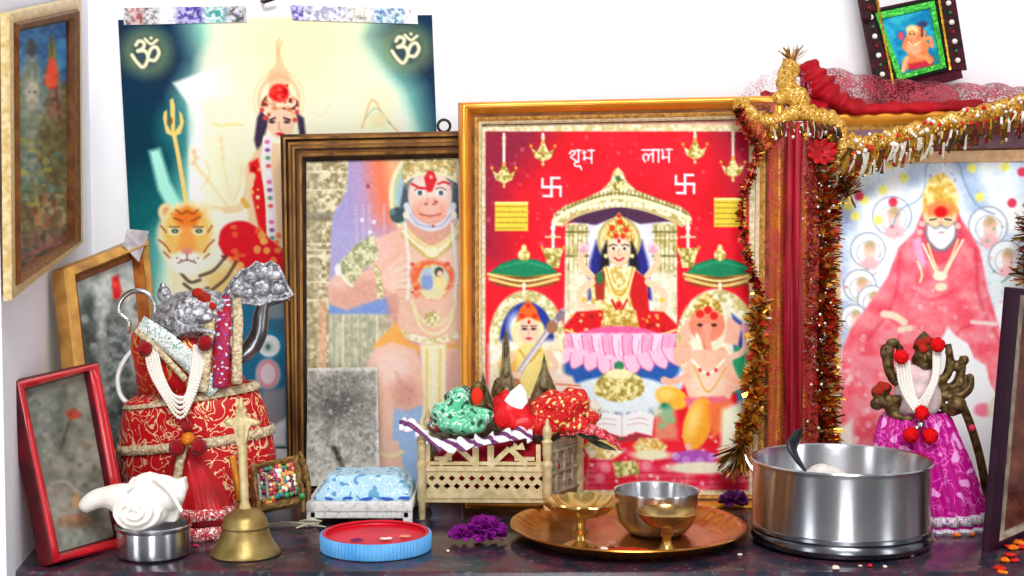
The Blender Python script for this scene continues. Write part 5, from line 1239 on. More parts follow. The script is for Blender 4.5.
# fan on its arm
fo = [(218, 301), (226, 290), (234, 278), (243, 270), (250, 268), (256, 262), (264, 265), (270, 262), (278, 266), (282, 274), (286, 284), (293, 295), (284, 299), (272, 300), (260, 305), (246, 303), (232, 304)]
fb = MB().prism([qi(x, y, -0.008) for x, y in fo], (0, -1, 0), 0.009)
for x, y, r in ((238, 290, 8), (250, 277, 8), (262, 272, 8), (274, 276, 8), (262, 288, 10), (248, 293, 7), (278, 289, 8), (228, 298, 4)): fb.ell(qi(x, y, -0.010), (r * s, 0.004, r * s * 0.8), nu=18, nv=10)
fb.tube([qi(x, y, -0.010) for x, y in fo], 1.6 * s, 8, closed=True)
fan_o = fb.build('fan', M_silver, idol, smooth=35)
ab = MB().tube(cat_rom([qi(264, 302, -0.002), qi(261, 316, -0.002), qi(259, 332, -0.002), qi(252, 346, -0.002), qi(244, 354, -0.004), qi(232, 360, -0.006)], 6), np.interp(np.linspace(0, 1, 31), [0, .2, .6, 1], [6 * s, 8 * s, 9.5 * s, 7 * s]), 14)
ab.tube(cat_rom([qi(264, 304, -0.002), qi(274, 300, -0.002), qi(288, 296, -0.004)], 5), [5 * s] * 11, 8)
ab.build('arm', mat('grey_silver', '#9a9a9e', 0.3, 1.0, '#77777c', 60, 0.2), idol)
# bead strands and pompoms
def strand(path, r, n, name, m, parent):
    pp = cat_rom(path, 12); d = [0.0]
    for a, b in zip(pp[:-1], pp[1:]): d.append(d[-1] + float(np.linalg.norm(np.array(b) - np.array(a))))
    mb = MB()
    for k in range(n):
        t = d[-1] * k / (n - 1); p = [np.interp(t, d, [c[i] for c in pp]) for i in range(3)]
        mb.ell(p, r, nu=8, nv=6)
    return mb.build(name, m, parent, smooth=180)
for k in range(5):
    o = k * 3.2
    strand([qi(145 + o * .9, 350, -0.036), qi(150 + o * .9, 372, -0.044), qi(163 + o * .6, 396 - o * .3, -0.050), qi(180, 418 - o * 1.6, -0.053), qi(193 - o * .5, 398 - o * .3, -0.051), qi(202 - o * .8, 370, -0.046), qi(206 - o * .9, 346, -0.040)], 1.75 * s, 52, 'bead_strand', M_pearl, idol)
def pom(p, r, name, m, parent, seed=1):
    g = random.Random(seed); mb = MB()
    mb.ell(p, r * 0.92, nu=20, nv=14, fn=lambda d: 1 + g.uniform(-0.10, 0.12))
    return mb.build(name, m, parent, smooth=180)
for i, (x, y, dd, r, m) in enumerate([(145, 349, -0.040, 7.5, M_pom_dk), (205, 343, -0.046, 8, M_pom_dk), (187, 427, -0.056, 6, M_pom_dk), (177, 448, -0.066, 8.5, M_pom_dk), (199, 447, -0.066, 8.5, M_pom_dk)]):
    pom(qi(x, y, dd), r * s, 'pompom', m, idol, i)
pom(qi(188, 439, -0.066), 7 * s, 'orange_bead', mat('orange_bead', '#d87a1c', 0.4, 0.2), idol, 9)

# ================================================================== little bead-covered frame
bTL, bTR, bBL = P(251, 464, 1.425), P(298, 455, 1.452), P(256, 510, 1.405)
pB = Plane(bTL, bTR, bBL)
bout = [(250, 465), (298, 455), (305, 503), (256, 513)]; binn = [(257, 470), (292, 463), (298, 496), (262, 505)]
o3 = [pB.at(*p) for p in bout]; i3 = [pB.at(*p) for p in binn]
bf = thing('bead_frame', 'small ornate frame filled with coloured beads beside the hand bell', 'ornament', (o3[3] + o3[2]) / 2)
moulding(o3, i3, pB.n, [(0, 0, 0), (.1, .004, 0), (.5, .006, 0), (.9, .003, 0), (1, 0, 0)], 0.010).build('frame', mat('antique_gilt', '#6a4e2a', 0.45, 0.4, '#a8864e', 160, 0.8), bf)
MB().prism([p - pB.n * 0.002 for p in i3], pB.n, 0.006).build('backing', mat('maroon_cloth', '#5a2018', 0.8, 0, '#8a5a30', 120), bf)
g = random.Random(5)
bcols = ['#b81c34', '#e8e0d0', '#d8a04c', '#2a7a78', '#7a1830', '#e0885a', '#3c8a50', '#f0ece4', '#4a2a24', '#c84a6a']
bm_ = [mat('bead_' + str(i), c_, 0.25, 0, coat=0.4) for i, c_ in enumerate(bcols)]
for i in range(100):
    u, v = (i % 12 + 0.5 + g.uniform(-.3, .3)) / 12, (i // 12 + 0.5 + g.uniform(-.3, .3)) / 8.5
    p = lerp(lerp(i3[0], i3[1], u), lerp(i3[3], i3[2], u), v) + pB.n * 0.001
    MB().ell(p, g.uniform(0.0022, 0.0034), nu=8, nv=6, mi=0).build('bead', bm_[g.randrange(10) if v < .75 else g.choice([3, 6, 2, 4, 0])], bf, smooth=180)
mb = MB()
for a, b in (((300, 452), (309, 500)), ((296, 470), (303, 512))):
    mb.tube(cat_rom([pB.at(*a, 0.002), pB.at((a[0] + b[0]) / 2 + 3, (a[1] + b[1]) / 2, 0.006), pB.at(*b, 0.003)], 6), 0.0024, 8)
mb.ell(pB.at(302, 462, 0.004), 0.005); mb.ell(pB.at(305, 478, 0.004), (0.0035, 0.004, 0.006))
mb.build('scroll_bracket', mat('antique_brown', '#4a3620', 0.5, 0.4, '#8a6a3c', 140, 0.7), bf)
MB().ell(pB.at(302, 496, 0.009), 0.0034, nu=10, nv=8).build('green_stone', mat('green_glass', '#1f8a3c', 0.15, 0, coat=0.6), bf)
mb = MB().tube([pB.at(*p, 0.007) for p in [(258, 474), (266, 473), (268, 498), (261, 500)]], 0.0016, 8, closed=True); mb.build('oval_loop', M_silver_p, bf)

# ================================================================== white stool, folded blue cloth, grey etched plate
stool = thing('low_stool', 'low white speckled stool under the folded blue cloth', 'stool', (-0.16, 1.507, Z0))
M_spk = mat('white_speckled_paint', '#e9e7e4', 0.55, 0, '#b9b4b0', 260, 0.2, lo=0.5, hi=0.75)
mb = MB().box((-0.16, 1.507, 0.0215), (0.112, 0.112, 0.010), bev=0.002); mb.build('seat', M_spk, stool)
mb = MB().box((-0.16, 1.4555, 0.0135), (0.104, 0.006, 0.008), bev=0.001); mb.build('apron', M_spk, stool)
for x in (-0.2105, -0.1095):
    for y in (1.457, 1.557): MB().box((x, y, 0.0085), (0.010, 0.009, 0.0166), bev=0.0012).build('leg', M_spk, stool)
cl = thing('folded_cloth', 'folded pale blue cloth lying on the low white stool', 'cloth', (-0.155, 1.498, 0.0268))
M_bluec = mat_pattern('pale_blue_cloth', '#a9d4ea', '#e8f4f8', '#5f9ac4', 70, 0.5, metal_fig=0.0, bump=0.3)
mb = MB()
for k in range(5):
    zz = 0.0305 + k * 0.0040; hx_, hy_ = 0.050 - k * 0.0035, 0.036 - k * 0.002
    g_ = []
    for i in range(13):
        for_ = []
        a = i / 12 * 2 * math.pi
    mb.box((-0.158 + 0.002 * (k % 2), 1.497, zz), (2 * hx_, 2 * hy_, 0.0062), bev=0.0028)
mbv = []
bmx = bmesh.new()
wobble(mb, 0.0028, 55, 3)
mb.v = [(x, y, max(0.0270, z)) for x, y, z in mb.v]
mb.build('folds', M_bluec, cl, smooth=180, mods=(('SUBSURF', dict(levels=2, render_levels=2, subdivision_type='SIMPLE')), REM(0.0016), SMO(4), ('DISPLACE', dict(strength=0.004, mid_level=0.5, texture=None))))
bmx.free()
e_ = [(-0.208 + 0.1 * i / 24, 1.4602 + 0.0012 * math.sin(i * 1.3), 0.0292 + 0.0006 * math.sin(i * 0.9)) for i in range(25)]
MB().tube(e_, 0.0017, 8).build('hem', mat('royal_blue_edging', '#2f5fc0', 0.6), cl)
yp = Plane(P(308, 485, 1.565), P(378, 485, 1.565), P(308, 368, 1.622))
yc = [yp.at(*p) for p in ((308, 368), (377, 367), (380, 484), (306, 486))]
ya = thing('etched_plate', 'grey etched metal plate leaning on the wood framed picture above the blue cloth', 'plate', (yc[2] + yc[3]) / 2)
MB().prism([p - yp.n * 0.0004 for p in yc], yp.n, 0.0024).build('plate', mat('pale_pewter', '#b8b4aa', 0.5, 0.3), ya, smooth=0)
A = Art(yc, 0.8); A.fill(mottle('#8c8a84', '#b4b1a8', 6, 4))
A.ell(340, 400, 30, 22, '#5c5a56', soft=14, alpha=0.7); A.ell(336, 408, 14, 10, '#4a4946', soft=8, alpha=0.6)
gg = random.Random(3)
for i in range(46):
    a = gg.uniform(0, 2 * math.pi); r0, r1 = gg.uniform(4, 18), gg.uniform(22, 70)
    A.line([(340 + r0 * math.cos(a), 408 + r0 * math.sin(a)), (340 + r1 * math.cos(a), 408 + r1 * math.sin(a) * 1.2)], 1.0, gg.choice(['#d4d1c8', '#c2bfb4', '#6a6862', '#8a8882']), 0.9, 0.26, False)
A.line([(334, 448), (338, 456), (342, 466)], 5, '#3a3832', 1.5); A.line([(330, 452), (344, 474), (352, 490)], 2, '#8a8780', 1, 0.8)
A.poly([(308, 470), (380, 462), (384, 492), (304, 492)], '#c9c6bc', 9, 0.7); A.poly([(306, 366), (379, 366), (379, 371), (306, 371)], '#d0ccc0', 1.2, 0.7); A.poly([(376, 366), (380, 366), (382, 490), (376, 490)], '#d4d0c6', 1.2, 0.7)
A.scatter((308, 368, 380, 486), 120, 1.4, ['#6e6c66', '#c4c1b8', '#55534e', '#d8d5cc'], 8, 0.4); A.grain(0.14, 2, 3)
A.sheet('etched_face', mat_art('etched_grey', 0.45), ya)
# dry straw by the stool
for i, (x0, y0, x1, y1) in enumerate([(268, 518, 318, 511), (284, 522, 322, 519), (276, 512, 306, 524), (296, 528, 324, 515), (290, 510, 326, 527), (300, 520, 330, 508)]):
    a, b = G(x0, y0, 0.0018 + 0.0011 * i), G(x1, y1, 0.0018 + 0.0011 * i)
    a[1] = min(a[1], 1.449); b[1] = min(b[1], 1.449)
    mb = MB().tube(cat_rom([a, (a + b) / 2 + np.array([0, 0.002, 0.0008]), b], 5), [0.0008 + 0.0006 * math.sin(k / 10 * 3.14) for k in range(11)], 6)
    single('straw', mb, mat('dry_straw', '#d8d0bc', 0.8, 0, '#a89c84', 100), 'thin dry straw stalk in the small heap between bead frame and stool', 'straw', (a + b) / 2, 'straw stalks beside the stool')
# ================================================================== pierced brass throne
Zt = Z0
FL, FR, BR, BL = [np.array(v) for v in ((-0.0965, 1.486, Zt), (0.0375, 1.482, Zt), (0.0745, 1.545, Zt), (-0.094, 1.552, Zt))]
throne = thing('brass_throne', 'pierced pale brass deity throne piled with red and green cloth', 'throne', (FL + FR + BR + BL) / 4)
M_thr = mat('pale_worn_brass', '#d6c49a', 0.45, 0.15, '#bca878', 120, 0.35)
M_thr_d = mat('embossed_grey_brass', '#8a8070', 0.45, 0.45, '#b8ae98', 90, 0.9, bscale=120)
def up(p, z): return np.array([p[0], p[1], Zt + z])
def pierced(a, b, z0, z1, n_out, rows, cols, th=0.003):
    """plate from a to b with staggered rows of diamond holes"""
    mb = MB(); H = (z1 - z0) / rows
    def pt(u, z, k): 
        p = lerp(a, b, u); q = up(p, z) - n_out * (th * k); return q
    for r in range(rows):
        sh = 0.5 * (r % 2); zl, zh = z0 + r * H, z0 + (r + 1) * H
        m = 0.5 / (cols + 1)
        edges = [(i + sh) / (cols + 0.5) for i in range(cols + 1)]
        if edges[0] > 0: 
            q = [pt(0, zl, 0), pt(edges[0], zl, 0), pt(edges[0], zh, 0), pt(0, zh, 0)]; mb.prism(q, n_out, th)
        if edges[-1] < 1:
            q = [pt(edges[-1], zl, 0), pt(1, zl, 0), pt(1, zh, 0), pt(edges[-1], zh, 0)]; mb.prism(q, n_out, th)
        for i in range(cols):
            u0, u1 = edges[i], edges[i + 1]; um, zm = (u0 + u1) / 2, (zl + zh) / 2; hu, hz = (u1 - u0) * 0.36, H * 0.40
            c4 = [(u0, zl), (u1, zl), (u1, zh), (u0, zh)]; d4 = [(um, zm - hz), (um + hu, zm), (um, zm + hz), (um - hu, zm)]
            mids = [((c4[k][0] + c4[(k + 1) % 4][0]) / 2, (c4[k][1] + c4[(k + 1) % 4][1]) / 2) for k in range(4)]
            vs, fs = [], []
            for k in (0, 1):
                for u, z in c4 + d4: vs.append(pt(u, z, k))
            for k in range(4):
                k2 = (k + 1) % 4
                fs += [[k, k2, 4 + k], [k2, 4 + k2, 4 + k], [8 + k2, 8 + k, 12 + k], [12 + k2, 8 + k2, 12 + k], [4 + k, 4 + k2, 12 + k2, 12 + k]]
            mb.add(vs, fs)
    return mb
nF = np.array([0.03, -1.0, 0]); nF /= np.linalg.norm(nF)
mb = pierced(FL, FR, 0.0325, 0.0495, nF, 2, 12)
for z0, z1, o in ((0.021, 0.0325, 0.0), (0.0495, 0.0535, 0.0), (0.0535, 0.0585, 0.0018), (0.0195, 0.0225, 0.0018)):
    mb.prism([up(FL, z0) + nF * o, up(FR, z0) + nF * o, up(FR, z1) + nF * o, up(FL, z1) + nF * o], nF, 0.003 + o)
mb.build('front_panel', M_thr, throne, smooth=0)
# gallery above the front panel: struts and rails
gb = MB()
def g2(u, z): return up(lerp(FL, FR, u), z)
for u0, z0, u1, z1, r in ((0.0, 0.0765, 1.0, 0.0765, 0.0), ):
    pass
for u0, z0, u1, z1, w in ((0.05, 0.058, 0.05, 0.082, .0022), (0.14, 0.060, 0.28, 0.079, .0030), (0.28, 0.079, 0.44, 0.060, .0028), (0.43, 0.058, 0.43, 0.081, .0034), (0.55, 0.058, 0.55, 0.081, .0034), (0.56, 0.060, 0.70, 0.078, .0028), (0.70, 0.078, 0.84, 0.060, .0030), (0.93, 0.058, 0.93, 0.082, .0024), (0.02, 0.0615, 0.98, 0.0615, .0018), (0.10, 0.0665, 0.24, 0.0665, .002), (0.74, 0.0665, 0.90, 0.0665, .002)):
    a, b = g2(u0, z0), g2(u1, z1); t = (b - a) / np.linalg.norm(b - a); sd = np.cross(t, nF) * w
    gb.prism([a - sd, b - sd, b + sd, a + sd], nF, 0.003)
for u, w in ((0.20, 0.055), (0.77, 0.055)):
    gb.prism([g2(u - w, 0.0765), g2(u + w, 0.0765), g2(u + w * .6, 0.0845), g2(u, 0.0805), g2(u - w * .6, 0.0845)], nF, 0.003)
gb.build('front_gallery', M_thr, throne, smooth=0)
post = [(0.0, 0.0), (0.0032, 0.001), (0.0036, 0.006), (0.0042, 0.018), (0.0052, 0.022), (0.0052, 0.056), (0.0060, 0.058), (0.0060, 0.062), (0.0040, 0.065), (0.0050, 0.072), (0.0050, 0.082), (0.0062, 0.085), (0.0040, 0.088), (0.0054, 0.094), (0.0044, 0.100), (0.0020, 0.104), (0.0024, 0.107), (0.0, 0.111)]
for p in (FL, FR, BR, BL): MB().lathe(post, p, 18).build('corner_post', M_thr, throne)
for a, b, nm in ((FR, BR, 1), (FL, BL, -1)):
    t = (b - a) / np.linalg.norm(b - a); n = np.cross(t, (0, 0, 1)) * nm
    if n[0] * nm < 0: n = -n
    mb = MB().prism([up(a, 0.021), up(b, 0.021), up(b, 0.078), up(lerp(a, b, .5), 0.086), up(a, 0.078)], n, 0.003)
    for v_ in (.25, .5, .75): mb.tube([up(lerp(a, b, v_), 0.026) + n * .001, up(lerp(a, b, v_), 0.072) + n * .001], .0022, 6)
    for z_ in (.028, .05, .073): mb.tube([up(lerp(a, b, .06), z_) + n * .001, up(lerp(a, b, .94), z_) + n * .001], .0022, 6)
    mb.build('side_panel', M_thr_d, throne, smooth=0)
t = (BR - BL) / np.linalg.norm(BR - BL); nB = np.array([0, -1.0, 0])
MB().prism([up(BL, 0.021), up(BR, 0.021), up(BR, 0.085), up(BL, 0.085)], nB, 0.003).build('back_panel', M_thr_d, throne, smooth=0)
MB().prism([up(FL, 0.024), up(FR, 0.024), up(BR, 0.024), up(BL, 0.024)], (0, 0, 1), 0.003).build('seat', M_thr, throne, smooth=0)
M_spire = mat('weathered_bronze_spire', '#6e6248', 0.5, 0.4, '#9a8c68', 120, 0.7)
def spire(pts, Y, name='back_finial', th=0.006, hole=None):
    mb = MB().prism([P(x, y, Y) for x, y in pts], (0, -1, 0), th)
    return mb
def rimmed(pts, Y, extra=()):
    mb = spire(pts, Y)
    pp = [P(x, y, Y - 0.001) for x, y in pts]; mb.tube(pp, 0.0016, 6, closed=True)
    for (x, y, rx, rz) in extra: mb.ell(P(x, y, Y - 0.001), (px(rx, Y), 0.005, px(rz, Y)), nu=14, nv=8)
    return mb
rimmed([(470, 426), (473, 408), (478, 396), (481, 386), (483, 374), (486, 386), (491, 397), (495, 410), (496, 426)], 1.541, [(483, 408, 7, 6), (483, 392, 3.4, 5)]).build('back_finial', M_spire, throne, smooth=30)
rimmed([(494, 420), (497, 398), (500, 380), (503, 362), (504, 340), (506, 330), (508, 342), (509, 362), (512, 380), (516, 400), (519, 420)], 1.545, [(506, 392, 6, 7), (506, 372, 3.4, 6), (506, 350, 1.8, 7)]).build('back_finial', M_spire, throne, smooth=30)
rimmed([(527, 424), (530, 402), (536, 386), (542, 370), (544, 354), (547, 370), (554, 386), (561, 404), (563, 424)], 1.541, [(545, 404, 9, 7), (544, 384, 5, 7)]).build('back_finial', M_spire, throne, smooth=30)
MB().prism([P(x, y, 1.547) for x, y in ((448, 440), (452, 424), (462, 412), (474, 402), (500, 408), (530, 404), (560, 400), (572, 414), (578, 440))], (0, -1, 0), 0.003).build('back_crest', M_spire, throne, smooth=0)

# ---- cloths and little figures lying in the throne
def lump(name, ells, m, label, cat, amp=0.003, sc=70, seed=0, vox=0.0014, zmin=0.028, group=None, sm=3):
    mb = MB()
    for c_, r_ in ells: mb.ell(c_, r_, nu=20, nv=12)
    wobble(mb, amp, sc, seed)
    mb.v = [(x, y, max(zmin, z)) for x, y, z in mb.v]
    zc = min(v[2] for v in mb.v); cx = sum(v[0] for v in mb.v) / len(mb.v); cy = sum(v[1] for v in mb.v) / len(mb.v)
    return single(name, mb, m, label, cat, (cx, cy, zc), group, 180, (REM(vox), SMO(sm)))
k = px(1, 1.51)
Q = lambda x, y, Y=1.512: tuple(P(x, y, Y))
M_green = mat_pattern('mint_satin', '#58c090', '#e4f4ea', '#2a5a44', 75, 0.5, rough=0.4, metal_fig=0.0, bump=0.3)
M_seq = mat_pattern('red_sequined_cloth', '#c40818', '#e06048', '#f0cc80', 110, 0.5, metal_fig=0.3)
M_dkred = mat('dark_red_velvet', '#b01020', 0.7, 0, '#7a0a18', 60, 0.3)
M_brightred = mat('bright_red_satin', '#e0141c', 0.35, 0, '#c00812', 40, 0.2, sheen=0.2)
lump('cushion', [((-0.030, 1.514, 0.052), (0.060, 0.0255, 0.030)), ((0.012, 1.512, 0.054), (0.042, 0.0255, 0.028)), ((0.032, 1.522, 0.05), (0.028, 0.02, 0.026))], M_dkred, 'dark red cushion filling the brass throne behind its open gallery', 'cushion', 0.002, 50, 1)
lump('mint_cloth', [(Q(462, 424, 1.504), (26 * k, 0.016, 11 * k)), (Q(446, 412), (15 * k, 0.014, 12 * k)), (Q(476, 416, 1.500), (18 * k, 0.014, 9 * k)), (Q(458, 402), (12 * k, 0.012, 14 * k))], M_green, 'crumpled mint green satin cloth at the left of the brass throne', 'cloth', 0.004, 90, 2, zmin=0.078)
lump('sequined_cloth', [(Q(556, 410, 1.505), (26 * k, 0.018, 20 * k)), (Q(574, 402, 1.512), (18 * k, 0.016, 15 * k)), (Q(540, 425, 1.502), (20 * k, 0.014, 12 * k)), (Q(570, 424, 1.508), (22 * k, 0.014, 10 * k)), (Q(586, 420, 1.516), (14 * k, 0.012, 10 * k))], M_seq, 'crumpled red sequined cloth heaped at the right of the brass throne', 'cloth', 0.004, 90, 3, zmin=0.078)
lump('printed_cloth', [(Q(446, 418, 1.520), (16 * k, 0.012, 13 * k)), (Q(462, 398, 1.528), (17 * k, 0.011, 12 * k)), (Q(438, 426, 1.516), (12 * k, 0.010, 8 * k))], mat_pattern('dark_green_print', '#2f5a46', '#e8e4dc', '#b8202c', 110, 0.5, metal_fig=0.0), 'dark green printed cloth bundled behind the mint satin in the throne', 'cloth', 0.004, 100, 12, zmin=0.078)
lump('pale_cloth', [(Q(590, 412, 1.532), (12 * k, 0.010, 14 * k)), (Q(578, 420, 1.530), (16 * k, 0.010, 10 * k))], mat_pattern('beige_print', '#c8bca4', '#f4efe4', '#6a6a5a', 110, 0.5, metal_fig=0.0), 'beige printed cloth bundled behind the red sequined cloth in the throne', 'cloth', 0.004, 100, 14, zmin=0.078)
# red robed figure with a white scarf in the middle
fg = thing('dressed_figure', 'little figure in bright red satin with a white scarf in the middle of the throne', 'figurine', P(516, 432, 1.505))
mb = MB().ell(Q(512, 414, 1.503), (20 * k, 0.013, 17 * k)).ell(Q(504, 402, 1.506), (12 * k, 0.010, 13 * k)).ell(Q(522, 424, 1.500), (18 * k, 0.012, 10 * k))
wobble(mb, 0.003, 80, 5).build('robe', M_brightred, fg, smooth=180, mods=(REM(0.0012), SMO(3)))
mb = MB().prism([P(x, y, 1.492) for x, y in ((504, 401), (510, 392), (520, 384), (526, 392), (528, 402), (522, 410), (512, 408))], (0, -1, 0), 0.006)
wobble(mb, 0.001, 150, 6).build('scarf', mat('white_cloth', '#f2efec', 0.7), fg, smooth=60, mods=(REM(0.001), SMO(4)))
mb = MB().ell(Q(498, 392, 1.508), (7 * k, 0.007, 9 * k)).lathe([(0.006, 0), (0.004, 0.006), (0.0, 0.010)], Q(498, 386, 1.508), 14).ell(Q(498, 392, 1.4995), (1.6 * k, 0.002, 2.4 * k))
for x in (495.5, 500.5): mb.ell(Q(x, 390, 1.5015), (1.1 * k, 0.0012, 0.9 * k), nu=8, nv=6)
mb.build('head', M_bronze, fg, mods=(REM(0.0007), SMO(1)))
# small brass idol with a vermilion face at the left
sg = thing('small_idol', 'tiny brass idol with a red smeared face behind the mint green cloth', 'figurine', P(478, 420, 1.52))
mb = MB().ell(Q(478, 408, 1.520), (12 * k, 0.010, 16 * k)).ell(Q(478, 390, 1.520), (8 * k, 0.008, 9 * k)).tube([Q(468, 404, 1.518), Q(460, 410, 1.515), Q(466, 416, 1.511)], 3 * k, 8).tube([Q(488, 404, 1.518), Q(495, 411, 1.515), Q(488, 417, 1.511)], 3 * k, 8)
mb.build('body', M_bronze, sg, mods=(REM(0.001), SMO(2)))
wobble(MB().ell(Q(477, 396, 1.5118), (6 * k, 0.0025, 9 * k)), 0.0008, 200).build('vermilion_mark', mat('bright_vermilion', '#e03018', 0.8), sg)
# striped cloth edge hanging over the front left
mb = MB(); g_ = []
base = [(399, 427, 1.484), (412, 428, 1.478), (424, 436, 1.474), (438, 446, 1.473), (456, 446, 1.473), (476, 443, 1.472), (496, 440, 1.473), (516, 436, 1.476), (534, 438, 1.480)]
pp = cat_rom([P(*b_) for b_ in base], 10)
for i, p in enumerate(pp):
    w = px(8) * (0.7 + 0.3 * math.sin(i * 0.9)); row = []
    for j in range(7):
        v = j / 6; row.append((p[0] + 0.003 * math.sin(i * 0.7), p[1] + 0.012 * (1 - v) ** 1.5 - 0.002 * math.sin(i * .8 + v * 3), p[2] + w * (0.9 - 1.6 * v) + 0.0016 * math.sin(i * 0.8)))
    g_.append(row)
mb.sheet(g_)
M_str, nt, b = new_mat('white_purple_stripe'); L = nt.links.new
tc = nt.nodes.new('ShaderNodeTexCoord'); wv = nt.nodes.new('ShaderNodeTexWave'); wv.inputs['Scale'].default_value = 26; wv.inputs['Distortion'].default_value = 3; wv.bands_direction = 'DIAGONAL'
cr = nt.nodes.new('ShaderNodeValToRGB'); e = cr.color_ramp.elements; e[0].position = 0.30; e[0].color = lin('#6a2a64'); e[1].position = 0.42; e[1].color = lin('#efe8f0')
L(tc.outputs['Object'], wv.inputs[0]); L(wv.outputs['Fac'], cr.inputs[0]); L(cr.outputs[0], b.inputs['Base Color']); b.inputs['Roughness'].default_value = 0.6
o3_ = P(440, 445, 1.475)
single('striped_scarf', mb, M_str, 'white and purple striped scarf draped over the front edge of the throne', 'scarf', (o3_[0], 1.475, 0.075), smooth=180, mods=(SOL(0.0014),))
# red floral strip hanging out at the right with dark leaves
mb = MB(); pp = cat_rom([P(560, 430, 1.500), P(580, 428, 1.498), P(598, 432, 1.496), P(612, 440, 1.494), P(622, 448, 1.493)], 8); g_ = []
for i, p in enumerate(pp):
    w = px(7) * (1.0 - 0.6 * i / len(pp)); g_.append([(p[0], p[1] + 0.006 * (1 - v), p[2] + w * (1 - 2 * v) + 0.001 * math.sin(i)) for v in np.linspace(0, 1, 5)])
single('floral_strip', MB().sheet(g_), mat_pattern('red_floral', '#c01828', '#f0a0a8', '#7a1020', 140, 0.5, metal_fig=0), 'red floral cloth strip trailing out of the right side of the throne', 'cloth', (P(590, 432, 1.497)[0], 1.497, P(590, 432, 1.497)[2]), smooth=180, mods=(SOL(0.0015),))
def leaf(mb, a, b, w, curl=0.2):
    a, b = np.array(a), np.array(b); t = (b - a); L_ = np.linalg.norm(t); t = t / L_; sd = np.cross(t, (0.2, -1, 0.3)); sd /= np.linalg.norm(sd); n = np.cross(sd, t)
    g = []
    for i in range(7):
        u = i / 6; ww = w * math.sin(math.pi * (0.05 + 0.93 * u)) ** 0.8
        g.append([a + t * L_ * u + sd * ww * v + n * (-abs(v) * ww * 0.4 + curl * L_ * u * u) for v in (-1, -.5, 0, .5, 1)])
    return mb.sheet(g)
mb = MB()
for (x0, y0, x1, y1, w) in ((578, 434, 604, 440, 3.5), (586, 438, 616, 452, 3.2), (574, 430, 572, 412, 3), (592, 436, 624, 440, 2.6), (580, 428, 586, 412, 2.4)): leaf(mb, P(x0, y0, 1.512), P(x1, y1, 1.503), px(w))
single('leaf_sprig', mb, mat('dried_dark_leaf', '#2e3428', 0.7, 0, '#56604c', 90), 'dried dark leaf sprig sticking out of the right side of the throne', 'sprig', tuple(P(578, 434, 1.512)), smooth=180, mods=(SOL(0.0006),))

# ================================================================== purple flowers on the ledge
def blossom(c_, r, n, seed, m, label, name='purple_flower', grp=None, flat=0.8, zmin=Z0):
    g = random.Random(seed); mb = MB()
    for i in range(n):
        th = math.acos(g.uniform(-0.15, 1)); a = g.uniform(0, 6.283)
        d = np.array([math.sin(th) * math.cos(a), math.sin(th) * math.sin(a), math.cos(th) * flat])
        ln = r * g.uniform(0.75, 1.05); base = np.array(c_) + d * r * 0.15
        tip = np.array(c_) + d * ln; sd = np.cross(d, (g.uniform(-1, 1), g.uniform(-1, 1), g.uniform(-1, 1))); sd /= np.linalg.norm(sd) + 1e-9
        nn = np.cross(sd, d); w = r * g.uniform(0.18, 0.30); rows_ = []
        for k_ in range(5):
            u = k_ / 4; ww = w * (0.35 + 0.65 * math.sin(math.pi * min(1, u * 0.8 + 0.1)))
            rows_.append([base + (tip - base) * u + sd * ww * v + nn * (0.25 * r * u * u + 0.3 * ww * v * v) for v in (-1, -.5, 0, .5, 1)])
        mb.sheet(rows_)
    mb.v = [(x, y, max(zmin, z)) for x, y, z in mb.v]
    return single(name, mb, m, label, 'flower', (c_[0], c_[1], zmin), grp, 180, (SOL(0.0005),))
M_pur = mat('purple_petals', '#5e0660', 0.6, 0, '#8a1288', 120, 0.2)
M_pur_d = mat('dark_purple_petals', '#3a0a3c', 0.7, 0, '#5a1a58', 120, 0.2)
blossom((-0.0255, 1.383, 0.012), 0.0205, 110, 1, M_pur, 'ruffled purple flower on the ledge, nearest the brass plate rim')
blossom((-0.0500, 1.378, 0.009), 0.0135, 70, 2, M_pur, 'ruffled purple flower on the ledge, left half of the purple pair')
mb = MB().ell((-0.0510, 1.4185, 0.017), (0.005, 0.003, 0.004)).ell((-0.0275, 1.432, 0.0285), (0.007, 0.004, 0.0035))
p_ = G(402, 524, Z0)
blossom((p_[0], p_[1], 0.005), 0.0095, 40, 3, mat('plum_petals', '#6a1048', 0.6, 0, '#8a2058', 120), 'small plum flower on the ledge between the stool and the throne')
blossom((P(733, 515, 1.53)[0], 1.532, 0.011), 0.0165, 60, 4, M_pur_d, 'dark purple flower on the ledge between brass plate and large steel pot')
for i, (x, y, w, lab) in enumerate(((461, 538, .004, 'white petal caught on the left purple flower'), )):
    pass

# ================================================================== seated bronze idol in a magenta skirt
YJ = 1.478
sj = px(1, YJ)
qj = lambda x, y, d=0.0: P(x, y, YJ + d)
ji = thing('bronze_idol', 'dark bronze many-armed idol in a pleated magenta skirt behind the steel pot', 'idol', (0.441, YJ, Z0))
def jpt(x0, x1, y, a, dep, pl, n):
    cx = (x0 + x1) / 2; hw = (x1 - x0) / 2 * sj; p = qj(cx, y); kk = 1 + pl * math.cos(a * n + 0.6 * math.sin(3 * a))
    return (p[0] + hw * kk * math.cos(a), p[1] + dep * kk * math.sin(a), p[2])
def jsheet(rows, N=220, n=22):
    return [[jpt(x0, x1, y, a, dep, pl, n) for a in np.linspace(0, 2 * math.pi, N)] for y, x0, x1, dep, pl in rows]
rows = [(412, 886, 946, .018, .02), (418, 881, 950, .022, .05), (436, 877, 957, .029, .06), (460, 875, 967, .037, .065), (485, 876, 976, .044, .065), (512, 878, 985, .050, .06), (530, 880, 989, .052, .06)]
M_mag = mat_pattern('magenta_silk', '#bc0886', '#e85cc0', '#f0a0dc', 44, 0.5, rough=0.35, metal_fig=0.2)
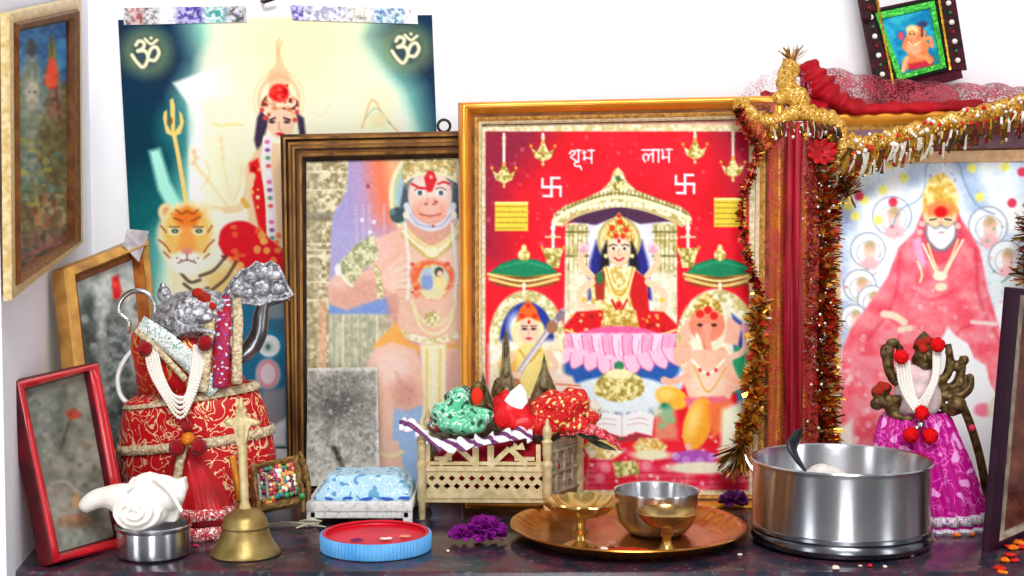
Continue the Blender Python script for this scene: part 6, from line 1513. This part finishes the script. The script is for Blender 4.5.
skirt_j = MB().sheet(jsheet(rows)).build('skirt', M_mag, ji, smooth=180, mods=(SOL(0.001),))
def rint(y, yy=[r[0] for r in rows], g=1.0): return [np.interp(y, yy, [r[k_] for r in rows]) for k_ in (1, 2, 3, 4)]
M_lace = mat_pattern('white_silver_lace', '#e9e4ec', '#9a8fa4', '#c84aa0', 190, 0.5, metal_fig=0.3)
for y0, y1 in ((507, 516), (519, 531)):
    r2 = []
    for y in (y0, (y0 + y1) / 2, y1):
        a_, b_, d_, p_2 = rint(y); r2.append((y, a_ - 1.8, b_ + 1.8, d_ + 0.0016, p_2))
    MB().sheet(jsheet(r2)).build('lace_hem', M_lace, skirt_j, smooth=180, mods=(SOL(0.0012),))
bm2 = MB()
bm2.ell(qj(917, 398), (25 * sj, 0.017, 26 * sj)).ell(qj(918, 378), (22 * sj, 0.015, 14 * sj))
bm2.build('bodice', mat('ivory_pink_silk', '#efe0dc', 0.6, 0, '#d8a8b8', 60, 0.3), ji, mods=(REM(0.0016), SMO(3)))
ar = MB()
ar.ell(qj(925, 357, -0.004), (11 * sj, 0.013, 14 * sj), nu=20, nv=14).ell(qj(925, 372), (6 * sj, 0.008, 8 * sj)).ell(qj(925, 358, -0.017), (2.2 * sj, 0.003, 4 * sj)).ell(qj(925, 365.5, -0.0150), (4 * sj, 0.002, 1.6 * sj))
for x in (920.5, 929.5): ar.ell(qj(x, 355, -0.0155), (2.2 * sj, 0.0022, 1.6 * sj), nu=10, nv=6)
for x in (914, 936): ar.ell(qj(x, 360, 0.0), (2.4 * sj, 0.004, 5 * sj))
ar.lathe([(0.0, 0.020), (0.004, 0.016), (0.009, 0.010), (0.0125, 0.0), (0.0, -0.002)], qj(924, 349, -0.002), 20)
ar.tube(cat_rom([qj(903, 386), qj(893, 378, .004), qj(888, 362, .004), qj(890, 346, .004)], 6), np.interp(np.linspace(0, 1, 19), [0, .5, .8, 1], [5 * sj, 5.5 * sj, 6 * sj, 4 * sj]), 10)
ar.ell(qj(893, 343, .004), (7 * sj, 0.006, 5 * sj)).ell(qj(884, 352, .004), (4 * sj, 0.005, 8 * sj)).ell(qj(900, 350, .004), (4 * sj, 0.004, 6 * sj))
ar.tube(cat_rom([qj(902, 392), qj(896, 404, -.008), qj(886, 404, -.012), qj(880, 398, -.012)], 6), 5 * sj, 10)
for x, y, r in ((880, 392, 9), (888, 402, 9), (877, 404, 7), (892, 410, 7), (886, 388, 6), (897, 399, 5)): ar.ell(qj(x, y, -.010), (r * sj, 0.007, r * sj * 0.9), nu=14, nv=10)
ar.tube(cat_rom([qj(890, 412, -.012), qj(902, 418, -.016), qj(914, 419, -.018)], 5), 4 * sj, 8)
ar.tube(cat_rom([qj(934, 384), qj(946, 376, .004), qj(950, 362, .004), qj(948, 344, .004)], 6), np.interp(np.linspace(0, 1, 19), [0, .6, 1], [5 * sj, 4.6 * sj, 3.4 * sj]), 10)
ar.tube(cat_rom([qj(936, 390), qj(954, 386, .002), qj(961, 372, .002), qj(963, 356, .002)], 6), np.interp(np.linspace(0, 1, 19), [0, .6, 1], [5 * sj, 4.8 * sj, 3.4 * sj]), 10)
ar.tube(cat_rom([qj(936, 396), qj(958, 396, -.004), qj(969, 388, -.004), qj(971, 376, -.004)], 6), np.interp(np.linspace(0, 1, 19), [0, .6, 1], [5 * sj, 4.8 * sj, 3.4 * sj]), 10)
for x, y, r in ((957, 366, 5), (965, 360, 4), (962, 384, 6), (970, 378, 4), (949, 352, 4)): ar.ell(qj(x, y, 0), (r * sj, 0.005, r * sj * 1.2))
ar.tube(cat_rom([qj(938, 402), qj(950, 412, -.010), qj(958, 410, -.014)], 5), 4.5 * sj, 8); ar.ell(qj(957, 405, -.014), 9.5 * sj, nu=18, nv=12)
ar.tube(cat_rom([qj(960, 400, -.002), qj(970, 424, .002), qj(980, 458, .004), qj(988, 500, .008)], 6), 4.5 * sj, 10)
body_o = ar.build('body', M_bronze, ji, mods=(REM(0.0011), SMO(2)))
for grp_ in (((922, 343, 7, -.013), (929, 341, 6, -.011), (924, 349, 5, -.016)), ((883, 386, 7, -.017), (878, 391, 6, -.017))):
    mb = MB()
    for x, y, r, d in grp_: mb.ell(qj(x, y, d), (r * sj, 0.004, r * sj * .7), nu=12, nv=8)
    wobble(mb, 0.0012, 200, 4).build('vermilion_mark', M_vermil, body_o, mods=(REM(0.0008),))
MB().ell(qj(972, 428, -.004), 3.6 * sj).build('pink_bead', mat('pink_bead', '#f03a5a', 0.4), ji)
for k_ in range(5):
    o = k_ * 3.0
    strand([qj(897 + o, 362, -.018), qj(900 + o, 384, -.024), qj(908 + o * .7, 402 - o * .2, -.028), qj(920, 414 - o * 1.1, -.031), qj(930 - o * .4, 398 - o * .3, -.029), qj(938 - o * .4, 376, -.025), qj(940 - o * .5, 352, -.020)], 1.8 * sj, 46, 'bead_strand', M_pearl, ji)
for i, (x, y, d, r) in enumerate(((901, 357, -.022, 8.5), (938, 345, -.024, 8.5), (922, 413, -.034, 8.5), (911, 435, -.038, 9), (930, 436, -.038, 9))):
    pom(qj(x, y, d), r * sj * .9, 'pompom', mat('scarlet_wool', '#f01018', 0.9, 0, '#d00810', 300, 0.8) if i == 0 else bpy.data.materials['scarlet_wool'], ji, i + 20)
MB().ell(qj(921, 425, -.036), 4 * sj).ell(qj(917, 428, -.036), 3 * sj).build('silver_bead', M_silver_p, ji)

# ================================================================== tinsel garlands
def tinsel(mb, path, rad, n, wdt, mats, g, bias=None, samp=8):
    """foil slivers bristling round a cord"""
    pp = [np.array(p) for p in cat_rom(path, samp)]; m = len(pp) - 1
    for i in range(n):
        u = g.uniform(0, 1) * m; k_ = min(int(u), m - 1); f_ = u - k_
        p = pp[k_] * (1 - f_) + pp[k_ + 1] * f_; t = pp[k_ + 1] - pp[k_]; t = t / (np.linalg.norm(t) + 1e-9)
        d = np.array([g.gauss(0, 1), g.gauss(0, 1) * 0.8 - 0.15, g.gauss(0, 1)]); d -= t * d.dot(t) * 0.8
        if bias is not None: d = d * 0.5 + np.array(bias)
        d /= np.linalg.norm(d) + 1e-9
        r_ = rad(u / m) if callable(rad) else rad
        ln = r_ * g.uniform(0.6, 1.15); w = wdt * g.uniform(0.6, 1.3)
        sd = np.cross(d, (g.gauss(0, 1), g.gauss(0, 1), g.gauss(0, 1))); sd = sd / (np.linalg.norm(sd) + 1e-9) * w
        up_ = np.cross(d, sd); up_ = up_ / (np.linalg.norm(up_) + 1e-9) * ln * g.uniform(-.25, .25)
        a, b_, c_ = p, p + d * ln * 0.55 + up_, p + d * ln + up_ * 2
        mb.add([a - sd, a + sd, b_ + sd, b_ - sd, c_ + sd * .7, c_ - sd * .7], [[0, 1, 2, 3], [3, 2, 4, 5]], g.choice(mats))
    return mb
FOIL = [M_tins_g, M_tins_r, M_tins_b, M_tins_w, mat('amber_foil', '#c07a1c', 0.3, 0.5, '#e0a848', 120), mat('orange_red_foil', '#c8381c', 0.3, 0.3, '#a01c10', 120)]
# left garland over the goddess picture
Yk = lambda y: 1.535 + 0.2 * float(P(700, y, 1.6)[2])
K = lambda x, y, d=0.0: P(x, y, Yk(y) + d)
g = random.Random(3)
lg = thing('tinsel_garland', 'twisted gold and red tinsel garland hanging over the right edge of the red picture', 'garland', K(742, 470))
pth = [K(738, 108), K(744, 128), K(758, 150), K(752, 172), K(744, 192), K(741, 218), K(746, 244), K(750, 268), K(757, 286), K(762, 302)]
mb = MB().tube(cat_rom(pth, 6), 0.0016, 6, mi=1); tinsel(mb, pth, 0.0065, 420, 0.0020, [1, 5, 2, 1, 4], g); tinsel(mb, pth, 0.0085, 160, 0.0009, [1, 2, 0], g)
mb.build('red_twist', FOIL, lg, smooth=0)
pth2 = [K(762, 300), K(756, 326), K(760, 352), K(752, 378), K(756, 402), K(748, 424), K(740, 446)]
mb = MB().tube(cat_rom(pth2, 6), 0.0016, 6, mi=0); tinsel(mb, pth2, 0.0125, 620, 0.0030, [0, 4, 4, 5, 0, 4], g); tinsel(mb, pth2, 0.0145, 260, 0.0010, [0, 3, 2], g)
mb.build('gold_length', FOIL, lg, smooth=0)
mb = MB(); tinsel(mb, [K(744, 440, -.006), K(740, 452, -.008)], 0.030, 260, 0.0014, [0, 0, 3, 2], g, bias=(-.5, -.15, -1.0)); mb.build('tassel', FOIL, lg, smooth=0)
# right garland over the saint's picture
Ys = lambda y: 1.548 + 0.2 * float(P(820, y, 1.6)[2])
S_ = lambda x, y, d=0.0: P(x, y, Ys(y) + d)
rg = thing('tinsel_garland', 'thick red gold tinsel garland hanging down the left side of the saint picture', 'garland', S_(824, 470))
pth = [S_(828, 140), S_(818, 160), S_(822, 190), S_(824, 230), S_(820, 270), S_(823, 310), S_(820, 350), S_(823, 390), S_(821, 430), S_(822, 462)]
mb = MB().tube(cat_rom(pth, 6), 0.002, 6, mi=1); tinsel(mb, pth, 0.0190, 2100, 0.0024, [4, 5, 5, 0, 1, 5, 4], g); tinsel(mb, pth, 0.0200, 900, 0.0010, [0, 3, 2, 5, 3], g); tinsel(mb, pth, 0.0225, 360, 0.0011, [2, 2, 0], g, bias=(1.4, 0, -.05)); mb.build('foil_slivers', FOIL, rg, smooth=0)
mb = MB(); tinsel(mb, [S_(838, 176, -.004), S_(850, 196, -.004)], 0.020, 260, 0.0011, [0, 2, 3, 1], g); mb.build('side_tuft', FOIL, rg, smooth=0)
mb = MB(); g3 = random.Random(8)
for i in range(40):
    u = g3.random(); mb.ell(S_(822 + g3.gauss(0, 7), 180 + 275 * u, -.018 - 0.004 * g3.random()), g3.uniform(.0006, .0017), nu=8, nv=6)
mb.build('glint_dots', M_pearl, rg, smooth=180)  # tiny white balls modelled as glints on the foil
mb = MB()
for k_ in range(9):
    a = k_ * 0.7; cx_, cy_ = 822 + 11 * math.cos(a), 152 + 9 * math.sin(a); leaf(mb, S_(822, 152, -.016), S_(cx_ + 5 * math.cos(a), cy_ + 5 * math.sin(a), -.020), px(6), .15)
mb.build('red_bow', mat('red_bow_satin', '#c00c14', .4, 0, '#8a0810', 60), rg, smooth=180, mods=(SOL(.0006),))

# short garland end at the far right
fg2 = thing('tinsel_garland', 'dark tinsel garland hanging at the right edge above the plum framed picture', 'garland', S_(1022, 262))
mb = MB(); tinsel(mb, [S_(1040, 112, -.004), S_(1046, 150, -.006), S_(1042, 200, -.01), S_(1029, 228, -.01), S_(1034, 256, -.01), S_(1031, 282, -.01)], lambda u: 0.011 + 0.012 * u, 700, 0.0011, [2, 2, 0, 1], g); mb.build('foil_slivers', FOIL, fg2, smooth=0)

# ================================================================== red veil over the frames
veil = thing('red_veil', 'red net veil with a gold fringed border draped over the two gilt frames', 'veil', P(860, 118, 1.66))
M_net = mat_net('red_net', '#a81834', 0.50, 420)
M_net_p = mat_net('pale_net', '#b85a78', 0.26, 420)
M_redcl = mat('crimson_cloth', '#86040f', 0.6, 0, '#b00c1c', 40, 0.4, bscale=90)
def arch_sheet(tops, bots, y0, y1, nv=14, rip=0.002, N=60):
    g_ = []
    tx, ty = zip(*tops); bx, by = zip(*bots)
    for i in range(N):
        u = i / (N - 1); xx = tx[0] + (tx[-1] - tx[0]) * u
        yt, yb = np.interp(xx, tx, ty), np.interp(xx, bx, by); row = []
        zt = P(xx, yt, (y0 + y1) / 2)[2]; zb = P(xx, yb, y0)[2]
        for j in range(nv):
            v = j / (nv - 1) * math.pi; Yv = (y0 + y1) / 2 - (y1 - y0) / 2 * math.cos(v)
            z = zb + (zt - zb) * math.sin(v) ** 0.7 + rip * math.sin(i * 0.7 + j) * math.sin(v)
            row.append((P(xx, yt, Yv)[0], Yv, z))
        g_.append(row)
    return g_
MB().sheet(arch_sheet([(733, 100), (748, 84), (770, 72), (795, 62), (812, 68)], [(733, 112), (812, 112)], 1.640, 1.715)).build('pale_net', M_net_p, veil, smooth=180)
MB().sheet(arch_sheet([(800, 64), (830, 68), (870, 76), (905, 80), (950, 84), (1000, 84), (1050, 92), (1110, 104)], [(800, 114), (1110, 110)], 1.672, 1.735, N=90)).build('red_net', M_net, veil, smooth=180)
mb = MB()
pth = [P(804, 64, 1.668), P(818, 84, 1.662), P(836, 100, 1.656), P(862, 108, 1.652), P(900, 108, 1.652), P(950, 106, 1.652), P(1000, 104, 1.652), P(1060, 102, 1.652), P(1110, 104, 1.652)]
pp = cat_rom(pth, 9)
mb.tube(pp, [px(np.interp(i, [0, 8, 18, 30, 45, 72], [13, 19, 15, 8, 6, 5]), 1.66) * (1 + 0.2 * math.sin(i * 1.3)) for i in range(len(pp))], 14, flat=0.7)
mb.tube(cat_rom([P(762, 92, 1.655), P(782, 100, 1.648), P(806, 106, 1.645), P(826, 112, 1.645)], 6), [px(v, 1.65) for v in np.linspace(5, 13, 19)], 12, flat=0.6)
wobble(mb, 0.004, 60, 3).build('bunched_cloth', M_redcl, veil, smooth=180, mods=(('SUBSURF', dict(levels=1, render_levels=1)),))
# hanging fall between the frames
def fallstrip(x0, x1, ya, yb, dY, n, amp, N=40):
    g_ = []
    for i in range(N):
        y = ya + (yb - ya) * i / (N - 1); row = []
        for j in range(n):
            v = j / (n - 1); x = x0 + (x1 - x0) * v + 1.5 * math.sin(i * .25 + j)
            row.append(P(x, y, 1.536 + 0.2 * float(P(790, y, 1.6)[2]) + dY + amp * math.sin(v * 14 + 0.08 * i)))
        g_.append(row)
    return g_
MB().sheet(fallstrip(784, 802, 122, 500, -0.007, 16, 0.003)).build('hanging_fall', mat('crimson_satin', '#740614', 0.4, 0, '#a01428', 50, 0.2, stretch=(1, 1, .2)), veil, smooth=180, mods=(SOL(.0006),))
MB().sheet(fallstrip(766, 818, 122, 470, 0.0, 24, 0.003)).build('hanging_net', mat_net('crimson_net', '#a00c0c', 0.50, 420), veil, smooth=180)
# gold border
def band(path, w0, w1, name, m, rip=0.0015, parent=veil):
    pp = cat_rom(path, 10); g_ = []
    for i, p in enumerate(pp):
        t = np.array(pp[min(i + 1, len(pp) - 1)]) - np.array(pp[max(i - 1, 0)]); t /= np.linalg.norm(t) + 1e-9
        sd = np.cross(t, (0, -1, 0)); sd /= np.linalg.norm(sd) + 1e-9
        w = px(w0 + (w1 - w0) * i / len(pp), 1.64)
        g_.append([np.array(p) + sd * w * (1 - 2 * v) + np.array([0, -0.004 * math.sin(v * math.pi) + rip * math.sin(i * 1.7 + v * 5), rip * math.sin(i * 1.1)]) for v in np.linspace(0, 1, 7)])
    return MB().sheet(g_).build(name, m, parent, smooth=180, mods=(SOL(0.001),))
M_bord = mat_pattern('gold_sequin_border', '#c08a24', '#f4dc90', '#8a5a14', 160, 0.5, rough=0.3, metal_fig=0.9)
V = lambda x, y, Y=1.628: P(x, y, Y)
b1 = [V(792, 62, 1.655), V(786, 78, 1.648), V(790, 94, 1.640), V(800, 106, 1.634), V(790, 116, 1.630), V(772, 122), V(756, 120), V(744, 108), V(737, 104)]
band(b1, 9, 7, 'gold_border', M_bord)
b2 = [V(796, 108, 1.632), V(816, 116), V(832, 120), V(840, 132), V(842, 150), V(838, 164)]
band(b2, 9, 7, 'gold_border', M_bord)
b3 = [V(846, 140), V(862, 146), V(880, 142), V(900, 136), V(930, 128), V(960, 120), V(990, 113), V(1024, 104), V(1070, 92)]
band(b3, 9, 10, 'gold_border', M_bord)
b4 = [V(742, 112, 1.626), V(752, 124, 1.624), V(764, 138, 1.622), V(770, 150, 1.620)]
band(b4, 8, 6, 'red_gold_border', mat_pattern('red_gold_border', '#8a1a10', '#d89a3c', '#c86a24', 130, 0.5))
g4 = random.Random(12)
def crumple(name, ells, seed):
    mb = MB()
    for x, y, Y_, rx, rz in ells: mb.ell(V(x, y, Y_), (px(rx, 1.64), 0.007, px(rz, 1.64)), nu=18, nv=12)
    return wobble(mb, 0.0045, 110, seed).build(name, M_bord, veil, smooth=180, mods=(REM(0.0013), SMO(1)))
crumple('gold_knot', [(790, 70, 1.650, 9, 13), (786, 84, 1.645, 10, 12), (796, 94, 1.640, 12, 10), (782, 98, 1.640, 9, 8), (800, 104, 1.636, 10, 8)], 2)
crumple('gold_bunch', [(742, 104, 1.628, 9, 8), (750, 113, 1.626, 8, 8), (758, 120, 1.626, 8, 7)], 5)
mb = MB(); tinsel(mb, [V(794, 66, 1.65), V(792, 58, 1.65)], 0.018, 46, 0.0012, [2, 0, 3], g4, bias=(0.1, 0, 0.9)); mb.build('gold_sprig', FOIL, veil, smooth=0)
def fringe(path, n, ln, name, mats, lean=0.0):
    pp = [np.array(p) for p in cat_rom(path, 12)]; mb = MB(); m = len(pp) - 1
    for i in range(n):
        u = (i + g4.uniform(0, .8)) / n * m; k_ = min(int(u), m - 1); f_ = u - k_; p = pp[k_] * (1 - f_) + pp[k_ + 1] * f_
        L_ = px(ln, 1.63) * g4.uniform(0.6, 1.3); w = px(1.2, 1.63) * g4.uniform(0.6, 1.4); dx = px(ln, 1.63) * (lean + g4.uniform(-.3, .3)); dy = -0.004 - g4.uniform(0, .006)
        a = p + np.array([0, -0.003, 0]); b_ = a + np.array([dx * .5, dy, -L_ * .5]); c_ = a + np.array([dx, dy * .8, -L_])
        mb.add([a + [-w, 0, 0], a + [w, 0, 0], b_ + [w, 0, 0], b_ + [-w, 0, 0], c_ + [w, 0, 0], c_ + [-w, 0, 0]], [[0, 1, 2, 3], [3, 2, 4, 5]], g4.choice(mats))
        if g4.random() < 0.4: mb.ell(c_, px(1.8, 1.63), nu=6, nv=4, mi=g4.choice(mats))
    return mb.build(name, FOIL, veil, smooth=0, mods=(SOL(0.0006),))
fringe([V(849, 148, 1.624), V(866, 153, 1.622), V(900, 143, 1.622), V(960, 127, 1.622), V(1024, 111, 1.622), V(1070, 100, 1.622)], 190, 20, 'gold_fringe', [0, 2, 2, 3, 3, 1, 0], -0.25)
fringe([V(770, 126, 1.622), V(790, 122, 1.622), V(812, 122, 1.622), V(838, 128, 1.622)], 70, 12, 'gold_fringe', [0, 2, 3, 1])
mb = MB()
for i in range(80):
    x = 852 + i * 2.2; mb.ell(V(x, np.interp(x, [852, 880, 930, 1024], [146, 141, 127, 105]) + g4.uniform(-9, 9), 1.6185), px(g4.uniform(1.2, 2.6), 1.62), nu=8, nv=6, mi=g4.choice([0, 0, 1, 2]))
mb.build('sequin', [M_pearl, M_tins_g, M_brightred], veil, smooth=180)

# ================================================================== small beaded picture hanging on the wall, upper right
YH = 1.705
hp_ = Plane(P(888, 98, YH), P(866, 0, YH - 0.004), P(963, 78, YH + 0.004))
hg = thing('beaded_picture', 'small tilted beaded hanging with a green edged picture above the red veil', 'hanging', hp_.at(925, 90))
M_mar = mat('dark_maroon_velvet', '#3a0c1c', 0.8, 0, '#54142a', 80, sheen=0.4); M_blk = mat('dark_green_black_braid', '#141e1a', 0.7, 0, '#4a1420', 130, 0.4)
MB().prism([hp_.at(*p) for p in ((868, 10), (945, -6), (963, 78), (888, 99))], hp_.n, 0.006).build('backing', M_mar, hg, smooth=0)
for a, b_, w in (((858, -46), (884, 84), 8), ((938, -60), (959, 70), 8)):
    pa, pb = hp_.at(*a, 0.002), hp_.at(*b_, 0.002); dx = px(w, YH)
    rail_ = MB().prism([pa - [dx, 0, 0], pa + [dx, 0, 0], pb + [dx, 0, 0], pb - [dx, 0, 0]], hp_.n, 0.007).build('side_rail', M_blk, hg, smooth=0)
    mb = MB(); gg = random.Random(int(w))
    for i in range(13): mb.ell(lerp(pa, pb, (i + .6) / 13.6) + hp_.n * 0.001, 0.0034 if i % 2 == 0 else 0.0022, nu=10, nv=8, mi=0 if i % 2 == 0 else 1 + i // 2 % 2)
    mb.build('bead_row', [M_pearl, M_pom_dk, mat('green_bead', '#2a6a3c', 0.3)], rail_, smooth=180)
    mb = MB().tube([lerp(pa, pb, i / 40) + np.array([px(9 if a[0] < 900 else -9, YH), 0, 0]) + hp_.n * .001 for i in range(41)], [0.0018 + 0.0008 * (i % 2) for i in range(41)], 6); mb.build('gold_braid', M_tins_g, rail_)
gq = [(874, 13), (934, 0), (946, 68), (897, 81)]; gi = [(881, 20), (929, 9), (939, 63), (902, 74)]
moulding([hp_.at(*p, .002) for p in gq], [hp_.at(*p, .002) for p in gi], hp_.n, [(0, 0, 0), (.1, .003, 0), (.9, .003, 0), (1, 0, 0)], 0.002).build('green_border', mat('glittering_green', '#1f9a2c', 0.3, 0.4, '#5ad84c', 240, 0.5), hg, smooth=0)
moulding([hp_.at(*p, .002) for p in [(872, 11), (936, -3), (948, 70), (895, 84)]], [hp_.at(*p, .002) for p in gq], hp_.n, [(0, 0, 0), (.1, .0022, 0), (.9, .0022, 0), (1, 0, 0)], 0.002).build('black_border', mat('black_edging', '#101410', 0.6), hg, smooth=0)
A = Art([hp_.at(*p, .003) for p in [(880, 19), (930, 8), (940, 64), (901, 75)]], 0.5)
A.fill(mottle('#1f86b4', '#3fb4cc', 9, 3)); A.poly([(900, 62), (940, 54), (942, 68), (900, 78)], '#3a7a8a', 4, .8)
A.poly([(908, 34), (912, 27), (920, 26), (926, 32), (925, 40), (930, 44), (928, 52), (934, 60), (926, 66), (914, 64), (906, 70), (902, 62), (908, 54), (902, 48), (904, 40)], '#f08a58', 1, smooth=True)
A.ell(912, 30, 6, 5, '#f6d8a0', soft=1.5); A.ell(912, 35, 5, 5, '#f4a878', soft=1); A.ell(914, 48, 8, 7, '#f7b088', soft=2); A.line([(922, 40), (930, 38), (932, 46)], 4, '#f09a68'); A.ell(923, 24, 5, 3, '#4a4a70', soft=1); A.line([(922, 26), (922, 36)], 2, '#5a4a5a')
A.ell(901, 36, 3, 4, '#e0506a', soft=1); A.poly([(908, 64), (930, 60), (934, 66), (910, 70)], '#c8384a', 1.5); A.line([(907, 58), (904, 66), (903, 71)], 4, '#f6b48a'); A.line([(918, 56), (926, 58), (930, 62)], 4, '#f4a070'); A.dots([(910, 34), (914, 34)], .8, '#3a2420'); A.line([(908, 42), (914, 45), (920, 42)], 1.2, '#fbe6b0'); A.line([(912, 38), (911, 42), (913, 44)], 1.6, '#e8885a')
A.grain(.06, 2, 5); A.sheet('picture_print', M_print, hg)
MB().ell(hp_.at(866, 17, .003), 0.0065, nu=14, nv=10).build('side_knob', M_blk, hg)

# ================================================================== tapes, paper scrap, nail
M_tape = mat_art('holographic_foil', 0.25)
def tape(quad, cols, label, seed):
    c4 = [P(x, y, WY - 0.0045) for x, y in quad]
    t_ = thing('tape_strip', label, 'tape', (c4[2] + c4[3]) / 2)
    A = Art(c4, 0.8); A.fill(mottle('#d8d8de', '#f4f4f6', 4, seed))
    x0 = quad[0][0]; x1 = quad[1][0]
    for i, (f0, f1, ca, cb) in enumerate(cols): A.poly([(x0 + (x1 - x0) * f0, 0), (x0 + (x1 - x0) * f1, 0), (x0 + (x1 - x0) * f1, 30), (x0 + (x1 - x0) * f0, 30)], mottle(ca, cb, 3, seed + i, 0.35, 0.6), 3, .9)
    A.scatter((x0, 5, x1, 26), 90, 1.4, ['#f6f6fa', '#5a5a6a', '#c8d8e0', '#b8a8d8'], seed, .6)
    A.sheet('foil_face', M_tape, t_); MB().prism([p + np.array([0, .0004, 0]) for p in c4], (0, -1, 0), 0.0010).build('film', mat('clear_tape', '#e6e6ea', .3), t_, smooth=0)
tape([(123, 8), (246, 6), (247, 22), (124, 25)], [(0, .28, '#6a6468', '#d8d0d0'), (.05, .16, '#b05048', '#d8c0bc'), (.3, .44, '#e4e4e6', '#fafafa'), (.44, .66, '#4a3f9a', '#c0b8e8'), (.66, .84, '#4a9a98', '#d4ece8'), (.84, 1, '#5a585c', '#d0d0d4')], 'left strip of holographic tape holding the poster top', 3)
tape([(290, 5), (417, 9), (418, 24), (293, 20)], [(0, .12, '#5a50a8', '#d0c8f0'), (.12, .45, '#a8a4c4', '#f4f4f8'), (.45, .66, '#cfc8b8', '#f2f0ea'), (.66, .90, '#5a88b4', '#d8ecf4'), (.9, 1, '#eef0f2', '#fafafa')], 'right strip of holographic tape holding the poster top', 5)
c4 = [pG.at(x, y, 0.012) for x, y in ((128, 229), (149, 231), (139, 262), (124, 246))]
mb = MB().prism(c4, pG.n, 0.0012)
single('paper_scrap', mb, mat('crumpled_grey_paper', '#cfc9cc', .7, 0, '#a8a0a6', 90, .4), 'grey paper scrap tucked on the top corner of the faded grey picture', 'scrap', tuple(sum(c4) / 4), smooth=0)
mb = MB().tube([P(262, 1, WY), P(264, 2, WY - .012), P(276, -2, WY - .014)], .0022, 8)
single('wall_nail', mb, mat('rusty_iron', '#3a2e2a', .6, .6), 'dark bent nail in the back wall above the poster', 'nail', tuple(P(264, 1, WY - .006)))

# ================================================================== petals and crumbs strewn on the ledge
def flake(p, r, m, label, name, cat, seed, flat=.25, grp=None):
    mb = MB().ell((p[0], p[1], Z0 + r * flat), (r, r * .7, r * flat), nu=12, nv=8, M=Matrix.Rotation(seed * 1.3, 3, 'Z')); wobble(mb, r * .25, 250, seed)
    mb.v = [(x, y, max(Z0, z)) for x, y, z in mb.v]
    return single(name, mb, m, label, cat, (p[0], p[1], Z0), grp)
M_or = mat('marigold_petal', '#e85a10', .6, 0, '#f08a1c', 160, .3); M_rd = mat('red_petal', '#c01414', .6, 0, '#e0281c', 160, .3); M_wh = mat('pale_crumb', '#f0d8c4', .7); M_pk = mat('pink_petal', '#d02868', .6)
for i, (x, y, r, m, tone) in enumerate([(1000, 570, .006, M_rd, 'r'), (1004, 562, .007, M_or, 'o'), (1010, 557, .006, M_rd, 'r'), (1013, 550, .007, M_or, 'o'), (1018, 545, .008, M_or, 'o'), (1022, 549, .006, M_rd, 'r'), (1020, 540, .006, M_rd, 'r'), (1003, 574, .005, M_or, 'o'), (1023, 536, .006, M_or, 'o'), (1008, 548, .005, M_rd, 'r'), (1015, 562, .005, M_rd, 'r')]):
    flake(G(x, y), r, m, 'orange marigold petal in the scatter at the foot of the plum framed picture' if tone == 'o' else 'red petal in the scatter at the foot of the plum framed picture', 'petal', 'petal', i, .3, 'orange petals at the right edge' if tone == 'o' else 'red petals at the right edge')
for i, (x, y, r, m, lab, nm) in enumerate([(836, 570, .0048, M_wh, 'largest pale crumb on the ledge in front of the steel pot', 'crumb'), (860, 567, .0022, M_wh, 'tiny pale crumb on the ledge in front of the steel pot', 'crumb'), (870, 567, .0030, M_rd, 'small red petal on the ledge in front of the steel pot', 'petal'), (885, 568, .0026, M_wh, 'small pale crumb by the right front of the steel pot', 'crumb'), (922, 549, .0055, M_rd, 'red petal on the ledge at the right foot of the steel pot', 'petal'), (912, 557, .0026, M_wh, 'white speck on the ledge right of the steel pot base', 'crumb'), (957, 537, .0045, M_or, 'orange petal at the hem of the magenta skirt', 'petal'), (972, 536, .0040, M_or, 'small orange petal under the right hem of the magenta skirt', 'petal'), (932, 541, .0035, M_or, 'small orange petal between steel pot and magenta skirt', 'petal'), (740, 556, .0028, M_wh, 'pale crumb on the ledge between brass plate and steel pot', 'crumb'), (448, 552, .0025, M_wh, 'pale crumb on the ledge in front of the purple flowers', 'crumb'), (196, 547, .0035, M_pk, 'pink petal on the ledge between conch bowl and hand bell', 'petal')]):
    flake(G(x, y), r, m, lab, nm, nm, i + 30, .4)
